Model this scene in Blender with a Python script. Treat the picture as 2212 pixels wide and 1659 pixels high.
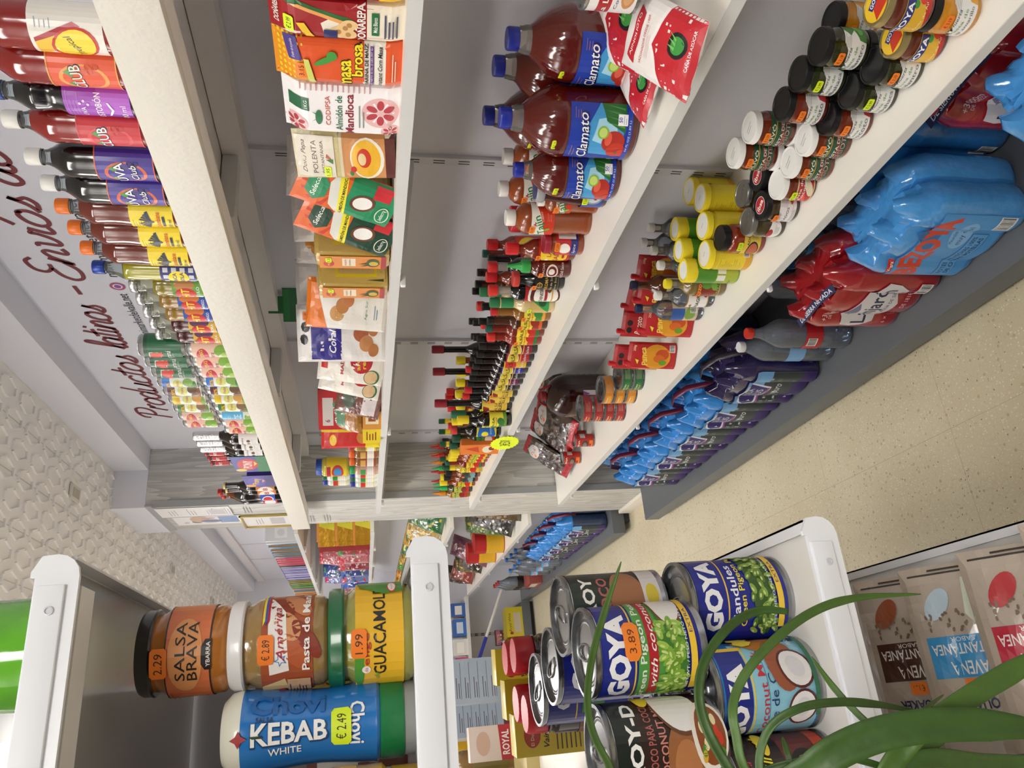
import bpy, bmesh, math, random
from math import sin, cos, pi, sqrt, atan2, radians, tau
from mathutils import Vector, Matrix, noise
for o in list(bpy.data.objects): bpy.data.objects.remove(o)
scn = bpy.context.scene
col = scn.collection
random.seed(7)

# ---------------------------------------------------------------- camera (held sideways: world up points to the left of the frame)
FPX = 1645.0
CAM = Vector((0.0, 0.0, 1.55))
_y = Vector((113.0-829.5, 785.0-1106.0, FPX)).normalized()
_t = math.tan(radians(0.65))
_d = -_y.z*FPX/(_y.x*_t+_y.y)
_z = -Vector((_t*_d, _d, FPX)).normalized()
_x = _y.cross(_z).normalized()
def c2w(v): return Vector((_x.dot(v), _y.dot(v), _z.dot(v)))
_right, _down, _fwd = c2w(Vector((1, 0, 0))), c2w(Vector((0, 1, 0))), c2w(Vector((0, 0, 1)))
cam = bpy.data.cameras.new('camera'); camo = bpy.data.objects.new('camera', cam); col.objects.link(camo)
cam.sensor_fit = 'HORIZONTAL'; cam.sensor_width = 36.0; cam.lens = FPX/2212*36; cam.clip_start = 0.02
R3 = Matrix((_down, _right, -_fwd)).transposed()
camo.matrix_world = Matrix.Translation(CAM) @ R3.to_4x4()
scn.camera = camo
def ray(px, py): return c2w(Vector((829.5-py, px-1106.0, FPX)))
def on_x(px, py, X): r = ray(px, py); return CAM + r*(X/r.x)
def on_y(px, py, Y): r = ray(px, py); return CAM + r*(Y/r.y)
def on_z(px, py, Z): r = ray(px, py); return CAM + r*((Z-CAM.z)/r.z)

# ---------------------------------------------------------------- light
scn.view_settings.view_transform = 'Standard'; scn.view_settings.look = 'None'
scn.view_settings.exposure = 0.29; scn.view_settings.gamma = 1.0; scn.view_settings.use_curve_mapping = False
w = bpy.data.worlds.new('world'); scn.world = w; w.use_nodes = True
w.node_tree.nodes['Background'].inputs[0].default_value = (1.0, 0.96, 0.93, 1)
w.node_tree.nodes['Background'].inputs[1].default_value = 0.30
def area(name, loc, rot, sx, sy, power, colr):
    l = bpy.data.lights.new(name, 'AREA'); l.shape = 'RECTANGLE'; l.size = sx; l.size_y = sy; l.energy = power; l.color = colr
    o = bpy.data.objects.new(name, l); col.objects.link(o); o.location = loc; o.rotation_euler = rot
    return o
area('ceiling_light', (-0.35, 1.1, 2.66), (0, 0, 0), 0.30, 1.2, 15, (1.0, 0.98, 0.94))
area('ceiling_light', (-0.35, 3.3, 2.66), (0, 0, 0), 0.30, 1.2, 20, (1.0, 0.985, 0.96))
area('ceiling_light', (0.0, 5.7, 2.66), (0, 0, 0), 0.30, 1.2, 15, (1.0, 0.96, 0.96))
area('ceiling_light', (-0.2, -1.2, 2.66), (0, 0, 0), 0.6, 1.2, 36, (1.0, 0.97, 0.92))
for _yy in (.6, 3.2, 5.8): area('ceiling_fill', (-1.5, _yy, 2.30), (pi, 0, 0), .4, 1.8, 40, (1.0, 0.97, 0.945))  # unseen fill lamps, added facing up to brighten the ceiling; no fixtures here

# ---------------------------------------------------------------- materials
def lin(h):
    h = h.lstrip('#'); c = [int(h[i:i+2], 16)/255 for i in (0, 2, 4)]
    return tuple((x/12.92 if x <= .04045 else ((x+.055)/1.055)**2.4) for x in c)+(1,)
_m = {}
def M(hexc, rough=.45, metal=0.0, bump=0.0, scale=40, coat=0.0, vary=0.0):
    k = (hexc, rough, metal, bump, scale, coat, vary)
    if k in _m: return _m[k]
    m = bpy.data.materials.new('mat_'+hexc); m.use_nodes = True; nt = m.node_tree; b = nt.nodes['Principled BSDF']
    b.inputs['Base Color'].default_value = lin(hexc); b.inputs['Roughness'].default_value = rough; b.inputs['Metallic'].default_value = metal
    b.inputs['Coat Weight'].default_value = coat; b.inputs['Coat Roughness'].default_value = .08
    tc = nt.nodes.new('ShaderNodeTexCoord'); nz = nt.nodes.new('ShaderNodeTexNoise'); nz.inputs['Scale'].default_value = scale
    nt.links.new(tc.outputs['Object'], nz.inputs['Vector'])
    mr = nt.nodes.new('ShaderNodeMapRange'); mr.inputs['To Min'].default_value = max(0, rough-.06); mr.inputs['To Max'].default_value = min(1, rough+.06)
    nt.links.new(nz.outputs[0], mr.inputs['Value']); nt.links.new(mr.outputs[0], b.inputs['Roughness'])
    if bump:
        bp = nt.nodes.new('ShaderNodeBump'); bp.inputs['Strength'].default_value = bump; bp.inputs['Distance'].default_value = .004
        nt.links.new(nz.outputs[0], bp.inputs['Height']); nt.links.new(bp.outputs[0], b.inputs['Normal'])
    if vary:
        mx = nt.nodes.new('ShaderNodeMix'); mx.data_type = 'RGBA'; c = lin(hexc)
        mx.inputs[6].default_value = tuple(x*(1-vary) for x in c[:3])+(1,); mx.inputs[7].default_value = tuple(min(1, x*(1+vary)) for x in c[:3])+(1,)
        nt.links.new(nz.outputs[0], mx.inputs[0]); nt.links.new(mx.outputs[2], b.inputs['Base Color'])
    _m[k] = m; return m
def GL(hexc='e8eef0', dens=.12, rough=.05):
    """clear plastic or glass wall: mostly see-through with a glossy skin"""
    k = ('gl', hexc, dens, rough)
    if k in _m: return _m[k]
    m = bpy.data.materials.new('clear_'+hexc); m.use_nodes = True; nt = m.node_tree; nt.nodes.remove(nt.nodes['Principled BSDF'])
    out = nt.nodes['Material Output']; tr = nt.nodes.new('ShaderNodeBsdfTransparent'); tr.inputs[0].default_value = lin(hexc)
    gl = nt.nodes.new('ShaderNodeBsdfGlossy'); gl.inputs['Roughness'].default_value = rough
    df = nt.nodes.new('ShaderNodeBsdfDiffuse'); df.inputs[0].default_value = lin(hexc)
    fr = nt.nodes.new('ShaderNodeFresnel'); fr.inputs[0].default_value = 1.5
    m1 = nt.nodes.new('ShaderNodeMixShader'); m1.inputs[0].default_value = dens; m2 = nt.nodes.new('ShaderNodeMixShader')
    nt.links.new(tr.outputs[0], m1.inputs[1]); nt.links.new(df.outputs[0], m1.inputs[2])
    nt.links.new(fr.outputs[0], m2.inputs[0]); nt.links.new(m1.outputs[0], m2.inputs[1]); nt.links.new(gl.outputs[0], m2.inputs[2])
    nt.links.new(m2.outputs[0], out.inputs[0]); _m[k] = m; return m
LQ = lambda h: M(h, .12, coat=.6)          # liquid seen through a glossy wall
PL = lambda h: M(h, .35)                   # moulded plastic
PR = lambda h: M(h, .4, coat=.25)          # printed label
MET = lambda h='c4c6c8': M(h, .28, metal=1.0)

# ---------------------------------------------------------------- objects
def obj(name, bm, mats, parent=None, smooth=True):
    me = bpy.data.meshes.new(name); bm.to_mesh(me); bm.free()
    if not isinstance(mats, (list, tuple)): mats = [mats]
    for m in mats: me.materials.append(m)
    if smooth:
        try: me.set_sharp_from_angle(angle=radians(40))
        except Exception: pass
        for p in me.polygons: p.use_smooth = True
    o = bpy.data.objects.new(name, me); col.objects.link(o)
    if parent: o.parent = parent
    return o
def tag(o, label=None, cat=None, group=None, kind=None):
    if label: o['label'] = label
    if cat: o['category'] = cat
    if group: o['group'] = group
    if kind: o['kind'] = kind
    return o
def empty(name, loc=(0, 0, 0)):
    o = bpy.data.objects.new(name, None); o.empty_display_size = .02; col.objects.link(o); o.location = loc; return o
KIDS = {}
def kids(o): return [c for c in o.children]
def dup(o, parent=None):
    c = o.copy(); col.objects.link(c)
    if parent: c.parent = parent
    for ch in kids(o): dup(ch, c)
    return c
_used = {}
def put(make, items, cat, group=None):
    """items: (x, y, z, rz_degrees, label[, (tilt_x, tilt_y), scale]); the first placement of a maker is the thing itself, later ones are copies"""
    res = []
    for it in items:
        if make not in _used: _used[make] = make(); o = _used[make]
        else: o = dup(_used[make])
        o.location = it[:3]; t = it[5] if len(it) > 5 and it[5] else (0, 0)
        o.rotation_euler = (radians(t[0]), radians(t[1]), radians(it[3]))
        s = it[6] if len(it) > 6 else 1
        o.scale = (s, s, s) if not isinstance(s, tuple) else s
        for k in ('label', 'group'):
            if k in o: del o[k]
        tag(o, it[4], cat, group); res.append(o)
    return res

# ---------------------------------------------------------------- mesh helpers
def bx(bm, x0, y0, z0, x1, y1, z1, mi=0, bev=0.0):
    r = bmesh.ops.create_cube(bm, size=1)['verts']
    for v in r: v.co = Vector(((x0+x1)/2+v.co.x*(x1-x0), (y0+y1)/2+v.co.y*(y1-y0), (z0+z1)/2+v.co.z*(z1-z0)))
    fs = set(f for v in r for f in v.link_faces)
    for f in fs: f.material_index = mi
    if bev:
        es = list(set(e for v in r for e in v.link_edges))
        g = bmesh.ops.bevel(bm, geom=es, offset=bev, segments=2, affect='EDGES', profile=.6)
        for f in g['faces']: f.material_index = mi
def box(name, a, b, mat, parent=None, bev=0.0):
    bm = bmesh.new(); bx(bm, *a, *b, 0, bev); return obj(name, bm, mat, parent)
def struct(name, a, b, mat, bev=0.0):
    o = box(name, a, b, mat, None, bev); o['kind'] = 'structure'; return o
def lathe(bm, prof, seg=24, rf=None, x=0, y=0, cap=True, mis=None):
    """prof: (r, z) from bottom to top; mis: material index per band"""
    rings = []
    for r, z in prof:
        rings.append([bm.verts.new((x+r*(rf(a, z) if rf else 1)*sin(a), y-r*(rf(a, z) if rf else 1)*cos(a), z)) for a in (tau*i/seg for i in range(seg))])
    for k in range(len(rings)-1):
        for i in range(seg):
            j = (i+1) % seg; f = bm.faces.new((rings[k][i], rings[k][j], rings[k+1][j], rings[k+1][i])); f.material_index = mis[k] if mis else 0
    if cap:
        if prof[0][0] > 1e-5: f = bm.faces.new(rings[0][::-1]); f.material_index = mis[0] if mis else 0
        if prof[-1][0] > 1e-5: f = bm.faces.new(rings[-1]); f.material_index = mis[-1] if mis else 0
def lathe_o(name, prof, mat, parent=None, seg=24, rf=None, mis=None, x=0, y=0):
    bm = bmesh.new(); lathe(bm, prof, seg, rf, x, y, True, mis); return obj(name, bm, mat, parent)
def tube(bm, pts, r, seg=8, mi=0):
    pts = [Vector(p) for p in pts]; rings = []; n = len(pts); up = Vector((0, 0, 1))
    for i, p in enumerate(pts):
        d = (pts[min(i+1, n-1)]-pts[max(i-1, 0)]).normalized(); a = d.cross(up)
        if a.length < 1e-3: a = d.cross(Vector((0, 1, 0)))
        a.normalize(); b = d.cross(a); rr = r[i] if isinstance(r, (list, tuple)) else r
        rings.append([bm.verts.new(p+a*rr*cos(tau*k/seg)+b*rr*sin(tau*k/seg)) for k in range(seg)])
    for k in range(n-1):
        for i in range(seg):
            f = bm.faces.new((rings[k][i], rings[k][(i+1) % seg], rings[k+1][(i+1) % seg], rings[k+1][i])); f.material_index = mi
    for rg in (rings[0], rings[-1]):
        f = bm.faces.new(rg); f.material_index = mi
def sgn(x): return 1 if x >= 0 else -1

# ---------------------------------------------------------------- print: flat artwork wrapped on a surface
_txt = {}
def text_geo(s, bold, shear):
    k = (s, bold, shear)
    if k not in _txt:
        cu = bpy.data.curves.new('t', 'FONT'); cu.body = s; cu.size = 1; cu.shear = shear; cu.offset = bold*.42; cu.resolution_u = 2
        ob = bpy.data.objects.new('t', cu); me = bpy.data.meshes.new_from_object(ob)
        vs = [(v.co.x, v.co.y) for v in me.vertices]; fs = [tuple(p.vertices) for p in me.polygons]
        bpy.data.objects.remove(ob); bpy.data.curves.remove(cu); bpy.data.meshes.remove(me)
        if vs:
            x0 = min(v[0] for v in vs); x1 = max(v[0] for v in vs); y0 = min(v[1] for v in vs); y1 = max(v[1] for v in vs)
        else: x0 = x1 = y0 = y1 = 0
        _txt[k] = (vs, fs, x0, x1, y0, y1)
    return _txt[k]
class Art:
    def __init__(s): s.bm = bmesh.new(); s.mats = []; s.ly = 0
    def mi(s, c):
        m = c if not isinstance(c, str) else PR(c)
        if m not in s.mats: s.mats.append(m)
        return s.mats.index(m)
    def P(s, pts, c, ly=None):
        s.ly += 1; L = s.ly if ly is None else ly
        f = s.bm.faces.new([s.bm.verts.new((x, y, L)) for x, y in pts]); f.material_index = s.mi(c); return s
    def R(s, x0, y0, x1, y1, c): return s.P([(x0, y0), (x1, y0), (x1, y1), (x0, y1)], c)
    def E(s, cx, cy, rx, ry, c, n=20, rot=0, ly=None):
        q = [(rx*cos(tau*i/n), ry*sin(tau*i/n)) for i in range(n)]; ca, sa = cos(rot), sin(rot)
        return s.P([(cx+x*ca-y*sa, cy+x*sa+y*ca) for x, y in q], c, ly)
    def star(s, cx, cy, r, c, n=5, r2=.45, rot=pi/2): return s.P([(cx+r*(1 if i % 2 == 0 else r2)*cos(rot+pi*i/n), cy+r*(1 if i % 2 == 0 else r2)*sin(rot+pi*i/n)) for i in range(2*n)], c)
    def T(s, txt, cx, cy, h, c, w=None, bold=0.0, shear=0.0, rot=0.0, al='c'):
        """text whose letters are h tall, centred on (cx, cy); w squeezes it to that width"""
        vs, fs, x0, x1, y0, y1 = text_geo(txt, bold, shear)
        if x1 <= x0: return s
        k = h/(y1-y0 if any(ch.isalpha() or ch.isdigit() for ch in txt) else .7); kx = (w/(x1-x0)) if w else k
        mx = (x0+x1)/2 if al == 'c' else (x0 if al == 'l' else x1); my = (y0+y1)/2; ca, sa = cos(rot), sin(rot); s.ly += 1
        bv = [s.bm.verts.new((cx+(x-mx)*kx*ca-(y-my)*k*sa, cy+(x-mx)*kx*sa+(y-my)*k*ca, s.ly)) for x, y in vs]
        i = s.mi(c)
        for f in fs:
            try: s.bm.faces.new([bv[q] for q in f]).material_index = i
            except ValueError: pass
        return s
    def lines(s, x0, x1, y, n, dy, c, th=.0006, seed=1):
        r = random.Random(seed)
        for i in range(n): s.ly -= 1 if i else 0; s.R(x0, y-i*dy-th, x1-(x1-x0)*r.uniform(0, .35), y-i*dy, c)
        return s
    def bars(s, x0, y0, x1, y1, n=12, c='202020'):
        s.R(x0, y0, x1, y1, 'f2f2ee'); r = random.Random(3); x = x0+(x1-x0)*.06
        while x < x1-(x1-x0)*.08:
            d = (x1-x0)/n*r.choice((.25, .4, .6)); s.ly -= 1; s.R(x, y0+(y1-y0)*.12, x+d, y1-(y1-y0)*.08, c); x += d+(x1-x0)/n*r.choice((.3, .5)); s.ly += 0
        s.ly += 1
        return s
    def price(s, cx, cy, txt, c='ff8a1e', k=1.0, rot=0.0):
        w, h = .0115*k, .0065*k; ca, sa = cos(rot), sin(rot)
        q = [(-w, -h*.7), (-w*.8, -h), (w*.8, -h), (w, -h*.7), (w, h*.7), (w*.8, h), (-w*.8, h), (-w, h*.7)]
        s.P([(cx+x*ca-y*sa, cy+x*sa+y*ca) for x, y in q], M(c, .5)); s.T(txt, cx, cy, h*1.0, M('3a2a18', .6), w=w*1.35, rot=rot); return s
    def build(s, name, surf, parent=None, step=.006, vstep=None, lay=.00012, base=.0003):
        bm = s.bm; bmesh.ops.triangulate(bm, faces=[f for f in bm.faces if len(f.verts) > 3])
        for ax, st in ((0, step), (1, vstep)):
            if not st or not bm.verts: continue
            lo = min(v.co[ax] for v in bm.verts); hi = max(v.co[ax] for v in bm.verts); k = math.floor(lo/st)+1
            while k*st < hi-1e-6:
                p = [0, 0, 0]; p[ax] = k*st; nn = [0, 0, 0]; nn[ax] = 1
                bmesh.ops.bisect_plane(bm, geom=bm.verts[:]+bm.edges[:]+bm.faces[:], dist=1e-7, plane_co=p, plane_no=nn); k += 1
        for v in bm.verts: v.co = Vector(surf(v.co.x, v.co.y, base+v.co.z*lay))
        me = bpy.data.meshes.new(name); bm.to_mesh(me); bm.free()
        for m in s.mats: me.materials.append(m)
        for p in me.polygons: p.use_smooth = False
        o = bpy.data.objects.new(name, me); col.objects.link(o)
        if parent: o.parent = parent
        return o
TC, TO = 'f47f20', 'd7ee1c'
def cyl(R, z0=0.0, x=0, y=0):
    if callable(R): return lambda u, v, d: (x+(R(z0+v)+d)*sin(u/R(z0)), y-(R(z0+v)+d)*cos(u/R(z0)), z0+v)
    return lambda u, v, d: (x+(R+d)*sin(u/R), y-(R+d)*cos(u/R), z0+v)
def flat(o, ux, vx):
    o, ux, vx = Vector(o), Vector(ux), Vector(vx); n = ux.cross(vx).normalized(); return lambda u, v, d: o+ux*u+vx*v+n*d
FR = lambda y=0, z=0, x=0: flat((x, y, z), (1, 0, 0), (0, 0, 1))

# pouches and bags: half thickness at (u, v)
def bag_fn(wd, h, t, style='pillow', wr=.0015, seed=0, p=3.0):
    def f(u, v):
        a = max(0.0, 1-abs(2*u/wd)**p)**(.5); s = min(1, max(0, v/h))
        if style == 'pillow': b = max(0.0, sin(pi*s))**.45
        elif style == 'stand': b = 1.0 if s < .12 else max(0.0, 1-((s-.12)/.88)**2.2)**.75
        else: b = (1.0 if s < .80 else max(0.04, 1-((s-.80)/.20)**1.5)); b *= min(1, .75+s*3)
        n = noise.noise(Vector((u*38+seed*7, v*38, seed*3.1)))*wr*min(1, a*2)
        return t/2*a*b+.0008+n*(1 if a > .05 else 0)
    return f
def bag_body(parent, wd, h, t, mat, fn, step=.01, name='bag'):
    nu = max(6, int(round(wd/step))); nv = max(6, int(round(h/step))); bm = bmesh.new(); g = []
    for sd in (-1, 1):
        g.append([[bm.verts.new((wd*(i/nu-.5), sd*fn(wd*(i/nu-.5), h*j/nv), h*j/nv)) for i in range(nu+1)] for j in range(nv+1)])
    for k in (0, 1):
        for j in range(nv):
            for i in range(nu):
                q = [g[k][j][i], g[k][j][i+1], g[k][j+1][i+1], g[k][j+1][i]]; bm.faces.new(q if k == 0 else q[::-1])
    for j in range(nv):
        for i in (0, nu):
            q = [g[0][j][i], g[0][j+1][i], g[1][j+1][i], g[1][j][i]]; bm.faces.new(q if i == 0 else q[::-1])
    for i in range(nu):
        bm.faces.new([g[0][0][i], g[1][0][i], g[1][0][i+1], g[0][0][i+1]]); bm.faces.new([g[0][nv][i], g[0][nv][i+1], g[1][nv][i+1], g[1][nv][i]])
    return obj(name, bm, mat, parent)
def bag_front(fn): return lambda u, v, d: (u, -(fn(u, v)+d), v)
def bag(name, wd, h, t, colr, art, style='stand', wr=.0015, seed=0, p=3.0, back=None, rough=.25, step=.01):
    """art(A, wd, h) draws on the front; printed film is one part, the filled bag another"""
    root = empty(name); fn = bag_fn(wd, h, t, style, wr, seed, p); bm_ = M(back or colr, rough, coat=.4)
    bag_body(root, wd, h, t, bm_, fn, step)
    A = Art(); art(A, wd, h); A.build('printed_front', bag_front(fn), root, step=wd/max(6, int(round(wd/step))), vstep=h/max(6, int(round(h/step))), base=.0012, lay=.00015)
    return root
rank_ = lambda i: ('nearest', 'middle one', 'farthest')[i]
# ---------------------------------------------------------------- the room
WX_ = 1.255; ZB, ZC, ZB2, ZA, ZT = .115, .568, 1.021, 1.479, 1.872      # wall plane; heights of the base, the three shelves and the top board
def floor_mat():
    m = bpy.data.materials.new('terrazzo'); m.use_nodes = True; nt = m.node_tree; b = nt.nodes['Principled BSDF']; L = nt.links.new
    tc = nt.nodes.new('ShaderNodeTexCoord'); base = (.56, .50, .36, 1)
    v1 = nt.nodes.new('ShaderNodeTexVoronoi'); v1.inputs['Scale'].default_value = 75; v2 = nt.nodes.new('ShaderNodeTexVoronoi'); v2.inputs['Scale'].default_value = 150
    v3 = nt.nodes.new('ShaderNodeTexVoronoi'); v3.feature = 'DISTANCE_TO_EDGE'; v3.inputs['Scale'].default_value = 80
    nz = nt.nodes.new('ShaderNodeTexNoise'); nz.inputs['Scale'].default_value = 2.2; nz.inputs['Detail'].default_value = 6
    for n in (v1, v2, v3, nz): L(tc.outputs['Object'], n.inputs['Vector'])
    def ramp(src, a, b_, ca, cb):
        r = nt.nodes.new('ShaderNodeValToRGB'); r.color_ramp.elements[0].position = a; r.color_ramp.elements[1].position = b_
        r.color_ramp.elements[0].color = ca; r.color_ramp.elements[1].color = cb; L(src, r.inputs[0]); return r.outputs[0]
    def mix(f, a, c):
        x = nt.nodes.new('ShaderNodeMix'); x.data_type = 'RGBA'; L(f, x.inputs[0])
        for s_, v in ((6, a), (7, c)):
            if isinstance(v, tuple): x.inputs[s_].default_value = v
            else: L(v, x.inputs[s_])
        return x.outputs[2]
    K, Wh = (0, 0, 0, 1), (1, 1, 1, 1)
    sep = nt.nodes.new('ShaderNodeSeparateColor'); L(v1.outputs['Color'], sep.inputs[0])
    sep2 = nt.nodes.new('ShaderNodeSeparateColor'); L(v2.outputs['Color'], sep2.inputs[0])
    def chips(dist, rnd, lo, hi):   # a chip where the cell's random value falls in a band and the point is near the cell's centre
        a = ramp(dist, .30, .36, Wh, K); b_ = ramp(rnd, lo, hi, K, Wh); x = nt.nodes.new('ShaderNodeMath'); x.operation = 'MULTIPLY'; L(a, x.inputs[0]); L(b_, x.inputs[1]); return x.outputs[0]
    c0 = mix(ramp(nz.outputs[0], .35, .7, K, Wh), (.66, .60, .43, 1), (.56, .49, .33, 1))
    c1 = mix(chips(v2.outputs['Distance'], sep2.outputs[0], .66, .68), c0, (.72, .67, .52, 1))
    c2 = mix(chips(v1.outputs['Distance'], sep.outputs[1], .86, .88), c1, (.44, .37, .24, 1))
    c3 = mix(chips(v2.outputs['Distance'], sep2.outputs[1], .955, .965), c2, (.22, .17, .11, 1))
    c4 = mix(ramp(v3.outputs['Distance'], .0, .035, Wh, K), c3, (.50, .44, .31, 1))
    br = nt.nodes.new('ShaderNodeTexBrick'); br.offset = 0; br.inputs['Scale'].default_value = 1; br.inputs['Brick Width'].default_value = .60; br.inputs['Row Height'].default_value = .60
    br.inputs['Mortar Size'].default_value = .0007; br.inputs['Color1'].default_value = K; br.inputs['Color2'].default_value = K; br.inputs['Mortar'].default_value = Wh
    mp = nt.nodes.new('ShaderNodeMapping'); mp.inputs['Location'].default_value = (.03, .12, 0); L(tc.outputs['Object'], mp.inputs[0]); L(mp.outputs[0], br.inputs['Vector'])
    L(mix(br.outputs[0], c4, (.40, .34, .25, 1)), b.inputs['Base Color']); b.inputs['Roughness'].default_value = .42
    return m
def wall_mat(name, hexc, bump=.15, rough=.6):
    return M(hexc, rough, bump=bump, scale=260, vary=.015)
WHITE = wall_mat('wall', 'e4e5ee'); WHITE2 = M('e6e3e2', .55, bump=.1, scale=120, vary=.02)
def wood(name, base, dark, axis=2, k=1.0):
    """grey-stained veneer: fine streaks along one axis with a few loops of figure"""
    m = bpy.data.materials.new(name); m.use_nodes = True; nt = m.node_tree; b = nt.nodes['Principled BSDF']; L = nt.links.new
    tc = nt.nodes.new('ShaderNodeTexCoord'); mp = nt.nodes.new('ShaderNodeMapping'); sc = [14*k, 14*k, 14*k]; sc[axis] = 1.3*k; mp.inputs['Scale'].default_value = sc; L(tc.outputs['Object'], mp.inputs[0])
    nz = nt.nodes.new('ShaderNodeTexNoise'); nz.inputs['Scale'].default_value = 1.0; nz.inputs['Detail'].default_value = 3; L(mp.outputs[0], nz.inputs['Vector'])
    mu = nt.nodes.new('ShaderNodeMath'); mu.operation = 'MULTIPLY'; mu.inputs[1].default_value = 9; L(nz.outputs[0], mu.inputs[0])
    fr = nt.nodes.new('ShaderNodeMath'); fr.operation = 'FRACT'; L(mu.outputs[0], fr.inputs[0])
    mp2 = nt.nodes.new('ShaderNodeMapping'); s2 = [160*k, 160*k, 160*k]; s2[axis] = 4*k; mp2.inputs['Scale'].default_value = s2; L(tc.outputs['Object'], mp2.inputs[0])
    n2 = nt.nodes.new('ShaderNodeTexNoise'); n2.inputs['Scale'].default_value = 1; L(mp2.outputs[0], n2.inputs['Vector'])
    ad = nt.nodes.new('ShaderNodeMath'); ad.operation = 'MULTIPLY_ADD'; ad.inputs[1].default_value = .55; L(fr.outputs[0], ad.inputs[0]); L(n2.outputs[0], ad.inputs[2])
    r = nt.nodes.new('ShaderNodeValToRGB'); r.color_ramp.elements[0].position = .35; r.color_ramp.elements[1].position = 1.0; r.color_ramp.elements[0].color = lin(base); r.color_ramp.elements[1].color = lin(dark)
    L(ad.outputs[0], r.inputs[0]); L(r.outputs[0], b.inputs['Base Color']); b.inputs['Roughness'].default_value = .5
    return m
GREYWOOD = wood('grey_veneer', 'dcdbd5', 'b4b3b0', 2, .8); WHITEWOOD = M('dad6cb', .5, bump=.25, scale=90, vary=.03)
SHELF = M('eeebe2', .35, bump=.05, scale=300, vary=.02); SHELFEDGE = M('cfcfce', .4)
STEEL = M('5e6266', .42, bump=.03, scale=400, vary=.03)
f = struct('floor', (-3, -2, -.05), (1.45, 9, 0), floor_mat())
struct('wall_right', (WX_, -2, 0), (1.45, 7.56, 2.75), WHITE)
struct('wall_far', (-3, 7.56, 0), (1.45, 7.7, 2.75), WHITE)
DIM = M('6e6c70', .7)
struct('wall_left', (-3.1, -2, 0), (-3, 7.7, 2.75), DIM)
struct('wall_near', (-3, -2.1, 0), (1.45, -2, 2.75), DIM)
# ceiling of narrow boards pressed with staggered long hexagons
bm = bmesh.new(); bx(bm, -3, -2, 2.68, 1.45, 7.6, 2.78)
x = 1.008
k = 0
while x > -1.2:
    bx(bm, x-.0012, -1, 2.6785, x+.0012, 7.56, 2.681, 1)
    x -= .168
def hexring(bm, cx, cy, a, b, wd, z0, z1):
    o_ = [(-a, 0), (-a*.45, b), (a*.45, b), (a, 0), (a*.45, -b), (-a*.45, -b)]
    for i in range(6):
        (xa, ya), (xb, yb) = o_[i], o_[(i+1) % 6]; dx, dy = xb-xa, yb-ya; l = sqrt(dx*dx+dy*dy); nx, ny = -dy/l*wd, dx/l*wd
        xa, xb, ya, yb = xa+(xb-xa)*.08, xb-(xb-xa)*.08, ya+(yb-ya)*.08, yb-(yb-ya)*.08
        p = [(xa-nx, ya-ny), (xb-nx, yb-ny), (xb+nx, yb+ny), (xa+nx, ya+ny)]
        lo = [bm.verts.new((cx+u*.75, cy+v*.75, z0)) for u, v in [(q[0]/.75*.0+q[0]*1.0/.75, q[1]/.75) for q in p]]
        hi = [bm.verts.new((cx+q[0], cy+q[1], z1)) for q in p]
        bm.faces.new(lo)
        for j in range(4): bm.faces.new((lo[j], hi[j], hi[(j+1) % 4], lo[(j+1) % 4]))
for r in range(-1, 25):
    cx = 1.092-.084*(r+.0); st = .08 if r % 2 else 0
    if cx > 1.13: continue
    y = -.5+st
    while y < 7.4:
        hexring(bm, cx-.0, y, .036, .058, .0036, 2.6725, 2.681); y += .16
o = obj('ceiling', bm, [M('f2efed', .5, vary=.01), M('d4d0cc', .6)], None, False); o['kind'] = 'structure'
# soffit boxes where walls meet the ceiling
struct('trim_1', (1.152, -2, 2.53), (WX_, 3.70, 2.68), WHITE)
struct('trim_2', (.972, 3.70, 2.53), (WX_, 4.22, 2.68), WHITE)
struct('trim_3', (1.152, 4.22, 2.53), (WX_, 7.56, 2.68), WHITE)
# pillar clad in grey veneer
p = struct('trim_4', (.975, 3.70, .0), (WX_, 4.19, 2.53), GREYWOOD, .003)
bm = bmesh.new(); bx(bm, .955, 3.72, 0, .975, 4.205, .075, 0, .004); o = obj('baseboard_right', bm, M('dfd9cc', .45)); o['kind'] = 'structure'
bm = bmesh.new(); bx(bm, .968, 3.692, .075, 1.0, 3.70, 2.5, 0); bx(bm, .9735, 3.69, 2.49, .98, 4.19, 2.53, 0); o = obj('trim_5', bm, M('a6a8aa', .45)); o['kind'] = 'structure'
# raised wall boards behind the second bay
bm = bmesh.new()
for z in (2.02, 2.47): bx(bm, 1.235, 4.19, z-.03, WX_, 7.56, z+.03)
for y in (4.75, 5.35, 5.95, 6.55): bx(bm, 1.249, y-.002, 2.0, WX_, y+.002, 2.45)
o = obj('trim_6', bm, M('e6e1e3', .5)); o['kind'] = 'structure'
# uprights with pairs of slots
def upright(y, z0, z1, label, x1=WX_):
    bm = bmesh.new(); bx(bm, x1-.012, y-.014, z0, x1, y+.014, z1); z = z0+.03
    while z < z1-.03:
        for dy in (-.0045, .0045): bx(bm, x1-.0126, y+dy-.0012, z, x1-.011, y+dy+.0012, z+.028, 1)
        z += .0625
    tag(obj('slotted_upright', bm, [M('dddde2', .4), M('1c1c20', .6)]), label, 'shelf upright', 'slotted wall uprights')
upright(1.515, .12, 1.80, 'nearer white slotted steel upright on the wall behind the shelves')
upright(2.53, .12, 1.80, 'middle white slotted steel upright on the wall behind the shelves')
upright(3.52, .12, 1.80, 'white slotted steel upright on the wall next to the grey pillar')
upright(5.25, .12, 1.80, 'white slotted upright on the wall of the bay beyond the pillar')
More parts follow.
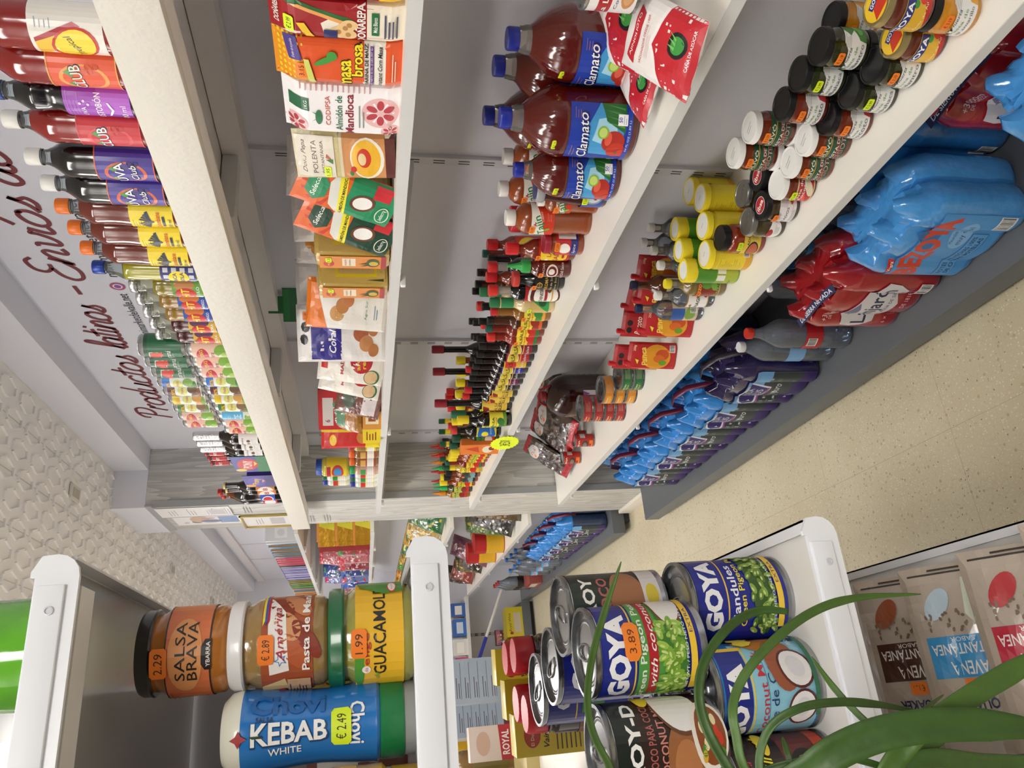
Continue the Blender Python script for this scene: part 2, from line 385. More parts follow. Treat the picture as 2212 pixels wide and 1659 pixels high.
# one run of three shelves; each board is a thing with its brackets
def shelf(name, z, y0, y1, label, x0=.895, bys=(1.515, 2.53, 3.52)):
    root = empty(name, (0, 0, 0)); tag(root, label, 'shelf', None)
    bm = bmesh.new(); bx(bm, x0+.002, y0, z-.019, WX_-.003, y1, z); obj('board', bm, SHELF, root)
    bm = bmesh.new(); bx(bm, x0, y0, z-.021, x0+.0025, y1, z+.0005); obj('edge_strip', bm, SHELFEDGE, root)
    for by in bys:
        bm = bmesh.new(); v = [bm.verts.new(p) for p in ((WX_-.013, by-.002, z-.019), (x0+.03, by-.002, z-.019), (x0+.03, by-.002, z-.03), (WX_-.04, by-.002, z-.065), (WX_-.013, by-.002, z-.065))]
        f = bm.faces.new(v); r = bmesh.ops.extrude_face_region(bm, geom=[f]); bmesh.ops.translate(bm, verts=[g for g in r['geom'] if isinstance(g, bmesh.types.BMVert)], vec=(0, .004, 0)); bmesh.ops.recalc_face_normals(bm, faces=bm.faces[:])
        brk = obj('bracket', bm, M('e4e4e6', .4), root, False)
        bm = bmesh.new(); bx(bm, x0-.008, by-.006, z-.034, x0+.02, by+.006, z-.022, 0, .003); obj('clip', bm, M('ececec', .3), brk)
    return root
NY = -.6
shelf('wall_shelf', ZA, NY, 3.70, 'upper white wall shelf holding bags of flour and polenta')
shelf('wall_shelf', ZB2, NY, 3.695, 'middle white wall shelf crowded with sauce bottles')
shelf('wall_shelf', ZC, NY, 3.69, 'lowest white wall shelf holding jars, vinegar and cans')
# wide grey steel base plinth
def plinth(y0, y1, label, x0=.80, far=False):
    root = empty('base_plinth', (0, 0, 0)); tag(root, label, 'shelf base')
    bm = bmesh.new(); bx(bm, x0, y0, .04, WX_-.002, y1, ZB, 0, .002); obj('deck', bm, STEEL, root)
    bm = bmesh.new(); bx(bm, x0+.07, y0+.02, 0, WX_-.01, y1-.02, .04); obj('kick', bm, M('3c3e40', .6), root)
plinth(NY, 3.695, 'dark grey steel plinth under the nearer shelves, carrying the water packs')
plinth(4.22, 7.10, 'dark grey steel plinth beyond the pillar, carrying water bottles', .845)
# top board with its deep painted front
root = empty('top_shelf', (0, 0, 0)); tag(root, 'white top shelf with a deep painted front board, holding soft drinks', 'shelf')
bm = bmesh.new(); bx(bm, .885, NY, ZT-.02, WX_-.003, 3.83, ZT); obj('board', bm, WHITE2, root)
bm = bmesh.new(); bx(bm, .868, NY, 1.797, .886, 3.84, 1.879, 0, .0015); obj('front_board', bm, WHITEWOOD, root)
bm = bmesh.new(); bx(bm, .886, NY, 1.797, .93, 3.70, 1.806); bx(bm, 1.20, NY, 1.80, WX_-.003, 3.70, 1.85); obj('underside_batten', bm, WHITE2, root)
for by in (1.49, 2.5, 3.4):
    bm = bmesh.new(); bx(bm, 1.03, by-.02, 1.815, 1.20, by+.02, 1.85, 0, .004); obj('support', bm, M('d9d8d6', .5), root)
# writing on the upper wall: looped hand-lettering built from strokes
ST = {  # strokes on a grid: x to the right, y up, x-height 1, ascender 2
'P': [[(.1, 0), (.45, 1.95)], [(-.15, 1.4), (-.1, 1.8), (.4, 2.05), (1.0, 2.0), (1.2, 1.6), (1.0, 1.15), (.6, .95), (.3, 1.0)]],
'r': [[(0, .0), (.25, 1), (.3, .75), (.55, 1.02), (.75, .95)]],
'o': [[(.75, .8), (.5, 1.0), (.15, .8), (.0, .35), (.2, .0), (.55, .05), (.8, .5), (.72, .9), (.6, .98)]],
'd': [[(.75, .8), (.5, 1.0), (.15, .8), (.0, .35), (.2, .0), (.5, .1), (.75, .6)], [(1.1, 2.0), (.72, .5), (.75, .08), (.95, .0), (1.1, .15)]],
'u': [[(.1, 1), (0, .35), (.1, .03), (.4, .05), (.7, .5), (.8, 1)], [(.8, 1), (.68, .3), (.78, .02), (1.0, .1)]],
'c': [[(.75, .8), (.55, 1.0), (.2, .85), (.0, .4), (.15, .03), (.5, .02), (.8, .25)]],
't': [[(.45, 1.75), (.15, .4), (.22, .05), (.5, .05), (.65, .2)], [(-.1, 1.15), (.75, 1.25)]],
's': [[(0, 0.05), (.35, .35), (.6, .95), (.55, .65), (.72, .3), (.5, .0), (.15, .02)]],
'l': [[(0, .2), (.5, 1.0), (.75, 1.8), (.6, 2.0), (.42, 1.7), (.2, .4), (.3, .03), (.6, .2)]],
'a': [[(.75, .8), (.5, 1.0), (.15, .8), (.0, .35), (.2, .0), (.5, .1), (.78, .7)], [(.82, .98), (.7, .3), (.78, .03), (1.0, .12)]],
'i': [[(.15, 1), (.02, .3), (.12, .02), (.4, .15)], [(.3, 1.45), (.34, 1.62)]],
'í': [[(.15, 1), (.02, .3), (.12, .02), (.4, .15)], [(.25, 1.4), (.55, 1.85)]],
'n': [[(.2, 1), (0, 0), (.3, .75), (.6, 1.0), (.75, .8), (.65, .2), (.75, .02), (1.0, .15)]],
'E': [[(1.15, 1.75), (.85, 2.05), (.35, 1.9), (.25, 1.45), (.55, 1.15), (.85, 1.12)], [(.6, 1.12), (.1, .85), (-.1, .4), (.15, .0), (.7, .0), (1.15, .45)]],
'v': [[(.0, 1), (.2, .95), (.25, .1), (.55, .15), (.8, .7), (.82, 1.0), (1.0, .9)]],
'e': [[(.0, .45), (.45, .5), (.65, .8), (.5, 1.0), (.2, .85), (.0, .4), (.18, .02), (.5, .05), (.8, .3)]],
'-': [[(.1, .62), (.75, .68)]], ' ': []}
ADV = {'P': 1.15, 'r': .72, 'o': .86, 'd': 1.02, 'u': .98, 'c': .8, 't': .62, 's': .75, 'l': .55, 'a': .98, 'i': .42, 'í': .42, 'n': 1.0, 'E': 1.1, 'v': .95, 'e': .78, '-': .9, ' ': .6}
def stroke_word(bm, word, y0, y1, zb, xh, wd=.0042, sh=.22):
    total = sum(ADV[c] for c in word); k = (y0-y1)/total; X = 0
    for c in word:
        for st in ST[c]:
            # smooth the polyline
            pts = [Vector((a, b)) for a, b in st]; P = []
            for i in range(len(pts)-1):
                p0, p1, p2, p3 = pts[max(i-1, 0)], pts[i], pts[i+1], pts[min(i+2, len(pts)-1)]
                for s in range(5):
                    t = s/5; P.append(.5*((2*p1)+(p2-p0)*t+(2*p0-5*p1+4*p2-p3)*t*t+(3*p1-p0-3*p2+p3)*t**3))
            P.append(pts[-1]); W3 = []
            for q in P: W3.append((y0-(X+q.x+(q.y*sh))*k, zb+q.y*xh))
            L, Rr = [], []
            for i in range(len(W3)):
                a, b = W3[max(i-1, 0)], W3[min(i+1, len(W3)-1)]; dx, dz = b[0]-a[0], b[1]-a[1]; l = sqrt(dx*dx+dz*dz) or 1; nx, nz = -dz/l*wd, dx/l*wd
                L.append(bm.verts.new((WX_-.0012, W3[i][0]+nx, W3[i][1]+nz))); Rr.append(bm.verts.new((WX_-.0012, W3[i][0]-nx, W3[i][1]-nz)))
            for i in range(len(W3)-1):
                bm.faces.new((L[i], L[i+1], Rr[i+1], Rr[i]))
        X += ADV[c]
for wd_, a, b, z in (('Productos', 3.285, 2.66, 2.362), ('latinos', 2.60, 2.29, 2.362), ('-', 2.235, 2.165, 2.362), ('Envíos', 2.13, 1.74, 2.362), ('de', 1.69, 1.56, 2.362)):
    bm = bmesh.new(); stroke_word(bm, wd_, a, b, z-.02, .060, .0062); tag(obj('wall_lettering', bm, M('7a1f28', .5), None, False), 'large dark red looped wall lettering, the %s' % ('dash' if wd_ == '-' else 'word '+wd_), 'lettering', 'dark red wall lettering')
K_ = M('25232a', .6); wsurf = lambda u, v, d: (WX_-d-.0008, -u, v)
def wline(f, lb): A = Art(); f(A); tag(A.build('wall_lettering', wsurf, None, step=10), lb, 'lettering', 'small black contact lines')
wline(lambda A: A.T('minimarketdelvalle.net', -2.36, 2.262, .03, K_, w=.30), 'small black web address under the red wall lettering')
wline(lambda A: A.T('minimarketdelvalle', -1.93, 2.262, .03, K_, w=.36), 'small black account name right of the purple icon')
wline(lambda A: (A.E(-2.165, 2.262, .022, .022, M('b03a72', .5)), A.E(-2.165, 2.262, .014, .014, M('f0e8ee', .5)), A.E(-2.165, 2.262, .010, .010, M('7a3f9a', .5))), 'small round purple and pink icon on the wall')
wline(lambda A: (A.E(-2.56, 2.262, .024, .024, K_), A.E(-2.56, 2.262, .019, .019, WHITE), A.R(-2.563, 2.24, -2.557, 2.284, K_)), 'small round black outline icon on the wall')
wline(lambda A: A.T('TELF: 628 021 699', -3.06, 2.290, .034, K_, w=.42), 'black telephone line under the word Productos')
# papers, leaflet and frame on the pillar side
def paper(name, y0, y1, z0, z1, label, art, cat='poster', x=.9725):
    A = Art(); A.R(-y1, z0, -y0, z1, M('eceaec', .5)); art(A, -y1, z0, -y0, z1)
    o = A.build(name, lambda u, v, d: (x-d, -u, v), None, step=10); tag(o, label, cat); return o
def art_paper(A, x0, z0, x1, z1):
    for i in range(5):
        z = z1-.05-i*.085; A.lines(x0+.03, x0+.03+(x1-x0)*.7, z, 3, .014, '9a98a0', .003, i)
    A.R(x0+.03, z0+.03, x1-.05, z0+.10, 'c4c2c8')
def art_leaf(A, x0, z0, x1, z1):
    A.E(x0+.06, z1-.10, .03, .025, '6a5a60'); A.T('By', x0+.05, z1-.05, .03, '7c7c88'); A.R(x0+.03, z0+.02, x1-.01, z0+.11, '6f93c8'); A.E(x0+.11, z0+.20, .06, .045, 'c9a27c'); A.E(x0+.07, z0+.15, .03, .05, '4a5a88'); A.E(x1-.04, z1-.16, .015, .035, 'c88a84')
paper('notice_sheet', 3.735, 3.91, 2.17, 2.50, 'white notice sheet with small print high on the pillar', art_paper)
paper('notice_sheet', 3.915, 4.08, 2.14, 2.46, 'pale leaflet with blue and tan pictures high on the pillar', art_leaf)
root = empty('picture_frame', (0, 0, 0)); tag(root, 'thin gold frame around a typed certificate on the pillar', 'picture frame')
bm = bmesh.new()
for a, b in (((.962, 3.93, 1.90), (.973, 3.94, 2.15)), ((.962, 4.17, 1.90), (.973, 4.18, 2.15)), ((.962, 3.93, 2.14), (.973, 4.18, 2.15)), ((.962, 3.93, 1.90), (.973, 4.18, 1.91))): bx(bm, *a, *b, 0, .001)
obj('frame', bm, M('c9b26a', .3, metal=.7), root)
A = Art(); A.R(-4.17, 1.91, -3.94, 2.14, M('eceaec', .4)); art_paper(A, -4.16, 1.91, -3.95, 2.13); A.build('certificate', lambda u, v, d: (.972-d, -u, v), root, step=10)
# round sign shapes: socket plates on the wall
for y, z, lb in ((2.93, .70, 'white electrical socket plate on the wall behind the cans'),):
    bm = bmesh.new(); bx(bm, WX_-.008, y-.07, z-.04, WX_, y+.07, z+.04, 0, .003)
    for dy in (-.035, .035): bx(bm, WX_-.009, y+dy-.02, z-.02, WX_-.007, y+dy+.02, z+.02, 1, .002)
    tag(obj('wall_socket', bm, [M('e8e6e6', .4), M('b9b7b8', .4)]), lb, 'socket')

for i_, (px_, py_) in enumerate(((160, 1066), (371, 1231), (458, 1299))):
    p_ = on_z(px_, py_, 2.676); bm = bmesh.new(); bx(bm, p_.x-.03, p_.y-.05, 2.668, p_.x+.03, p_.y+.05, 2.678, 0, .002); bx(bm, p_.x-.018, p_.y-.036, 2.6665, p_.x+.018, p_.y+.036, 2.669, 1)
    tag(obj('ceiling_plate', bm, [M('dad6ce', .5), M('b5b0a2', .5)]), 'small cream plate set in the patterned ceiling, the %s' % rank_(i_), 'ceiling plate', 'small ceiling plates')
# ---------------------------------------------------------------- makers of packaged goods
ORD = ['nearest', 'second nearest', 'third nearest', 'fourth nearest', 'fifth nearest', 'sixth nearest', 'seventh nearest', 'eighth nearest', 'ninth nearest', 'tenth nearest']
def rank(i, n):
    if n == 2: return ('nearer', 'farther')[i]
    if n == 3: return ('nearest', 'middle', 'farthest')[i]
    return 'farthest' if i == n-1 and n <= 12 else ORD[min(i, 9)]
def cap_o(root, r, h, z, mat, name='cap', ribs=True, seg=24, y=0):
    rf = (lambda a, zz: 1+.02*cos(a*seg)) if ribs else None
    return lathe_o(name, [(r*.97, z), (r, z+.001), (r, z+h*.85), (r*.93, z+h), (r*.3, z+h*1.0)], mat, root, seg*2 if ribs else seg, rf)
def bottle(name, R, h, zs, zn, rn, liq, fill=None, cap=None, lab=None, clear=None, rib=0, waist=None, sticker=None, seg=24, capname='cap', labname='label', shape=None, caps=None):
    """R body radius, zs top of straight body, zn where the neck starts, rn neck radius; cap (r, h, material); lab (z0, z1, art)"""
    root = empty(name); ch = cap[1] if cap else 0; prof = [(R*.55, .002), (R*.86, 0), (R*.97, .004), (R, .011)]
    z = .011
    n = 10
    for i in range(1, n+1):
        zz = .011+(zs-.011)*i/n; r = R
        inlab = lab and lab[0]-.003 < zz < lab[1]+.003
        if waist and not inlab: r = R*(1-waist[2]*math.exp(-((zz-waist[0])/waist[1])**2))
        if rib and not inlab: r *= 1-rib*(i % 2)
        prof.append((r, zz))
    for i in range(1, 7):
        s = i/6; e = (1-cos(pi*s))/2; prof.append((R+(rn-R)*(e if shape != 'round' else sqrt(max(0, 1-(1-s)**2))*0+1-sqrt(max(0, 1-s*s))), zs+(zn-zs)*s))
    prof.append((rn, h-ch-.004)); prof.append((rn*1.12, h-ch-.003)); prof.append((rn*1.12, h-ch-.001)); prof.append((rn*.9, h-ch))
    fill = fill if fill is not None else zn
    mats = [liq, clear or liq]; mis = [0 if (prof[k][1]+prof[k+1][1])/2 < fill else 1 for k in range(len(prof)-1)]
    lathe_o('body', prof, mats, root, seg, None, mis)
    if clear and fill < zn:      # liquid surface inside the clear part
        bm = bmesh.new(); rr = R+(rn-R)*((1-cos(pi*max(0, min(1, (fill-zs)/(zn-zs)))))/2); lathe(bm, [(rr*.97, fill-.001), (rr*.97, fill)], seg); obj('drink', bm, liq, root)
    if cap: cap_o(root, cap[0], ch, h-ch, cap[2], capname)
    if caps: lathe_o(caps[0], [(caps[1], caps[2]), (caps[1], caps[3]), (rn, caps[3]+.001)], caps[4], root, seg)
    if lab:
        A = Art(); W_ = tau*R; 
        lab[2](A, W_, lab[1]-lab[0]); A.build(labname, cyl(R+.0003, lab[0]), root, step=max(.004, R*.22))
    if sticker:
        A = Art(); A.price(0, 0, sticker[1], sticker[0], sticker[4] if len(sticker) > 4 else 1); zc = sticker[2]
        A.build('price_sticker', (lambda RR: (lambda u, v, d: ((RR(zc+v)+d)*sin(u/R+sticker[3]), -(RR(zc+v)+d)*cos(u/R+sticker[3]), zc+v)))(lambda z: sticker[5] if len(sticker) > 5 else R+.0022), root, step=.005)
    return root
def jar(name, R, h, lid, liq, lab, sticker=None, lidart=None, lidr=None, lh=.013, seg=32, neck=.90, labname='label', taper=0):
    root = empty(name); lidr = lidr or R*.94; zt = h-lh
    prof = [(R*.6, .003), (R*.9, 0), (R*.985, .004), (R, .012), (R, zt-.016), (R*.97, zt-.010), (lidr*neck, zt-.004), (lidr*neck, zt)]
    lathe_o('glass', prof, LQ(liq) if isinstance(liq, str) else liq, root, seg)
    lid_ = lathe_o('lid', [(lidr*.99, zt), (lidr*1.02, zt+.0015), (lidr, zt+.003), (lidr, h-.003), (lidr*.95, h), (lidr*.86, h), (lidr*.84, h-.0012), (0.0001, h-.0012)], lid, root, seg)
    if lab: A = Art(); lab[2](A, tau*R, lab[1]-lab[0]); A.build(labname, cyl(R+.0003, lab[0]), root, step=R*.2)
    if lidart: A = Art(); lidart(A, lidr); A.build('lid_print', flat((0, 0, h-.0012), (1, 0, 0), (0, 1, 0)), lid_, step=10)
    if sticker: A = Art(); A.price(0, 0, sticker[1], sticker[0]); A.build('price_sticker', cyl(R+.0022, sticker[2]) if not len(sticker) > 3 else (lambda u, v, d: ((R+.0022+d)*sin(u/R+sticker[3]), -(R+.0022+d)*cos(u/R+sticker[3]), sticker[2]+v)), root, step=.004)
    return root
def can(name, R, h, art, tab=True, rim=None, seg=40, slim=False, lid=True, endmat=None):
    root = empty(name); ms = rim or MET('b9bbbd')
    if slim:
        lathe_o('body', [(R*.75, 0), (R*.82, .003), (R, .013), (R, h-.016), (R*.86, h-.004)], ms, root, seg)
        top_ = lathe_o('rim', [(R*.86, h-.005), (R*.90, h-.003), (R*.90, h), (R*.84, h), (R*.80, h-.005), (.0001, h-.005)], ms, root, seg)
        z0, z1 = .010, h-.014
    else:
        lathe_o('body', [(R*.93, 0), (R*1.03, 0), (R*1.03, .003), (R, .005), (R, h-.005), (R*1.0, h-.004)], ms, root, seg)
        p = [(R, h-.005), (R*1.03, h-.003), (R*1.03, h), (R*.95, h), (R*.93, h-.005)]
        for q in (.8, .76, .66, .62): p += [(R*q, h-.005+(.0012 if q in (.76, .66) else 0))]
        top_ = lathe_o('end', p+[(R*.40, h-.005), (R*.38, h-.0062), (.0001, h-.0062)], endmat or ms, root, seg); z0, z1 = .006, h-.006
    A = Art(); art(A, tau*R, z1-z0); A.build('label', cyl(R+.0002, z0), root, step=R*.16)
    if tab:
        bm = bmesh.new(); pts = []; k = .45 if not slim else .38
        for i in range(17): a = tau*i/16; pts.append((R*k*.42*cos(a), R*.18+R*k*sin(a)*.9, h-.0035+.001*sin(a)))
        tube(bm, pts, .0012, 6); bx(bm, -R*.13, -R*.30, h-.005, R*.13, R*.0, h-.0028, 0, .0008); obj('pull_tab', bm, ms, top_)
    return root
def block(name, w_, d_, h_, colr, front, side=None, bev=.006, rough=.4, top=None, wr=0, right=None):
    """upright carton or brick bag; its front faces -y, its left side -x"""
    root = empty(name); bm = bmesh.new(); bx(bm, -w_/2, -d_/2, 0, w_/2, d_/2, h_, 0, bev); obj('carton', bm, M(colr, rough, coat=.2), root)
    A = Art(); front(A, w_, h_); A.build('front_print', flat((0, -d_/2, 0), (1, 0, 0), (0, 0, 1)), root, step=10, base=.0004, lay=.0001)
    if side: A = Art(); side(A, d_, h_); A.build('side_print', flat((-w_/2, 0, 0), (0, -1, 0), (0, 0, 1)), root, step=10, base=.0004, lay=.0001)
    if right: A = Art(); right(A, d_, h_); A.build('right_print', flat((w_/2, 0, 0), (0, 1, 0), (0, 0, 1)), root, step=10, base=.0004, lay=.0001)
    return root
bgc = lambda c: (lambda A, w, h: A.R(-w/2, 0, w/2, h, c))

# ================================================================= top shelf: soft drinks
def a_tropical(A, w, h):
    A.R(-w/2, 0, w/2, h, 'f1ece2'); A.lines(-w*.48, -w*.25, h*.9, 12, h*.07, '7c7c80'); A.P([(-.03, h*.95), (.0, h*.95), (.022, h*.6), (.005, h*.35)], 'f2c21c'); A.P([(.0, h*.95), (.006, h*.95), (.03, h*.4), (.024, h*.3)], 'b01c2c')
    A.E(-.004, h*.42, .026, h*.34, 'c8261c', rot=.5); A.E(-.004, h*.42, .023, h*.29, 'f6dc1e', rot=.5); A.T('Tropical', -.004, h*.42, .012, '1c1c1c', w=.036, shear=.4, rot=.45); A.E(-.033, h*.55, .006, .006, 'e2a92a'); A.lines(.02, .034, h*.9, 4, .006, '3a6ab0')
def a_club(bg, ac, txt, txt2=None, sub='ffffff', fruit='e04a1e'):
    def f(A, w, h):
        A.R(-w/2, 0, w/2, h, bg); 
        for i in range(9): a = tau*i/9; A.ly = 1; A.P([(0, h*.5), (.05*cos(a), h*.5+.05*sin(a)), (.05*cos(a+.25), h*.5+.05*sin(a+.25))], ac) if False else None
        A.ly = 2; A.E(0, h*.5, .022, h*.36, ac); A.E(0, h*.5, .019, h*.30, bg); A.R(-w/2, 0, w/2, .002, ac); A.R(-w/2, h-.002, w/2, h, ac)
        for q in range(7): A.ly = 5; A.E(.014+.005*cos(q*2.1), h*.42+.012*sin(q*1.7), .004, .004, fruit)
        A.P([(-.018, h*.62), (-.01, h*.75), (-.004, h*.64)], '4f9a3a'); A.P([(.018, h*.62), (.01, h*.78), (.002, h*.66)], '4f9a3a')
        A.T(txt, 0, h*.58+.001, .0175, '1c1440', w=.043, bold=.05, rot=.12); A.T(txt, 0, h*.58+.001, .0155, sub, w=.040, bold=.02, rot=.12)
        if txt2: A.T(txt2, .002, h*.36, .0125, '1c1440', w=.031, bold=.05, shear=.3, rot=.12); A.T(txt2, .002, h*.36, .011, sub, w=.028, bold=.01, shear=.3, rot=.12)
        A.ly = 4; A.E(-.028, h*.78, .006, .006, 'caa12e'); A.E(-.028, h*.78, .003, .003, '6a4a10'); A.lines(-w*.48, -w*.24, h*.92, 10, h*.08, 'b7b0d6' if bg[0] in '3456' else 'f3c9a0')
    return f
def a_postobon(A, w, h):
    A.R(-w/2, 0, w/2, h, 'a03fc0'); A.R(-w/2, 0, w/2, h*.42, '7f2ba6'); A.R(-w*.05, 0, w/2, h*.5, 'b65ad2'); A.T('UVA', -.006, h*.72, .007, 'ffffff'); A.T('POSTOBÓN', 0, h*.50, .012, 'ffffff', w=.052, bold=.02); A.T('500 ml', -.008, h*.12, .0085, 'ffffff'); A.lines(-.03, .03, h*.95, 4, .005, 'd3a0e6')
    for i, (x, y) in enumerate(((.008, .64), (.013, .70), (.009, .76))): A.ly = 9; A.E(x, h*y, .002, .002, 'f1d9fa')
    A.P([(-.012, h*.36), (0, h*.30), (.012, h*.36), (.012, h*.33), (0, h*.26), (-.012, h*.33)], 'ffffff')
def a_colombiana(A, w, h):
    A.R(-w/2, 0, w/2, h, 'f7dc1a'); A.lines(-.02, .006, h*.93, 5, .0045, '1e2a4a'); 
    for s in (-1, 1):
        for k in range(4): A.ly = 6; A.P([(0, h*.50), (s*(.004+.005*k), h*(.80-.05*k)), (s*(.007+.005*k), h*(.76-.06*k))], '24344e')
    A.E(0, h*.56, .003, h*.12, '24344e'); A.T('Colombiana', 0, h*.36, .0095, 'd8491c', w=.040, bold=.02, shear=.15); A.R(-.012, h*.20, .012, h*.26, '24344e'); A.T('500 ml', -.006, h*.09, .0065, '24344e'); A.ly = 5
    A.R(-.045, h*.05, -.030, h*.3, 'e9cf3a'); A.E(-.038, h*.42, .004, .007, '6a5a2a'); A.R(-w*.45, h*.1, -w*.33, h*.9, '4a4632')
def a_incakola(A, w, h):
    A.R(-w/2, 0, w/2, h, '26327c')
    for i in range(4):
        for j in range(5): A.ly = 1; A.R(-.034+.016*j, h*(.06+.24*i), -.024+.016*j, h*(.20+.24*i), 'd4d6ea')
    A.E(-.0, h*.5, .017, h*.30, 'f4e02a'); A.T('INCA', 0, h*.60, .008, '26327c', bold=.03); A.T('KOLA', 0, h*.40, .008, '26327c', bold=.03)
def a_hit(bg, sub, fc):
    def f(A, w, h):
        A.R(-w/2, 0, w/2, h, bg); A.E(-.020, h*.55, .012, h*.4, fc); A.E(.022, h*.6, .012, h*.35, fc); A.E(.0, h*.56, .016, h*.36, 'd0201c'); A.T('HiT', 0, h*.57, .017, 'fbe21c', w=.028, bold=.05, shear=.1); A.T(sub, .006, h*.14, .0065, 'ffffff', w=.026, bold=.02); A.P([(-.008, h*.92), (.002, h*.99), (.004, h*.88)], '2d8a34')
    return f
def a_guarana(A, w, h):
    A.R(-w/2, 0, w/2, h, '14663a'); A.R(-w/2, h*.9, w/2, h, '0e4f2c'); A.P([(-.022, h*.60), (.018, h*.52), (.018, h*.86), (-.018, h*.90)], 'e9f1ea'); A.P([(-.020, h*.62), (.016, h*.54), (.016, h*.84), (-.016, h*.88)], '14663a')
    A.E(.006, h*.72, .012, .012, 'd8381e'); A.E(-.010, h*.66, .010, .010, 'e2502c'); A.E(.010, h*.58, .008, .008, 'd8381e'); A.T('Guaraná', 0, h*.36, .013, 'ffffff', w=.046, shear=.25); A.T('ANTARCTICA', 0, h*.24, .004, 'dfe9df', w=.03); A.E(-.022, h*.14, .005, .006, 'cfe0d2'); A.T('Guaraná', -w*.36, h*.62, .012, 'ffffff', w=.045, shear=.25); A.P([(-w*.40, h*.42), (-w*.36, h*.5), (-w*.32, h*.42), (-w*.36, h*.38)], 'd8381e')
def a_nectar(A, w, h):
    A.R(-w/2, 0, w/2, h, 'f0a95c'); A.R(-w*.32, 0, w*.36, h, 'f2c9b4'); A.E(-.004, h*.72, .024, h*.17, 'c92a4a'); A.T('NATURA\'S', -.004, h*.74, .010, 'f6e04a', w=.040, bold=.03, rot=.1); A.T('Pera', -.006, h*.46, .011, '6a3a4a', shear=.3); A.E(.012, h*.20, .018, h*.20, '7fb23a', rot=.4); A.E(-.012, h*.18, .016, h*.14, 'd9e6b8', rot=-.3); A.E(.0, h*.12, .010, h*.1, 'a8c860')
def a_juicecan(bg, fc, leaf):
    def f(A, w, h):
        A.R(-w/2, 0, w/2, h, 'f3f3ec'); A.R(-w/2, h*.78, w/2, h, bg); A.P([(-w/2, h*.8), (-.004, h*.8), (-.024, h*.45), (-w/2, h*.35)], bg); A.lines(-w*.46, -w*.24, h*.9, 14, h*.055, 'e8e8f0'); A.E(-.022, h*.48, .008, .008, '1e6a34'); A.E(-.022, h*.48, .005, .005, 'cfe6cf')
        A.E(.012, h*.56, .016, h*.14, 'dbe07a', rot=.2); A.T('Fruta', .012, h*.57, .008, 'c2286a', w=.022, shear=.3, bold=.02); A.T('100%', .006, h*.84, .010, 'f5c61e', w=.028, bold=.05); A.E(.018, h*.26, .014, h*.15, fc, rot=.5); A.E(-.006, h*.20, .012, h*.12, fc); A.E(.004, h*.08, .02, h*.06, leaf)
    return f
def a_icecan(A, w, h):
    A.R(-w/2, 0, w/2, h, '5cb6e6'); A.R(-w/2, h*.0, w/2, h*.3, 'd8e6d2'); A.E(.0, h*.16, .016, h*.11, '8aa84a'); A.E(.018, h*.14, .010, h*.08, 'e6e8d8'); A.T('ICE', .0, h*.48, .022, 'bfe4f6', w=.030, bold=.06); A.T('COCO', -.002, h*.76, .009, 'cdeaf8', w=.024, bold=.03)
CLR = GL('dfe6e8', .10); WCAP = M('f0efe9', .35)
def sodamk(name, art, liq, capm, z0=.023, z1=.118, h=.233, R=.0335, zs=.160, fill=.188, rn=.0125, rib=.012, waist=None, clear=CLR):
    return lambda: bottle(name, R, h, zs, .205, rn, LQ(liq), fill, (.0145, .024, capm), (z0, z1, art), clear, rib=rib, waist=waist)
TX = .932
def topY(px, py, X=TX): return on_x(px, py, X).y
mk1 = sodamk('soda_bottle', a_tropical, '8c1410', WCAP)
put(mk1, [(TX, topY(60, 52), ZT, -85, 'large red soda bottle with a white label and yellow oval, near top corner')], 'bottle')
put(sodamk('soda_bottle', a_club('e4511c', 'f0a24a', 'CLUB', None, 'f6efe0', 'd04a1e'), '8c1410', WCAP), [(TX, topY(60, 128), ZT, -85, 'red soda bottle with a bright orange label on the top shelf')], 'bottle')
put(sodamk('soda_bottle', a_postobon, '0b0b12', M('1f3f9c', .4), waist=(.135, .02, .16), rib=0, R=.030), [(TX, 1.0155, ZT, -85, 'black grape soda bottle with a plain violet label and wavy waist')], 'bottle')
put(sodamk('soda_bottle', a_club('cf2430', 'e0484c', 'CLUB', None, 'ffffff', 'c8281e'), '8c120c', WCAP), [(TX, 1.080, ZT, -85, 'red soda bottle with a red strawberry label and white cap')], 'bottle')
put(sodamk('soda_bottle', a_club('43309a', 'd9663a', 'UVA', 'Club', 'ffffff', '2a1f7a'), '08080c', WCAP), [(1.002, 1.165, ZT, -85, 'white-capped grape soda bottle behind the red strawberry soda'), (TX, topY(70, 338), ZT, -80, 'white-capped grape soda bottle with purple label, middle of three'), (TX, topY(100, 395), ZT, -80, 'white-capped grape soda bottle with purple label, next to the orange caps')], 'bottle', 'grape soda bottles on the top shelf')
put(sodamk('soda_bottle', a_colombiana, '6e2410', M('f07818', .35), z1=.100, waist=(.145, .03, .06), rib=0, fill=.19), [(TX, topY(135, 445), ZT, -80, 'nearest of three amber soda bottles with orange caps and yellow labels'), (TX, topY(158, 491), ZT, -80, 'middle of three amber soda bottles with orange caps and yellow labels'), (TX, topY(185, 535), ZT, -80, 'farthest of three amber soda bottles with orange caps and yellow labels')], 'bottle', 'amber soda bottles with orange caps')
put(sodamk('soda_bottle', a_incakola, 'a8a21e', M('20409a', .3, .3), R=.027, z1=.095, fill=.170, rn=.0115, rib=.01), [(TX, topY(230, 577), ZT, -80, 'slim yellow-green soda bottle with a blue crown cap and blue label')], 'bottle')
def hit(art, liq): return lambda: bottle('juice_bottle', .0285, .176, .115, .142, .019, LQ(liq), .125, (.0205, .014, MET('cfd0d2')), (.022, .085, art), GL('dfe0d0', .2), rib=0, waist=(.10, .01, .04), capname='lid')
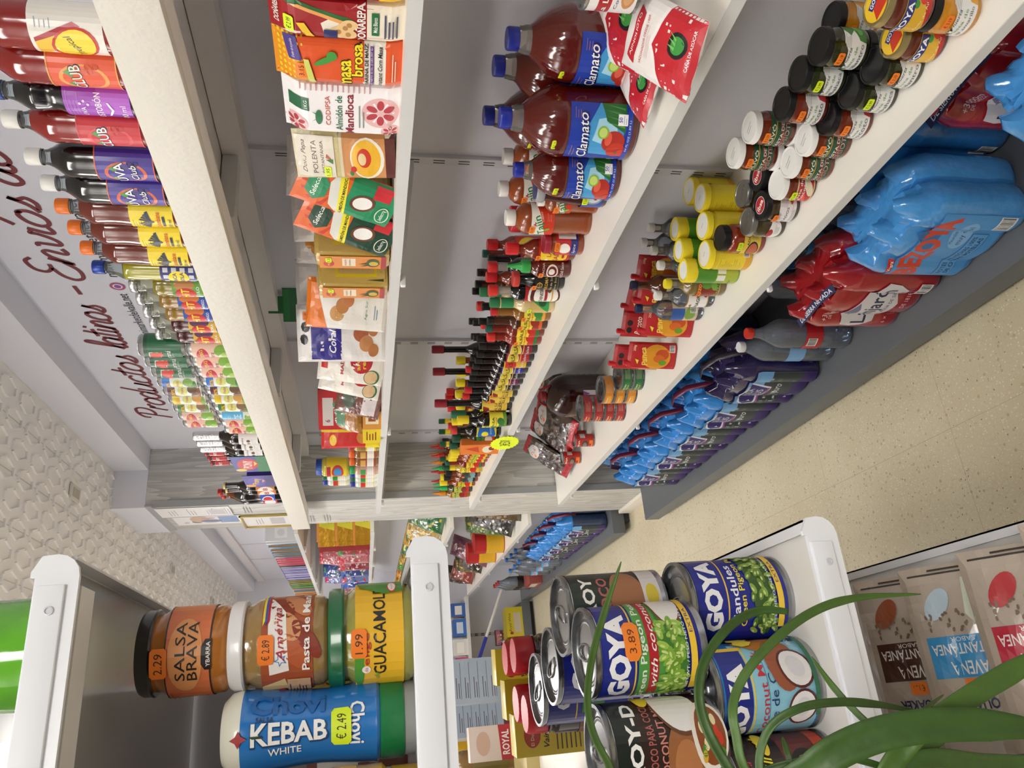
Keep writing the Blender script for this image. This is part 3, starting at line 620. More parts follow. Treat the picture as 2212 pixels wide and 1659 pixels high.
put(hit(a_hit('6faa3c', 'LULO', 'c98a4a'), '8a7c1e'), [(TX, topY(285, 612), ZT, -80, 'small yellow juice bottle with a green label and silver lid')], 'juice')
put(hit(a_hit('2a52b4', 'MANGO', 'e07a1e'), '96701a'), [(TX, topY(300, 640), ZT, -80, 'mango juice bottle with blue label, the nearer one'), (TX, topY(316, 668), ZT, -80, 'mango juice bottle with blue label, the farther one')], 'juice', 'mango juice bottles')
put(hit(a_hit('e6b73a', 'MORA', '5a2a5a'), '4a0f14'), [(TX, topY(332, 693), ZT, -80, 'dark red juice bottle with yellow label, next to the mango juices'), (TX, 1.832, ZT, -80, 'dark red juice bottle with yellow label, next to the green cans')], 'juice', 'dark berry juice bottles')
# cans two high
CR, CH = .031, .1145
gua = lambda: can('drink_can', CR, CH, a_guarana, slim=True); nec = lambda: can('drink_can', CR, CH, a_nectar, slim=True); ice = lambda: can('drink_can', CR, CH, a_icecan, slim=True)
jb, jp, jy, jg = (lambda a=a: can('juice_can', CR, CH, a_juicecan(*a), slim=True) for a in (('2478d8', '7fae4a', '4a8a3a'), ('5a1430', '6a4a2a', '8a5a3a'), ('f0d31c', 'd8a04a', '8aa83a'), ('2a7a34', '8a6a4a', '6a8a3a')))
ZU = ZT+CH+.0005
def ys(vals, px=380, X=.925): return [topY(px, v, X) for v in vals]
yy = [1.894, 1.960-.004, 2.026-.012]
put(nec, [(.925, yy[i]+(0, .004, .012)[i], ZT, -80, 'pink and orange nectar can under the green cans, %s' % rank(i, 3)) for i in range(3)], 'can', 'nectar cans under the green cans')
put(gua, [(.925, yy[0], ZU, -95, 'dark green soft drink can on the upper tier, nearest of three'), (.925, yy[1]+.004, ZU, -80, 'dark green soft drink can on the upper tier, middle of three'), (.925, yy[2]+.012, ZU, -75, 'dark green soft drink can on the upper tier, farthest of three')], 'can', 'green soft drink cans')
yb = yy[2]+.012
for mk, nm in ((jb, 'bright blue'), (jp, 'maroon'), (jy, 'yellow'), (jg, 'green leafy')):
    yb += .066
    put(mk, [(.925, yb, ZT, -80, nm+' and white fruit juice can on the lower tier'), (.925, yb, ZU, -95 if mk is jb else -80, nm+' and white fruit juice can on the upper tier')], 'can', nm+' fruit juice cans')
yb += .066
put(nec, [(.925, yb, ZU-.0, -80, 'pink nectar can on the upper tier beside the light blue cans'), (.925, yb+.067, ZU, -80, 'farthest pink nectar can on the upper tier'), (.925, yb+.067, ZT, -80, 'pink nectar can on the lower tier beside silver-foil bottles'), (.925, yb+.134, ZT, -80, 'farthest pink nectar can on the lower tier')], 'can', 'nectar cans before the dark bottles')
put(ice, [(.925, yb, ZT, -80, 'light blue drink can under a pink nectar can'), (.986, yb+.03, ZT, -80, 'light blue drink can pushed back behind the front row')], 'can', 'light blue drink cans')
# dark beers with silver foil, malt packs, colas
def a_beer(A, w, h):
    A.R(-w/2, 0, w/2, h, 'eceae8'); A.T('Argentina', 0, h*.80, .010, '3a2a26', w=.045, shear=.3); A.E(-.006, h*.5, .006, .006, '6a4a30'); A.E(.010, h*.5, .006, .006, '6a4a30'); A.lines(-.02, .02, h*.3, 3, .005, '6a5a50')
foilb = lambda: bottle('beer_bottle', .0315, .235, .105, .155, .0135, LQ('1c0d08'), .3, (.0145, .008, MET('d8d8da')), (.022, .085, a_beer), caps=('foil', .0155, .150, .229, M('d4d4d6', .35, metal=.9, bump=.4, scale=200)))
ya = yb+.134
put(foilb, [(.925, ya+.11, ZT, -80, 'dark beer bottle with silver foil neck, nearest of three'), (.925, ya+.175, ZT, -80, 'dark beer bottle with silver foil neck, middle of three'), (.925, ya+.24, ZT, -80, 'dark beer bottle with silver foil neck, farthest of three')], 'bottle', 'silver foil beer bottles')
def a_malta(A, w, h): A.R(-w/2, 0, w/2, h, 'c4262e'); A.T('PONY', 0, h*.5, .012, 'f3e9e0', w=.04, bold=.04, rot=.1)
malt = lambda: bottle('malt_bottle', .029, .235, .11, .16, .0125, LQ('180c0a'), .3, (.0145, .010, M('a8222a', .35)), (.165, .218, lambda A, w, h: a_malta(A, w*.45, h)), labname='neck_label')
def malt2():
    r = bottle('malt_bottle', .029, .235, .11, .16, .0125, LQ('180c0a'), .3, (.0145, .010, M('a8222a', .35)), None)
    A = Art(); A.R(-.045, 0, .045, .05, 'c4262e'); A.T('PONY', 0, .03, .012, 'f3e9e0', w=.03, bold=.04, rot=.1); A.build('neck_label', cyl(.0142, .168), r, step=.003); return r
ym = ya+.30
spots = [(.937, ym+.02, 'front near'), (.937, ym+.08, 'front middle'), (.937, ym+.14, 'front far'), (.997, ym+.02, 'rear near'), (.997, ym+.08, 'rear middle')]
put(malt2, [(x, y, ZT, -85, 'dark malt bottle with red cap in the colourful carrier, %s corner' % n) for x, y, n in spots], 'bottle', 'malt bottles in the carrier')
def carrier(name, cols, txt, tc, L=.19, H=.145, split='1d7a44'):
    def f():
        root = empty(name); bm = bmesh.new(); W2 = .128
        for a, b in (((-L/2, -W2/2, 0), (L/2, -W2/2+.0015, H)), ((-L/2, W2/2-.0015, 0), (L/2, W2/2, H)), ((-L/2, -W2/2, 0), (-L/2+.0015, W2/2, H*.85)), ((L/2-.0015, -W2/2, 0), (L/2, W2/2, H*.85)), ((-L/2, -W2/2, 0), (L/2, W2/2, .001))): bx(bm, *a, *b)
        obj('carton', bm, M(cols[0], .35, coat=.3), root)
        A = Art(); A.R(-L/2, 0, L/2, H, cols[0]); A.P([(-L/2, H*.45), (L/2, H*.38), (L/2, H), (-L/2, H)], cols[1]); A.E(0, H*.64, L*.38, H*.26, cols[2], rot=-.1); A.T(txt, 0, H*.64, .034, tc, w=L*.5, bold=.05, shear=-.1, rot=-.1); A.E(-L*.36, H*.85, .016, .02, cols[3]); A.P([(-L*.1, H*.5), (L*.2, H*.46), (L*.05, H*.4)], cols[3])
        A.build('front_print', flat((0, -W2/2, 0), (1, 0, 0), (0, 0, 1)), root, step=10)
        A = Art(); A.R(-W2/2, 0, W2/2, H*.85, cols[4]); A.E(0, H*.4, W2*.3, H*.2, cols[3]); A.build('side_print', flat((-L/2, 0, 0), (0, -1, 0), (0, 0, 1)), root, step=10); return root
    return f
put(carrier('bottle_carrier', ('1d7a44', '3a3f9a', 'c8202e', 'e6d23a', '2b3a86'), 'PONY', 'f6e6da'), [(.968, ym+.08, ZT, -90, 'red, blue and green cardboard carrier around malt bottles')], 'carton')
put(carrier('bottle_carrier', ('3a3278', '4a3f9c', '5a4fae', 'e8a22a', '4a3a86'), 'Pony', 'f0c42a', L=.16, H=.135), [(.965, ym+.30, ZT, -90, 'purple and yellow cardboard carton beside the malt carrier')], 'carton')
def redcard():
    root = empty('carton_flap'); return root
put(lambda: block('drink_carton', .06, .04, .20, 'b4242c', lambda A, w, h: (A.R(-w/2, 0, w/2, h, 'b4242c'), A.R(-w/2, h*.7, w/2, h*.8, '2a3a8a'))), [(1.07, ym-.045, ZT, -85, 'narrow red carton standing behind the malt carrier')], 'carton')
def a_cola(b1, b2): return lambda A, w, h: (A.R(-w/2, 0, w/2, h, b1), A.E(.004, h*.5, .02, h*.4, 'f4f4f4'), A.E(.004, h*.5, .016, h*.33, b2), A.bars(-.045, h*.2, -.025, h*.8))
bigc = lambda a, nm='cola_bottle': (lambda: bottle(nm, .043, .285, .175, .255, .013, LQ('120806'), .218, (.0155, .017, M('c4241c', .35)), (.045, .105, a), GL('8a4a22', .55), waist=(.13, .02, .06)))
yc = 3.353
put(bigc(a_cola('1d55c0', 'c4242c')), [(.945, yc+.037, ZT, -80, 'large dark cola bottle with blue label and red cap')], 'bottle')
put(bigc(a_cola('c4242c', 'e8e8e8')), [(.955, yc+.127, ZT, -80, 'large dark cola bottle with red and white label, farthest on top')], 'bottle')
put(bigc(a_cola('d8702a', 'f0e0d0')), [(1.10, yc+.02, ZT, -80, 'large dark cola bottle standing behind the slim malt beers')], 'bottle')
slimb = lambda: bottle('beer_bottle', .027, .235, .13, .18, .0125, LQ('16100a'), .3, (.0145, .009, M('e0cf8a', .4)), (.03, .105, lambda A, w, h: (A.R(-w/2, 0, w/2, h, 'd07a2c'), A.E(0, h*.5, .02, h*.42, 'efe6da'), A.T('38', 0, h*.5, .02, 'a8341e', bold=.05))))
put(slimb, [(.925, yc-.135, ZT, -80, 'slim dark bottle with an orange label, nearer of two'), (.925, yc-.075, ZT, -80, 'slim dark bottle with an orange label, farther of two')], 'bottle', 'slim orange-label bottles')
# ================================================================= placing many goods without letting them cut into each other
def settle(E_, xlo=.925, xhi=1.215, it=60):
    for _ in range(it):
        for i in range(len(E_)):
            for j in range(i+1, len(E_)):
                a, b = E_[i], E_[j]
                if abs(a['z']-b['z']) > .03: continue
                dx, dy = b['x']-a['x'], b['y']-a['y']; d = sqrt(dx*dx+dy*dy) or 1e-4; m = a['r']+b['r']+.001-d
                if m > 0:
                    wa, wb = (0, 0) if a.get('fix') and b.get('fix') else (0, 1) if a.get('fix') else ((1, 0) if b.get('fix') else (.5, .5)); ux, uy = dx/d, dy/d
                    a['x'] -= ux*m*wa; a['y'] -= uy*m*wa; b['x'] += ux*m*wb; b['y'] += uy*m*wb
        for e in E_: e['x'] = min(xhi-e['r']+.03, max(xlo-.03+e['r'], e['x']))
CNT = ['', '', 'two', 'three', 'four', 'five', 'six', 'seven', 'eight', 'nine', 'ten', 'eleven', 'twelve', 'thirteen']
def place(E_, cat):
    E_.sort(key=lambda e: e['y']); by = {}
    for e in E_: by.setdefault(e['d'], []).append(e)
    for d, L_ in by.items():
        for i, e in enumerate(L_):
            lb = d if len(L_) == 1 else '%s, %s of %s' % (d, rank(i, len(L_)), CNT[len(L_)])
            put(e['mk'], [(e['x'], e['y'], e['z'], e.get('rz', -70), lb, e.get('t'), e.get('s', 1))], e.get('cat', cat), e.get('g') or (d if len(L_) > 1 else None))
def E1(mk, d, x, y, z, r, **k): return dict(mk=mk, d=d, x=x, y=y, z=z, r=r, **k)
def fromcap(px, py, z, h): p = on_z(px, py, z+h); return p.x, p.y
CLB = GL('e9e4dc', .15)

# ---------------------------------------------------------------- middle shelf: juices, seasonings and sauces
def a_clam(A, w, h):
    W2 = .060; A.R(-W2, 0, W2, h, '1c3fae'); A.P([(-W2*.8, h*.12), (W2, h*.12), (W2, h*.52), (W2*.2, h*.74), (-W2*.7, h*.62)], '3f9fdc'); A.P([(-W2*.5, h*.12), (W2*.6, h*.3), (W2*.5, h*.55), (-.01, h*.62)], 'a8dcf2')
    A.P([(W2*.1, h*.10), (W2, h*.10), (W2, h*.50), (W2*.45, h*.42)], '1f6a2e')
    for i in range(4): A.ly = 5; A.P([(W2*(.25+.18*i), h*.12), (W2*(.32+.18*i), h*.12), (W2*(.42+.18*i), h*.44)], '4c9a3c')
    A.ly = 5; A.E(-.012, h*.27, .022, h*.19, 'b3281e'); A.E(-.030, h*.20, .018, h*.15, 'c8301e'); A.E(-.006, h*.36, .014, .007, 'e25a44'); A.E(.006, h*.46, .012, .011, '8cc23a'); A.E(.006, h*.46, .009, .008, 'c8e07a'); A.E(-.036, h*.10, .010, .010, 'd63a22'); A.P([(-.040, h*.16), (-.032, h*.16), (-.036, h*.21)], '2c7a2c')
    A.T('Clamato', -.004, h*.76, .0215, '0e1f6a', w=.096, bold=.04, shear=.25, rot=.10); A.T('Clamato', -.006, h*.77, .019, 'ffffff', w=.092, bold=.015, shear=.25, rot=.10); A.lines(-.05, -.02, h*.93, 2, .006, 'd8a23a'); A.lines(.03, .05, h*.93, 3, .005, 'e08a3a')
    A.R(.020, h*.08, .040, h*.24, 'ffffff'); A.T('50', .030, h*.20, .007, '1c3fae', bold=.03); A.lines(.022, .038, h*.145, 2, .004, '1c3fae'); A.R(-W2, 0, W2, h*.07, '1c3fae'); A.T('64 FL OZ (1.89 L)', .0, h*.035, .005, 'e8e8f0', w=.06)
def clam(R=.068, h=.262, k=1.0):
    def f():
        root = empty('juice_bottle'); ribs = lambda a, z: (1+.012*max(0, cos(a*28)) if .60*h < z < .86*h else (1-.03*max(0, cos(a-pi)-.6)*2.0 if .05*h < z < .55*h else 1))
        prof = [(R*.6, .004), (R*.9, 0), (R*.99, .006), (R, .02), (R, .06*h), (R*.985, .075*h), (R*.985, .52*h), (R, .54*h), (R*.99, .58*h), (R*.93, .64*h), (R*.80, .71*h), (R*.60, .775*h), (R*.44, .815*h), (R*.385, .835*h)]
        lathe_o('body', prof, LQ('58120c'), root, 84, ribs)
        lathe_o('neck', [(R*.385, .835*h), (R*.37, .87*h), (R*.34, .895*h), (R*.34, .905*h), (R*.29, .91*h), (R*.29, .93*h)], CLB, root, 32)
        cap_o(root, R*.30, .085*h, .913*h, M('1f2f9e', .3))
        A = Art(); a_clam(A, 0, .47*h*.98); A.build('label', cyl(R*.985+.0012, .065*h), root, step=.012)
        A = Art(); A.price(-.028, 0, '€ 5.19', TO); A.build('price_sticker', lambda u, v, d: ((R*(.93)+.002+d)*sin(u/R), -(R*.93+.002+d)*cos(u/R), .62*h+v-.002), root, step=.006)
        return root
    return f
cl = clam(); cl2 = clam(.052, .215)
Z = ZB2
B = [E1(cl, 'large dark red tomato juice bottle with blue cap and label, front of the group', 1.03, 1.118, Z, .068, rz=-62, fix=1),
     E1(cl, 'large dark red tomato juice bottle at the near end beside the sugar bags', 1.105, 1.0, Z, .068, rz=-80, fix=1),
     E1(cl, 'large dark red tomato juice bottle squeezed between two others against the wall', 1.165, 1.125, Z, .068, rz=-80),
     E1(cl, 'large dark red tomato juice bottle mostly hidden behind the front one', 1.165, 1.262, Z, .068, rz=-80),
     E1(cl2, 'smaller dark red tomato juice bottle with a blue cap and label', 1.0, 1.232, Z, .053, rz=-62, fix=1)]
def a_taj(A, w, h):
    A.R(-w/2, 0, w/2, h, 'd23a20'); A.P([(-w*.30, h*.15), (w*.26, h*.80), (w*.30, h), (-w*.32, h)], 'f0ece2'); A.P([(-w*.32, h*.55), (-w*.22, h), (-w*.34, h)], '1f7a3c'); A.T('Tajín', -.004, h*.58, .022, '1d7f40', w=.050, bold=.03, rot=.35); A.P([(-.004, h*.80), (.0, h*.92), (.003, h*.8)], 'c8281e'); A.E(-.012, h*.30, .003, .007, '7fae3a', rot=.4); A.T('Clásico', .018, h*.55, .006, 'f6e6d0', w=.022, shear=.3, rot=.2); A.lines(.008, .028, h*.3, 3, .004, 'f2b090')
def taj(R, h): 
    def f():
        root = empty('seasoning_bottle'); prof = [(R*.6, .003), (R*.92, 0), (R, .006), (R*.96, .012), (R*.93, .10*h), (R*.96, .44*h), (R, .46*h), (R, .72*h), (R*1.0, .74*h), (R*.92, .80*h), (R*.70, .855*h), (R*.48, .875*h), (R*.44, .89*h)]
        lathe_o('bottle', prof, M('8e431c', .18, bump=.1, scale=500, coat=.7, vary=.15), root, 32); cap_o(root, R*.52, .11*h, .89*h, M('efece6', .35))
        A = Art(); a_taj(A, tau*R, .27*h); A.build('label', cyl(R+.0003, .455*h), root, step=.006)
        A = Art(); A.price(-.016, 0, '€ 6.39', TC); A.build('price_sticker', cyl(R+.0022, .71*h), root, step=.005); return root
    return f
tB, tS = taj(.036, .197), taj(.027, .135)
B += [E1(tB, 'tall red-brown chili seasoning bottle with a white cap in the front row', 1.022, 1.428, Z, .036, rz=-58, fix=1), E1(tS, 'small red-brown chili seasoning bottle with a white cap', 1.022, 1.352, Z, .027, rz=-60),
      E1(tB, 'white-capped chili seasoning bottle in the back, nearer the blue caps', 1.165, 1.39, Z, .036, rz=-60), E1(tB, 'white-capped chili seasoning bottle in the back row, farther one', 1.13, 1.47, Z, .036, rz=-60)]
def clamj():
    R, h = .034, .155; root = empty('juice_bottle'); lathe_o('bottle', [(R*.6, .003), (R*.92, 0), (R, .005), (R, .05), (R*.92, .06), (R*.72, .13), (R*.70, .138)], LQ('3c120c'), root, 28)
    lathe_o('cap', [(R*.80, .137), (R*.84, .139), (R*.84, .151), (R*.78, h), (.0001, h)], GL('d8dade', .5), root, 28); lathe_o('cap_top', [(R*.66, h), (R*.66, h+.001), (.0001, h+.0012)], M('1b2468', .3), root, 28)
    A = Art(); w, hh = tau*R, .045; A.R(-w/2, 0, w/2, hh, '24469c'); A.E(.0, hh*.5, .022, hh*.48, '8d9aa8'); A.E(0, hh*.5, .017, hh*.4, 'cfe0e8'); A.E(.0, hh*.4, .010, .006, 'c23a1e'); A.bars(.035, .005, .065, .035); A.build('label', cyl(R+.0003, .010), root, step=.006)
    A = Art(); A.price(-.012, 0, '€ 3.69', TO); A.build('price_sticker', cyl(R+.0022, .05), root, step=.005); return root
B += [E1(clamj, 'dark clam juice bottle with an oval blue cap and blue label', 1.008, 1.302, Z, .034, rz=-55, fix=1)]
def badia(R, h, lidc): 
    def f():
        r = jar('spice_jar', R, h, M(lidc, .35), M('8e3c1e', .2, coat=.6), (h*.16, h*.72, lambda A, w, hh: (A.R(-w*.30, 0, w*.30, hh, 'c8202c'), A.R(-w*.30, 0, w*.30, hh*.34, '26307e'), A.E(-.004, hh*.62, R*.5, hh*.26, 'f6f2ea'), A.T('Spice', -.004, hh*.18, hh*.16, 'f4f0f0', w=R*.9, shear=.2), A.R(w*.12, hh*.1, w*.28, hh*.9, 'ece8e2'))), (TC, '€ 3.59', h*.70), lh=h*.16)
        return r
    return f
B += [E1(badia(.034, .165, 'b4222a'), 'wide-lidded red-brown spice jar with a red lid behind the seasoning bottle', 1.085, 1.515, Z, .034, rz=-55), E1(badia(.027, .095, '9c2434'), 'short spice jar with a dark red lid and a blue and white label', 1.002, 1.497, Z, .027, rz=-55, fix=1)]
def sauce(name, R, h, liq, capc, capr, caph, art, l0=.10, l1=.50, zs=.58, zn=.78, rn=.42, st=None, neckc=None, fill=None, capname='cap', nozzle=False, neckband=None):
    def f():
        r = bottle(name, R, h, h*zs, h*zn, R*rn, LQ(liq), h*(fill or 2), (capr, caph, M(capc, .35)), (h*l0, h*l1, art) if art else None, GL(neckc or 'e6dcd4', .3), seg=24, capname=capname, waist=None, sticker=(st[0], st[1], h*l1, -.5, .9, R+.002) if st else None)
        if nozzle: lathe_o('nozzle', [(capr*.75, h-.001), (capr*.5, h+.010), (capr*.3, h+.026), (capr*.22, h+.036), (.0001, h+.037)], M(capc, .35), r, 16)
        if neckband: lathe_o('neck_band', [(R*rn+.0008, h*zn), (R*rn+.0008, h-caph-.002)], PR(neckband), r, 20)
        return r
    return f
def a_yel(A, w, h): A.R(-w*.34, 0, w*.34, h, 'c8281e'); A.E(0, h*.5, w*.24, h*.44, 'f0cf2c'); A.T('LA', .002, h*.66, h*.14, 'b8341c', bold=.04); A.T('SALSA', .002, h*.42, h*.16, 'b8341c', w=w*.3, bold=.04); A.E(-w*.12, h*.7, .006, .005, 'e8e4dc'); A.R(-w*.06, h*.16, w*.1, h*.24, 'c8281e')
def a_sri(A, w, h): A.T('SRIRACHA', 0, h*.92, h*.09, 'e8d8d0', w=w*.28); A.E(0, h*.56, w*.12, h*.24, 'e9e0da'); A.E(0, h*.56, w*.09, h*.19, '6a140c'); A.E(0, h*.58, w*.05, h*.13, 'e9e0da'); A.T('Hot Chili Sauce', 0, h*.16, h*.12, 'ece4de', w=w*.30); A.bars(w*.2, h*.1, w*.36, h*.5)
def a_kik(A, w, h): A.R(-w*.4, 0, w*.4, h, '0e0b0a'); A.E(-w*.02, h*.80, w*.06, h*.13, 'd2a84c', 6); A.E(-w*.02, h*.80, w*.045, h*.10, '0e0b0a', 6); A.T('SOY', -w*.02, h*.80, h*.08, 'd2a84c', bold=.03); A.T('KIKKOMAN', 0, h*.54, h*.13, 'd2a84c', w=w*.34, bold=.03); A.T('Salsa de Soja', 0, h*.34, h*.11, 'd8c48a', w=w*.32); A.T('Sauce Soja', 0, h*.18, h*.10, 'd8c48a', w=w*.28); A.lines(-w*.12, w*.12, h*.08, 1, .003, 'b8a060')
def a_ter(A, w, h): A.R(-w*.36, 0, w*.36, h, 'b4232a'); A.E(0, h*.30, w*.27, h*.60, 'efe9e0'); A.E(0, h*.28, w*.24, h*.54, '5a1c18'); A.E(0, h*.25, w*.19, h*.44, 'efe9e0'); A.R(-w*.36, 0, w*.36, h*.05, 'd6a84a'); A.T('CHINESE', 0, h*.42, h*.12, '1a1412', w=w*.24, bold=.04); A.R(-w*.10, h*.20, w*.12, h*.30, 'a01f26'); A.E(w*.12, h*.14, w*.06, h*.09, '7a4a22'); A.T('150 ml', -w*.2, h*.9, h*.07, 'f0d8c0')
def a_gre(A, w, h): A.R(-w*.36, 0, w*.36, h, '2c9a4a'); A.P([(-w*.3, 0), (-w*.1, 0), (w*.16, h), (-w*.06, h)], 'c9b06a'); A.R(-w*.30, h*.4, -w*.18, h*.6, 'eef0e2'); A.E(w*.1, h*.35, w*.07, h*.2, '1c5a2c'); A.bars(w*.2, h*.1, w*.35, h*.9)
def a_pep(bg, b2, fc='c8281e'):
    def f(A, w, h): A.R(-w*.4, 0, w*.4, h, bg); A.R(-w*.4, 0, w*.4, h*.2, b2); A.E(w*.06, h*.34, w*.09, h*.2, fc, rot=.6); A.E(-w*.06, h*.30, w*.08, h*.16, fc); A.T('SALSA', -.002, h*.78, h*.13, '3a2a10', w=w*.34, bold=.04); A.T('picante', 0, h*.60, h*.11, 'b4281e', w=w*.3, shear=.2); A.bars(-w*.38, h*.15, -w*.22, h*.9)
    return f
def a_oval(bg, ov, txt, ink='1c1410'):
    def f(A, w, h): A.R(-w*.42, 0, w*.42, h, bg); A.E(-w*.02, h*.70, w*.20, h*.25, 'e8dcc8' if ov == 'd6c23a' else ov); A.E(-w*.02, h*.70, w*.18, h*.22, ov); A.T(txt, -w*.02, h*.70, h*.18, ink, w=w*.28, bold=.04, rot=.1); A.P([(-w*.3, h*.42), (w*.3, h*.30), (w*.3, h*.34), (-w*.3, h*.47)], 'd8b04a'); A.T('Salsa', 0, h*.20, h*.12, 'e8e0d4', w=w*.2)
    return f
def a_neg(A, w, h): A.R(-w*.42, 0, w*.42, h, 'e0bf4c'); A.P([(-w*.26, h*.62), (w*.0, h*.72), (w*.04, h*.95), (-w*.26, h*.95)], '8a2a22'); A.T('SALSA', 0, h*.44, h*.12, '2a2018', w=w*.26); A.T('INGLESA', 0, h*.28, h*.13, '1a140e', w=w*.36, bold=.04); A.lines(-w*.2, w*.2, h*.14, 2, .004, '6a5424')
red, grn, blk, yel = 'c4262a', '1c6b3c', '141416', 'e6cf24'
val = sauce('hot_sauce_bottle', .0265, .172, '7a2a12', 'd0252a', .0155, .030, a_yel, l1=.55, st=(TC, '1.89'))
sri = sauce('chili_sauce_bottle', .0265, .125, '5a160e', '35a84e', .0165, .022, a_sri, l0=.12, l1=.62, zs=.66, zn=.84, rn=.55, nozzle=True, st=(TC, '1.49'))
kik = sauce('soy_sauce_bottle', .0265, .135, '0c0808', 'c43a34', .0205, .016, a_kik, l0=.10, l1=.60, zs=.52, zn=.86, rn=.48, neckc='8a5a5a', st=(TC, '2.99'), capname='pouring_cap')
ter = sauce('soy_sauce_bottle', .0275, .19, '0c0808', 'd8302c', .0150, .024, a_ter, l0=.10, l1=.50, zs=.56, zn=.72, rn=.42, fill=.70)
soy = sauce('soy_sauce_bottle', .0265, .19, '0c0808', 'c4262a', .0150, .024, None, zs=.56, zn=.72, rn=.42, fill=.72)
cre = sauce('sauce_bottle', .026, .178, 'd2bd8c', '2a7a4a', .0140, .026, a_gre, l0=.10, l1=.40, zs=.46, zn=.64, rn=.52, neckband='2f8a54', st=(TO, '1.59'))
pin = sauce('hot_sauce_bottle', .0255, .168, '8a5a1e', 'c4262a', .0115, .018, a_pep('ecd24a', 'e8a23a', '3a8a3a'), l1=.46, zs=.52, zn=.64, rn=.46, st=(TC, '1.45'))
pin2 = sauce('hot_sauce_bottle', .0255, .172, '4a2410', blk, .0115, .018, a_pep('e6cf3a', 'd6602a', '9a2a1e'), l1=.46, zs=.52, zn=.64, rn=.46, st=(TC, '1.45'))
hab = sauce('hot_sauce_bottle', .0245, .170, '7a2414', '17564a', .0115, .018, a_pep('eed23a', '2a7a3a'), l1=.48, zs=.54, zn=.66, rn=.46)
hab2 = sauce('hot_sauce_bottle', .0250, .160, '8a2a18', 'd8302c', .0155, .022, a_pep('eed23a', '2a7a3a'), l1=.48, zs=.54, zn=.70, rn=.5, st=(TC, '1.45'))
mag = lambda c, nm='d6c23a': sauce('hot_sauce_bottle', .0235, .176, '160a08', blk, .0105, .022, a_oval(c, nm, 'SALSA'), l1=.50, zs=.54, zn=.66, rn=.45, neckc='3a2a22')
m1, m2, m3, m4, m5, m6 = mag('8c1c34'), mag('b0222e'), mag('d8b02e', 'c8302a'), mag('22309a'), mag('20242e'), mag('6a1c54')
neg = sauce('sauce_bottle', .0255, .18, '0c0a08', 'c4262a', .0120, .024, a_neg, l1=.50, zs=.50, zn=.66, rn=.42, st=(TC, '1.89'))
tall = sauce('tall_sauce_bottle', .0285, .272, '0e0a06', '8e1c2a', .0145, .042, a_neg, l0=.07, l1=.40, zs=.38, zn=.56, rn=.42, neckc='4a3a10', fill=.72, st=(TO, '3.49'))
tallr = sauce('tall_sauce_bottle', .0275, .272, '0e0a06', '8e1c2a', .0145, .042, None, zs=.38, zn=.56, rn=.42, neckc='4a3a10', fill=.72)
wor = sauce('sauce_bottle', .027, .20, '0c0a0a', '2a6a4c', .0150, .055, a_oval('8a2a22', 'e6e2c8', 'GR'), l1=.42, zs=.50, zn=.64, rn=.42)
wy = sauce('sauce_bottle', .0255, .192, '100c08', yel, .0150, .040, a_pep('e8e04a', '6a9a3a', '3a7a3a'), l1=.42, zs=.50, zn=.64, rn=.42)
def a_blue(A, w, h): A.R(-w*.42, 0, w*.42, h, 'ecd83a'); A.E(0, h*.5, w*.33, h*.46, '1d6ac8', 8); A.E(0, h*.58, w*.07, h*.18, 'f0dc3a'); A.P([(-w*.24, h*.2), (-w*.05, h*.3), (-w*.16, h*.8)], 'e2502a'); A.T('OYSTER', w*.1, h*.28, h*.1, 'e8f0f8', w=w*.2)
blu = sauce('sauce_bottle', .027, .19, '0e0a0c', 'c8383a', .0160, .022, a_blue, l1=.50, zs=.56, zn=.74, rn=.5)
gcol = sauce('sauce_bottle', .0265, .18, '26301c', '124a34', .0190, .030, a_pep('3f8a3c', 'c8281e', 'e8e2c8'), l1=.50, zs=.52, zn=.70, rn=.5, st=(TO, '2.29'))
ycap = sauce('hot_sauce_bottle', .024, .165, '8a3a14', yel, .0165, .034, a_pep('c8d23a', 'd6b82a'), l1=.50, zs=.52, zn=.68, rn=.5, st=(TC, '1.39'))
gcap = sauce('hot_sauce_bottle', .0235, .172, 'b89a2a', '0f5530', .0120, .026, a_pep('e8d23a', 'd6b82a'), l1=.55, zs=.56, zn=.70, rn=.5, neckband='e6cf24')
bcap = sauce('hot_sauce_bottle', .024, .155, '7a3a12', blk, .0150, .028, a_pep('2a4a4a', '1c1c20', '7aa0a0'), l1=.50, zs=.52, zn=.70, rn=.5, st=(TC, '1.39'))
def nozz(c, body): return sauce('squeeze_bottle', .0235, .150, body, c, .0120, .030, a_pep('b8cc5a', 'c8302a', '8a2a1e'), l0=.12, l1=.60, zs=.62, zn=.78, rn=.5, nozzle=True, st=(TC, '1.79'))
nr, no, ng = nozz('c4262a', '6a1c10'), nozz('e08a28', '8a5a12'), nozz('2fb05a', '3a3a14')
def front(mk, d, px, py, r, rz=-62, cat='bottle'):
    p = on_z(px, py, Z); l = sqrt(p.x**2+p.y**2); return E1(mk, d, p.x+p.x/l*r, p.y+p.y/l*r, Z, r, rz=rz, fix=1, cat=cat)
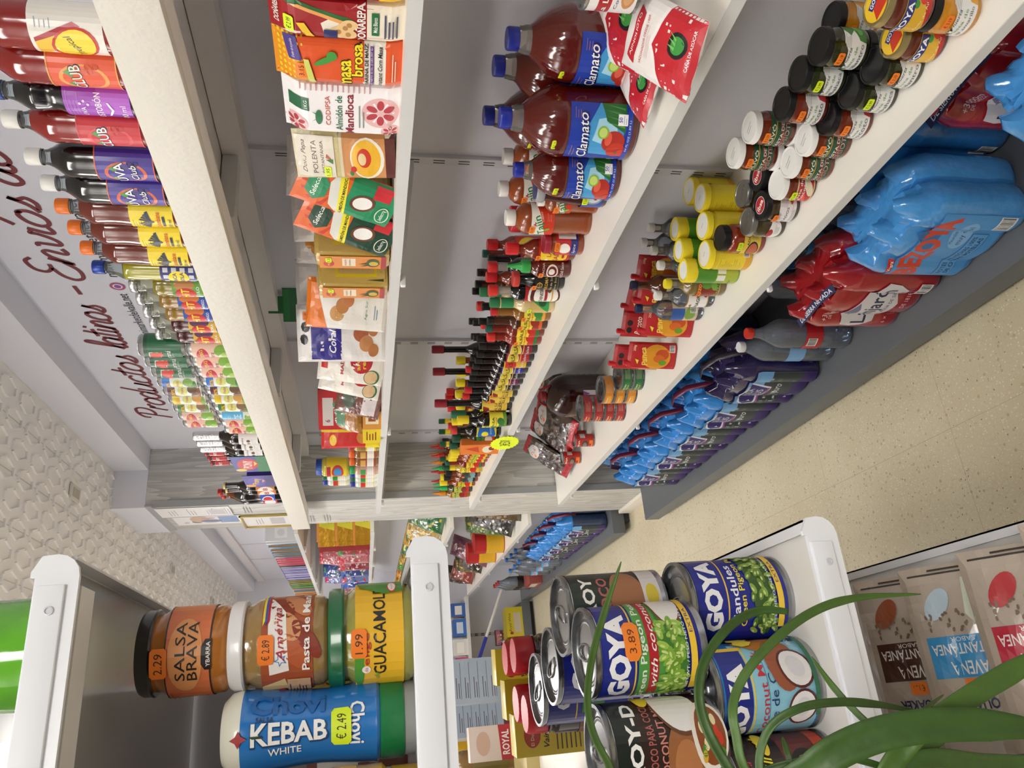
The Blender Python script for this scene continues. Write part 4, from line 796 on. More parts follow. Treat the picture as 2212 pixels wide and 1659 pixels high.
fr_ = [(val, 'red-capped hot sauce bottle with a red label and yellow oval', 1245, 540, .026), (sri, 'brown chili sauce bottle with a bright green nozzle cap', 1235, 577, .026), (kik, 'small flared soy sauce bottle with a red pouring cap and black label', 1221, 604, .026), (ter, 'black sauce bottle with a red cap and red round-crest label', 1210, 629, .027),
 (cre, 'cream-coloured sauce bottle with green neck band and green label', 1200, 655, .026), (pin, 'amber hot sauce bottle with a small red cap and yellow label', 1191, 674, .025), (pin2, 'dark hot sauce bottle with a black cap and orange-yellow label', 1184, 693, .025), (hab, 'red hot sauce bottle with a dark green cap and yellow pepper label', 1177, 710, .024), (hab2, 'red hot sauce bottle with a wide red cap and yellow pepper label', 1171, 727, .025),
 (m1, 'thin black hot sauce bottle with a maroon label', 1162, 748, .023), (m2, 'thin black hot sauce bottle with a red label', 1155, 765, .023), (m3, 'thin black hot sauce bottle with a yellow and red label', 1149, 778, .023), (m4, 'thin black hot sauce bottle with a blue label', 1142, 791, .023), (m5, 'thin black hot sauce bottle with a charcoal label', 1136, 803, .023), (m6, 'thin black hot sauce bottle with a purple label', 1131, 816, .023),
 (m5, 'thin black hot sauce bottle with a charcoal label', 1124, 828, .023), (neg, 'black sauce bottle with a red cap and plain tan label', 1119, 841, .0255), (neg, 'black sauce bottle with a red cap and plain tan label', 1112, 854, .0255), (tall, 'tall black sauce bottle with a maroon cap and tan label at the front', 1107, 869, .0285), (wor, 'black sauce bottle with a patterned green neck cap and red label', 1093, 893, .027),
 (wy, 'black sauce bottle with a yellow cap, ahead of the blue-labelled one', 1088, 908, .0255), (blu, 'black sauce bottle with a bright blue eight-sided label', 1083, 927, .027), (gcol, 'dark sauce bottle with a wide dark green cap and green label', 1070, 958, .0265), (ycap, 'red-brown hot sauce bottle with a broad yellow cap', 1062, 973, .024), (ycap, 'red-brown hot sauce bottle with a broad yellow cap', 1054, 986, .024),
 (hab, 'small hot sauce bottle with red and yellow label near the squeeze bottles', 1048, 997, .024), (gcap, 'yellow-banded hot sauce bottle with a square green cap', 1043, 1008, .0235), (bcap, 'amber hot sauce bottle with a dark teal label and black cap', 1038, 1019, .024), (bcap, 'amber hot sauce bottle with a dark teal label and black cap', 1033, 1029, .024), (ycap, 'red-brown hot sauce bottle with a broad yellow cap', 1027, 1039, .024), (ng, 'squeeze bottle with a bright green nozzle', 1021, 1052, .0235), (no, 'squeeze bottle with an orange nozzle', 1016, 1063, .0235)]
B += [front(*a) for a in fr_]
bk = [(soy, 'soy sauce bottle with a red cap standing in the second row', 1054, 576, .19, .0265), (val, 'red hot sauce bottle with red cap behind the front row', 1052, 528, .172, .0265), (hab, 'red hot sauce bottle with a dark green cap in the back row', 1042, 545, .17, .0245), (m2, 'thin bottle with black cap and red label in the back row', 1054, 558, .176, .0235),
 (pin2, 'dark hot sauce bottle with black cap in the back row', 1029, 584, .172, .0255), (pin2, 'dark hot sauce bottle with black cap in the back row', 1027, 607, .172, .0255), (val, 'red hot sauce bottle with red cap behind the front row', 1050, 598, .172, .0265), (pin2, 'dark hot sauce bottle with black cap in the back row', 1020, 626, .172, .0255), (cre, 'cream-coloured sauce bottle behind the front one', 1037, 638, .178, .026),
 (hab2, 'hot sauce bottle with a wide red cap in the back row', 1030, 660, .16, .025), (m1, 'thin bottle with black cap and maroon label in the back rows', 1040, 655, .176, .0235), (pin2, 'dark hot sauce bottle with black cap in the back row', 1013, 694, .172, .0255), (m4, 'thin black-capped bottle with a blue label in the second row', 1034, 694, .176, .0235), (hab2, 'hot sauce bottle with a wide red cap in the back row', 1040, 713, .16, .025), (m5, 'thin black-capped bottle with a dark label in the back rows', 1022, 704, .176, .0235),
 (m5, 'thin black-capped bottle with a dark label in the back rows', 1018, 728, .176, .0235), (m1, 'thin bottle with black cap and maroon label in the back rows', 1030, 735, .176, .0235), (m6, 'thin black-capped bottle with a purple label in the second row', 1022, 752, .176, .0235), (tallr, 'tall black bottle with a long maroon cap behind the thin bottles', 933, 755, .272, .0275), (tallr, 'tall black bottle with a long maroon cap behind the thin bottles', 935, 803, .272, .0275),
 (m3, 'thin black-capped bottle with a yellow label in the second row', 1024, 768, .176, .0235), (ycap, 'yellow-capped bottle standing by the wall behind the tall bottles', 985, 775, .165, .024), (ycap, 'yellow-capped bottle standing by the wall behind the tall bottles', 986, 800, .165, .024), (m4, 'thin black-capped bottle with a blue label in the second row', 1018, 788, .176, .0235), (m5, 'thin black-capped bottle with a dark label in the back rows', 1014, 803, .176, .0235), (neg, 'red-capped sauce bottle with tan label in the second row', 1008, 818, .18, .0255),
 (ycap, 'yellow-capped bottle standing by the wall behind the tall bottles', 985, 826, .165, .024), (val, 'red-capped sauce bottle by the wall behind the tan labels', 960, 822, .172, .0265), (val, 'red-capped sauce bottle by the wall behind the tan labels', 964, 840, .172, .0265), (ycap, 'yellow-capped bottle standing by the wall behind the tall bottles', 984, 850, .165, .024), (val, 'red-capped sauce bottle by the wall behind the tan labels', 967, 882, .172, .0265), (gcap, 'yellow-banded bottle with a square green cap in the back row', 947, 901, .172, .0235),
 (gcap, 'yellow-banded bottle with a square green cap in the back row', 948, 931, .172, .0235), (ycap, 'yellow-capped bottle in the back near the green caps', 985, 873, .165, .024), (wy, 'yellow-capped black sauce bottle in the second row', 988, 907, .192, .0255), (val, 'red-capped sauce bottle by the wall near the green caps', 968, 921, .172, .0265), (bcap, 'black-capped hot sauce bottle in the back row', 956, 947, .155, .024), (gcol, 'dark sauce bottle with wide green cap in the second row', 978, 940, .18, .0265),
 (gcap, 'yellow-banded bottle with a square green cap in the back row', 950, 959, .172, .0235), (ycap, 'yellow-capped bottle in the second row by the squeeze bottles', 970, 985, .165, .024), (nr, 'squeeze bottle with a red nozzle', 927, 976, .186, .0235), (no, 'squeeze bottle with an orange nozzle', 921, 986, .186, .0235), (gcap, 'yellow-banded bottle with a square green cap in the back row', 950, 992, .172, .0235), (nr, 'squeeze bottle with a red nozzle', 927, 1002, .186, .0235), (no, 'squeeze bottle with an orange nozzle', 921, 1011, .186, .0235),
 (ng, 'squeeze bottle with a bright green nozzle', 930, 1020, .186, .0235), (nr, 'squeeze bottle with a red nozzle', 927, 1030, .186, .0235), (no, 'squeeze bottle with an orange nozzle', 921, 1036, .186, .0235), (bcap, 'black-capped hot sauce bottle in the back row', 956, 1015, .155, .024), (ycap, 'yellow-capped bottle in the second row by the squeeze bottles', 952, 1035, .165, .024), (ng, 'squeeze bottle with a bright green nozzle', 932, 1050, .186, .0235), (nr, 'squeeze bottle with a red nozzle', 924, 1057, .186, .0235)]
for mk, d, px, py, h, r in bk:
    x, y = fromcap(px, py, Z, h)
    if y > 3.66: y = 3.66-random.uniform(0, .05)
    B.append(E1(mk, d, x, y, Z, r, rz=-62))
settle(B)
for e in B: e['y'] = min(e['y'], 3.665)
place(B, 'bottle')
# orange sachet box
put(lambda: block('sauce_carton', .06, .035, .15, 'e07a34', lambda A, w, h: (A.R(-w/2, 0, w/2, h, 'e2803a'), A.E(0, h*.3, w*.35, h*.14, 'e8e0c8'), A.P([(-w*.3, h*.5), (w*.3, h*.56), (w*.1, h*.9)], 'c84a1e'), A.E(w*.1, h*.2, w*.2, h*.08, '9a3a20'))), [(.925, on_z(1075, 944, Z).y, Z, -70, 'flat orange packet leaning among the sauces by the yellow tag')], 'packet')
# yellow scalloped price tag hanging on the shelf edge
n = 22; bm = bmesh.new(); tp = on_x(1090, 957, .892); vs = []
for s in (0, .0012):
    vs.append([bm.verts.new((tp.x-s, tp.y-.075*cos(tau*i/(n*4))*(1+.05*cos(tau*i/4)), tp.z+.052*sin(tau*i/(n*4))*(1+.05*cos(tau*i/4)))) for i in range(n*4)])
bm.faces.new(vs[0]); bm.faces.new(vs[1][::-1])
for i in range(n*4): bm.faces.new((vs[0][i], vs[1][i], vs[1][(i+1) % (n*4)], vs[0][(i+1) % (n*4)]))
root = empty('price_tag', (0, 0, 0)); tag(root, 'fluorescent yellow oval tag with scalloped rim on the middle shelf edge', 'price tag'); bmesh.ops.recalc_face_normals(bm, faces=bm.faces[:]); obj('card', bm, M('e6fb1e', .5), root, False)
A = Art(); A.T('3€50', 0, 0, .042, M('2a2c34', .6), w=.07, shear=.4, rot=.15); A.build('handwriting', lambda u, v, d: (tp.x-.0013-d, tp.y-u, tp.z+v), root, step=10)
# sugar bags and condensed milk at the near end
def a_sugar(A, w, h):
    A.R(-w/2, 0, w/2, h, 'ece7e4'); A.P([(-w/2, 0), (w/2, 0), (w/2, h*.42), (0, h*.52), (-w/2, h*.30)], 'c42230'); A.P([(-w/2, h*.30), (0, h*.52), (w/2, h*.42), (w/2, h*.46), (0, h*.56), (-w/2, h*.34)], 'f2ecea')
    A.E(w*.12, h*.22, w*.16, w*.16, '1a1a1a'); A.E(w*.12, h*.22, w*.11, w*.11, '3f9a44')
    for q in (-.5, 0, .5): A.ly = 6; A.P([(w*.12+w*.1*q-.003, h*.24), (w*.12+w*.1*q+.003, h*.24), (w*.12+w*.16*q+.008, h*.34)], '7cc46a')
    A.T('CAÑA DE AZÚCAR', w*.12, h*.07, h*.035, 'f4f4f4', w=w*.5, bold=.04); A.T('AJI-NO-MOTO', 0, h*.80, h*.05, 'f4ecec', w=w*.6, bold=.04) if False else None
    A.P([(-w*.36, h*.74), (w*.3, h*.70), (w*.36, h*.80), (-w*.3, h*.86)], 'c42230'); A.T('AJINOMOTO', 0, h*.78, h*.045, 'f6eeee', w=w*.55, bold=.03, rot=-.1); A.T('SAZONADOR DESDE 1909', 0, h*.64, h*.030, 'c84a50', w=w*.6); A.lines(-w*.2, w*.2, h*.60, 3, h*.02, 'd8a0a0')
sug = lambda: bag('sugar_bag', .15, .21, .045, 'e6e0dc', a_sugar, 'pillow', .003, 4)
def lay(mk_, px, py, z, rz, tx, lb, h, grp, cat='bag', sc=1, ty=0):
    c = on_z(px, py, z); o = put(mk_, [(0, 0, 0, rz, lb, (tx, ty), sc)], cat, grp)[0]
    o.location = c-o.rotation_euler.to_matrix() @ Vector((0, 0, h/2*sc)); return o
lay(sug, 1432, 95, Z+.060, -66, -68, 'red and white sugar bag with a green cane emblem, nearest the shelf edge', .21, 'lying sugar and seasoning bags', sc=.80)
lay(sug, 1382, 165, Z+.030, -74, -86, 'flat red and white seasoning bag whose tip points past the juice bottle', .21, 'lying sugar and seasoning bags', sc=.74)
lay(sug, 1335, 42, Z+.075, -60, -75, 'pale seasoning bag lying at the back of the sugar pile', .21, 'lying sugar and seasoning bags', sc=.95)
def a_milk(A, w, h):
    A.R(-w/2, 0, w/2, h, 'ece8e6'); A.R(-w*.3, h*.52, w*.3, h*.80, 'b01e28'); A.T('La Lechera', 0, h*.66, h*.12, 'f6f2f0', w=w*.42, bold=.03); A.T('Condensed', 0, h*.42, h*.07, '24449a', w=w*.28); A.E(0, h*.2, w*.13, h*.16, 'c98f5a'); A.E(0, h*.2, w*.10, h*.12, 'd9a878')
put(lambda: can('milk_can', .038, .084, a_milk), [(.985, .775, Z+.11, -60, 'white and red condensed milk can on top of the sugar bags')], 'can')
# ---------------------------------------------------------------- lowest shelf: paste jars, drink powders, vinegars, pouches and cans
Z = ZC; C = []
def a_huerta(name, c1, leaf):
    def f(A, w, h):
        A.P([(-w*.30, 0), (w*.26, 0), (w*.26, h), (w*.08, h), (w*.02, h*.8), (-w*.08, h*.72), (-w*.14, h*.45), (-w*.30, h*.4)], 'e9e8e6'); A.P([(w*.08, 0), (w*.40, 0), (w*.40, h), (w*.20, h), (w*.14, h*.7), (w*.20, h*.5), (w*.10, h*.3)], leaf)
        for i in range(5): A.ly = 4; A.E(w*(.18+.045*i), h*(.25+.14*(i % 4)), w*.035, h*.12, c1)
        A.T('D.Huerta', -w*.06, h*.70, h*.14, '3a3836', w=w*.2, shear=.4); A.T('Pasta de', -w*.06, h*.44, h*.13, '6aa050' if leaf[0] != 'a' else 'c43a3a', w=w*.22); A.T(name, -w*.05, h*.20, h*.17, '5a5856', w=w*.24); A.lines(w*.04, w*.16, h*.95, 4, h*.07, '8a8a88')
    return f
BL, WL, SL = M('121214', .3), M('ecebe8', .3), MET('b4b4b2')
def hj(n, c1, leaf, liq, st): return lambda: jar('paste_jar', .034, .084, BL, liq, (.010, .052, a_huerta(n, c1, leaf)), (st[0], st[1], .053, -.35), lidr=.0335, lh=.014)
cil, bas, roc = hj('cilantro', '5aa83c', '3c7a2a', '2a2c10', (TC, '€ 3.19')), hj('albahaca', '4a9a3c', '2c6a2a', '262c10', (TO, '€ 2.99')), hj('rocoto', 'd8342c', 'b8282c', '6a2410', (TC, '€ 3.19'))
aji = hj('ají amarillo', 'f0b02a', 'e0a03a', 'c8861c', (TC, '€ 3.19'))
def a_goya(A, w, h): A.R(-w*.42, 0, w*.42, h, 'e0b02c'); A.P([(-w*.12, 0), (w*.42, 0), (w*.42, h*.8)], 'c42c24'); A.E(w*.10, h*.35, w*.05, h*.16, 'd8382c'); A.E(w*.16, h*.26, w*.05, h*.15, 'e04a34'); A.E(w*.05, h*.6, w*.03, h*.10, '3a9a3c'); A.R(-w*.22, h*.66, w*.08, h*.98, '1c2c7c'); A.T('GOYA', -w*.07, h*.82, h*.22, 'ffffff', w=w*.26, bold=.06); A.T('Pasta de Ají', -w*.04, h*.2, h*.10, 'f6ecd0', w=w*.22); A.R(w*.2, h*.55, w*.36, h*.95, 'ece8e0')
gj = lambda: jar('paste_jar', .034, .084, M('b9a878', .3, metal=.8), '5a1c0c', (.008, .052, a_goya), None, lambda A, r: (A.E(0, 0, r*.80, r*.80, 'f0c62a', 28), A.P([(-r*.6, -r*.5), (r*.3, -r*.7), (r*.7, 0), (-r*.2, r*.1)], 'd0381e'), A.R(-r*.35, r*.05, r*.6, r*.42, '1c2c7c'), A.T('GOYA', r*.13, r*.23, r*.26, 'ffffff', w=r*.8, bold=.05)), lidr=.034, lh=.013)
def a_achi(A, w, h):
    A.R(-w*.42, 0, w*.42, h, '1d5034')
    for i in range(26): A.ly = 2; A.E(-w*.24+w*.5*((i*37) % 26)/26, h*(.08+.62*((i*11) % 26)/26), w*.03, h*.06, ('6a2a1c', '8a3a2a', '9a6a4a')[i % 3])
    A.P([(-w*.22, h*.66), (w*.2, h*.72), (w*.2, h*.76), (-w*.22, h*.70)], 'c8a23a'); A.T('OLIVÓ', -w*.04, h*.86, h*.20, 'e9e2d4', w=w*.26, bold=.04); A.T('ACHIOTE', -w*.04, h*.20, h*.20, 'f2ddd6', w=w*.34, bold=.06); A.T('ACHIOTE', -w*.04, h*.20, h*.17, '8a2424', w=w*.32, bold=.02); A.T('PASTA DE', -w*.03, h*.44, h*.14, 'f2ddd6', w=w*.28, bold=.03)
ach = lambda: jar('paste_jar', .034, .090, WL, '6e2c12', (.012, .058, a_achi), (TC, '€ 3.59', .062, -.3), lambda A, r: A.lines(-r*.4, r*.4, r*.1, 2, r*.22, 'a8a8a8', r*.05), lidr=.0335, lh=.014)
def a_rocp(A, w, h): A.R(-w*.42, 0, w*.42, h, 'b8222c'); A.R(-w*.42, h*.92, w*.42, h, 'd8c48a'); A.R(-w*.42, 0, w*.42, h*.06, 'd8c48a'); A.P([(-w*.3, h*.10), (-w*.05, h*.6), (w*.0, h*.5), (-w*.22, h*.08)], 'e8402c'); A.E(w*.05, h*.34, w*.11, h*.2, 'e8d8b8', rot=.4); A.T('Pasta de', -w*.0, h*.80, h*.15, 'f6efe6', w=w*.26, bold=.02); A.T('Rocoto', w*.0, h*.60, h*.17, 'f6efe6', w=w*.24, bold=.03)
rop = lambda: jar('paste_jar', .033, .080, WL, '6e2410', (.006, .046, a_rocp), (TO, '€ 2.49', .048, -.4), lidr=.0335, lh=.014)
def a_ibsa(A, w, h): A.P([(-w*.32, 0), (w*.30, 0), (w*.30, h), (w*.02, h), (-w*.04, h*.7), (-w*.32, h*.6)], 'e6e4e4'); A.lines(w*.06, w*.28, h*.92, 6, h*.07, '7a787a'); A.E(-w*.22, h*.3, w*.05, h*.16, 'a8202c'); A.T('PELADOS', -w*.06, h*.5, h*.14, '4a3a34', w=w*.24, bold=.02); A.E(w*.14, h*.3, w*.05, h*.10, 'b06a3a'); A.lines(-w*.12, w*.1, h*.22, 3, h*.07, '7a6a60')
def l_ibsa(A, r): A.E(0, 0, r*.58, r*.58, 'f0e8e8', 28); A.E(0, 0, r*.54, r*.54, 'b81e2a', 28); A.T('ibsa', 0, 0, r*.40, 'f8f2f0', w=r*.85, bold=.05); A.E(-r*.18, -r*.34, r*.07, r*.07, '3a9a3c')
ibj = lambda: jar('paste_jar', .034, .082, BL, '3a2a16', (.010, .050, a_ibsa), (TC, '€ 2.59', .052, -.5), l_ibsa, lidr=.0345, lh=.014)
ibs = lambda: jar('paste_jar', .034, .086, SL, '3e3216', (.010, .050, lambda A, w, h: (A.E(-w*.02, h*.4, w*.12, h*.38, 'e6e4e0'), A.R(-w*.02, h*.3, w*.2, h*.7, 'e6e4e0'), A.E(-w*.06, h*.66, w*.06, h*.18, 'a8202c'), A.E(w*.12, h*.42, w*.04, h*.14, '9a3a2a'), A.lines(-w*.06, w*.06, h*.4, 3, h*.09, '5a5a58'))), None, lambda A, r: A.lines(-r*.4, r*.4, r*.1, 2, r*.22, '6a6a68', r*.05), lidr=.0335, lh=.013)
def a_fri(A, w, h): A.R(-w*.40, 0, w*.40, h, 'dfc23a'); A.E(-w*.06, h*.40, w*.11, h*.34, '1a1412', 18); A.E(-w*.06, h*.40, w*.09, h*.28, 'b85a3a'); A.T('ADOBO', w*.10, h*.72, h*.14, '2a2018', w=w*.2, bold=.03); A.lines(w*.08, w*.28, h*.5, 4, h*.09, '4a3a1a')
fri = lambda: jar('paste_jar', .036, .108, BL, '8a2c10', (.014, .058, a_fri), (TO, '€ 2.59', .066, -.1), lidr=.0325, lh=.018, neck=.88)
def a_choc(A, w, h): A.R(-w/2, 0, w/2, h, 'ead12c'); A.R(-w/2, 0, w/2, h*.16, 'e2a52e'); A.lines(-w*.22, w*.04, h*.92, 13, h*.055, '6a5a20'); A.E(-w*.30, h*.5, w*.06, h*.14, '6a3a1a'); A.T('Choco', -w*.36, h*.74, h*.14, '24308a', w=w*.24, bold=.05); A.bars(w*.06, h*.06, w*.16, h*.24)
cho = lambda: jar('cocoa_jar', .037, .118, M('efd628', .35), M('e2c82a', .35), (.006, .094, a_choc), None, lambda A, r: (A.E(0, 0, r*.86, r*.86, 'e9e9e6', 28), A.lines(-r*.2, r*.2, r*.05, 1, .004, '8a8a88', .0015)), lidr=.037, lh=.016, neck=.97)
def a_grn(A, w, h): A.R(-w/2, 0, w/2, h, 'a9b83a'); A.R(-w/2, h*.52, w/2, h, '4f8f2c'); A.R(-w/2, h*.3, w/2, h*.52, '84a834'); A.R(-w*.06, h*.30, w*.03, h*.50, 'e8e8dc'); A.R(w*.05, h*.30, w*.14, h*.50, 'e8e8dc'); A.T('Mate con limón', -w*.2, h*.18, h*.07, '3a4a1a', w=w*.3, shear=.3); A.E(-w*.26, h*.36, w*.06, h*.10, 'c8401e'); A.P([(-w*.34, h*.6), (-w*.28, h*.44), (-w*.22, h*.6)], 'd8e07a')
def grm():
    R, h = .031, .148; root = empty('powder_canister'); lathe_o('body', [(R*.94, 0), (R, .004), (R, h-.026)], M('8aa834', .3, coat=.4), root, 28); A = Art(); a_grn(A, tau*R, h-.034); A.build('label', cyl(R+.0002, .006), root, step=.006)
    lathe_o('lid', [(R*1.03, h-.030), (R*1.04, h-.002), (R*.99, h), (R*.82, h), (R*.80, h-.002), (.0001, h-.002)], M('ecd62a', .35), root, 28, lambda a, z: 1+.02*cos(a*3)); lathe_o('lid_disc', [(R*.79, h-.0018), (.0001, h-.0010)], M('ededea', .4), root, 24); return root
def vin(name, liq, capc, art, h=.168, R=.031, clear=CLB, fill=None, st=None, strap=None):
    return lambda: bottle(name, R, h, h*.56, h*.76, .0115, LQ(liq) if isinstance(liq, str) else liq, fill or h*.68, (.0135, .017, M(capc, .35)), (.020, h*.50, art), clear, rib=.0, waist=(.02, .01, .04), sticker=(TC, '0.99', h*.46, -.5, .9) if st else None, shape=None)
def a_ver(A, w, h): A.R(-w*.42, 0, w*.42, h, 'c8ae6a'); A.E(-w*.02, h*.5, w*.14, h*.36, '8a2a1c'); A.E(w*.12, h*.6, w*.10, h*.28, '5a9a2c'); A.E(w*.10, h*.22, w*.10, h*.2, '7ab03c'); A.R(-w*.26, h*.82, w*.12, h, 'b8202c'); A.T('ADEREZO', -w*.06, h*.91, h*.12, 'f0d23a', w=w*.3, bold=.04); A.T('ENSALADA', w*.02, h*.10, h*.11, '3a2a10', w=w*.3, bold=.03)
def a_vgr(A, w, h): A.R(-w*.42, 0, w*.42, h, 'ece9e8'); A.R(-w*.42, h*.94, w*.42, h, '9a7a3a'); A.R(-w*.42, 0, w*.42, h*.05, '9a7a3a'); A.T('VINAGRE', -w*.02, h*.5, h*.16, '1c1a1a', w=w*.30, bold=.04); A.P([(-w*.16, h*.7), (-w*.04, h*.74), (-w*.06, h*.86)], 'a85a34'); A.E(w*.12, h*.16, w*.05, h*.1, 'b8302c'); A.E(w*.18, h*.22, w*.04, h*.07, '6aa03c')
CLR2 = GL('d6dde6', .10)
v1 = vin('vinegar_bottle', '7c6838', 'ecd82c', a_ver, fill=.125, st=1); v2 = vin('vinegar_bottle', CLR2, 'e8e8e6', a_vgr, fill=.12); v3 = vin('vinegar_bottle', CLR2, '1e2450', lambda A, w, h: (A.R(-w*.30, 0, w*.20, h, 'c8b89a'), A.R(-w*.30, h*.5, w*.1, h, '2c5aa8'), A.E(w*.02, h*.3, w*.1, h*.2, '7aa03c'), A.bars(w*.04, h*.05, w*.18, h*.3)), h=.198, R=.033, fill=.15)
v3b = vin('vinegar_bottle', '5a2c12', '1e2450', lambda A, w, h: A.R(-w*.3, 0, w*.2, h, 'c8b89a'), h=.198, R=.033, fill=.165)
def cf(mk, d, px, py, r, rz=-62, cat='jar', z=Z, fix=1, back=0):
    p = on_z(px, py, z); l = sqrt(p.x**2+p.y**2); return E1(mk, d, p.x+p.x/l*r+back, p.y+p.y/l*r, z, r, rz=rz, fix=fix, cat=cat)
C += [cf(gj, 'gold-lidded pepper paste jar on the shelf floor near the top corner', 2048, 92, .034), cf(cil, 'green coriander paste jar standing on the shelf with an orange tag', 1998, 150, .034), cf(bas, 'green basil paste jar standing directly on the shelf', 1942, 205, .034), cf(roc, 'red rocoto paste jar standing directly on the shelf', 1888, 262, .034),
      cf(ach, 'white-lidded red achiote jar in the front row', 1842, 307, .034), cf(ach, 'white-lidded red achiote jar in the front row', 1805, 355, .034), cf(rop, 'white-lidded jar with a red chili label and yellow tag', 1766, 402, .034), cf(ibj, 'brown jar with a round red badge on its black lid, front row', 1730, 447, .035), cf(ibs, 'brown jar with a plain silver lid in the front row', 1700, 482, .034),
      cf(fri, 'red bean paste jar with a black lid and yellow label', 1656, 517, .036), cf(cho, 'squat yellow cocoa jar with a white disc lid, front row', 1628, 552, .037), cf(grm, 'green and yellow powder canister with a scalloped lid, front row', 1600, 587, .032), cf(v1, 'tan salad vinegar bottle with a bright yellow cap', 1571, 615, .031, cat='bottle'), cf(v2, 'clear vinegar bottle with a white cap and white label, front row', 1546, 640, .031, cat='bottle'), cf(v3, 'clear waisted vinegar bottle with a dark blue cap, front row', 1522, 668, .033, cat='bottle')]
def up(mk, low, d, dl, px, py, h, hl):
    """a jar on top of another one in the back row"""
    zz = Z+hl+.0005; p = on_z(px, py, zz+h); C.append(E1(low, dl, p.x, p.y, Z, .034, fix=1, rz=-60, cat='jar')); C.append(E1(mk, d, p.x, p.y, zz, .034, fix=1, rz=-60, cat='jar'))
up(cil, cil, 'green coriander paste jar stacked on another jar in the back row', 'coriander paste jar hidden underneath its twin in the back row', 1766, 100, .084, .084)
up(bas, bas, 'green basil paste jar with a yellow tag, stacked in the back row', 'basil paste jar underneath its twin in the back row', 1722, 160, .084, .084)
up(roc, roc, 'red rocoto paste jar stacked on another in the back row', 'rocoto paste jar underneath its twin in the back row', 1687, 225, .084, .084)
C.append(E1(aji, 'yellow chili paste jar with a black lid, under a gold-lidded jar', .972, .756, Z, .034, fix=1, rz=-60, cat='jar')); C.append(E1(gj, 'gold-lidded pepper paste jar stacked on a yellow one at the frame edge', .972, .756, Z+.0845, .034, fix=1, rz=-60, cat='jar'))
up(ach, ach, 'white-lidded achiote jar stacked in the back row, nearer one', 'lower achiote jar under the nearer stacked one', 1618, 275, .090, .090)
up(ach, ach, 'white-lidded achiote jar stacked in the back row, with an orange tag', 'lower achiote jar under the farther stacked one', 1583, 330, .090, .090)
for mk, d, px, py, h, r, ct in ((aji, 'black-lidded jar in the far corner behind the stacked gold lid', 1795, 42, .084, .034, 'jar'), (ibj, 'brown jar with a round red badge on its lid, back row', 1634, 383, .082, .035, 'jar'), (ibs, 'brown jar with a plain silver lid in the back row', 1602, 418, .086, .034, 'jar'),
    (cho, 'squat yellow cocoa jar with a white disc lid, in the back', 1490, 408, .118, .037, 'jar'), (cho, 'squat yellow cocoa jar with a white disc lid, in the back', 1510, 452, .118, .037, 'jar'), (cho, 'squat yellow cocoa jar with a white disc lid, in the back', 1516, 500, .118, .037, 'jar'), (grm, 'green and yellow powder canister behind the front one', 1458, 503, .148, .032, 'canister'), (grm, 'green and yellow powder canister behind the front one', 1466, 545, .148, .032, 'canister'),
    (v2, 'clear vinegar bottle with a white cap in the back rows', 1400, 492, .168, .031, 'bottle'), (v2, 'clear vinegar bottle with a white cap in the back rows', 1384, 524, .168, .031, 'bottle'), (v2, 'clear vinegar bottle with a white cap in the back rows', 1406, 541, .168, .031, 'bottle'), (v2, 'clear vinegar bottle with a white cap in the back rows', 1421, 573, .168, .031, 'bottle'), (v3b, 'brown waisted bottle with a dark blue cap in the second row', 1363, 616, .198, .033, 'bottle')):
    x, y = fromcap(px, py, Z, h); C.append(E1(mk, d, x, y, Z, r, rz=-60, cat=ct, fix=0))
settle(C); place(C, 'jar')
# spouted red pouches
def doy(a):
    def f():
        w, h = .088, .150; root = bag('spouted_pouch', w, h, .034, 'a81c20', a, 'stand', .0012, 5, 4.0, back='9a1a1e'); bm = bmesh.new(); lathe(bm, [(.0085, h*.93), (.0085, h+.012), (.006, h+.014)], 16, None, -w*.30, 0); obj('spout_cap', bm, M('c8202a', .35), root); return root
    return f
def a_pan(A, w, h): A.R(-w/2, 0, w/2, h, 'b81e22'); A.E(0, h*.42, w*.46, h*.30, 'e29a24'); A.E(w*.1, h*.3, w*.2, h*.14, 'c8501c'); A.E(-w*.05, h*.36, w*.15, h*.12, 'd86a24'); A.E(-w*.2, h*.28, w*.1, h*.08, '6aa02c'); A.T('Panca', 0, h*.68, h*.12, 'f4d65a', w=w*.7, bold=.05, shear=.2, rot=.2); A.bars(w*.2, h*.04, w*.45, h*.16); A.T('250g', w*.3, h*.88, h*.06, 'f6e6c0'); A.P([(-w*.3, h*.8), (-w*.1, h*.86), (-w*.14, h*.78)], 'e8d83a')
def a_ros(A, w, h): A.R(-w/2, 0, w/2, h, 'a81a20'); A.R(-w/2, 0, w/2, h*.42, 'c89a62'); A.E(0, h*.5, w*.36, h*.1, 'b8863a'); A.T('Rocoto', 0, h*.66, h*.12, 'f4e8d8', w=w*.7, shear=.3, bold=.02); A.E(-w*.2, h*.84, w*.12, h*.06, '1a1614', 8); A.E(w*.08, h*.84, w*.12, h*.06, '1a1614', 8)
pan, ros = doy(a_pan), doy(a_ros)
for mk, L_ in ((pan, [(1.00, 1.905, 'orange and red spouted chili pouch in front of the others', -48), (1.10, 1.90, 'red spouted chili pouch directly behind the orange one', -50), (1.17, 1.88, 'dark red spouted pouch at the back near the wall', -50), (1.13, 2.0, 'red spouted pouch at the back beside the vinegar', -60), (.965, 2.06, 'tall red spouted pouch at the front edge near the tuna cans', -45)]), (ros, [(1.08, 2.07, 'red and tan sauce pouch behind the tall spouted pouch', -50), (1.02, 2.19, 'red and tan sauce pouch leaning by the green cans', -50)])):
    put(mk, [(x, y, Z, rz, d, (-6, 0)) for x, y, d, rz in L_], 'pouch', 'spouted chili pouches' if mk is pan else 'tan sauce pouches')
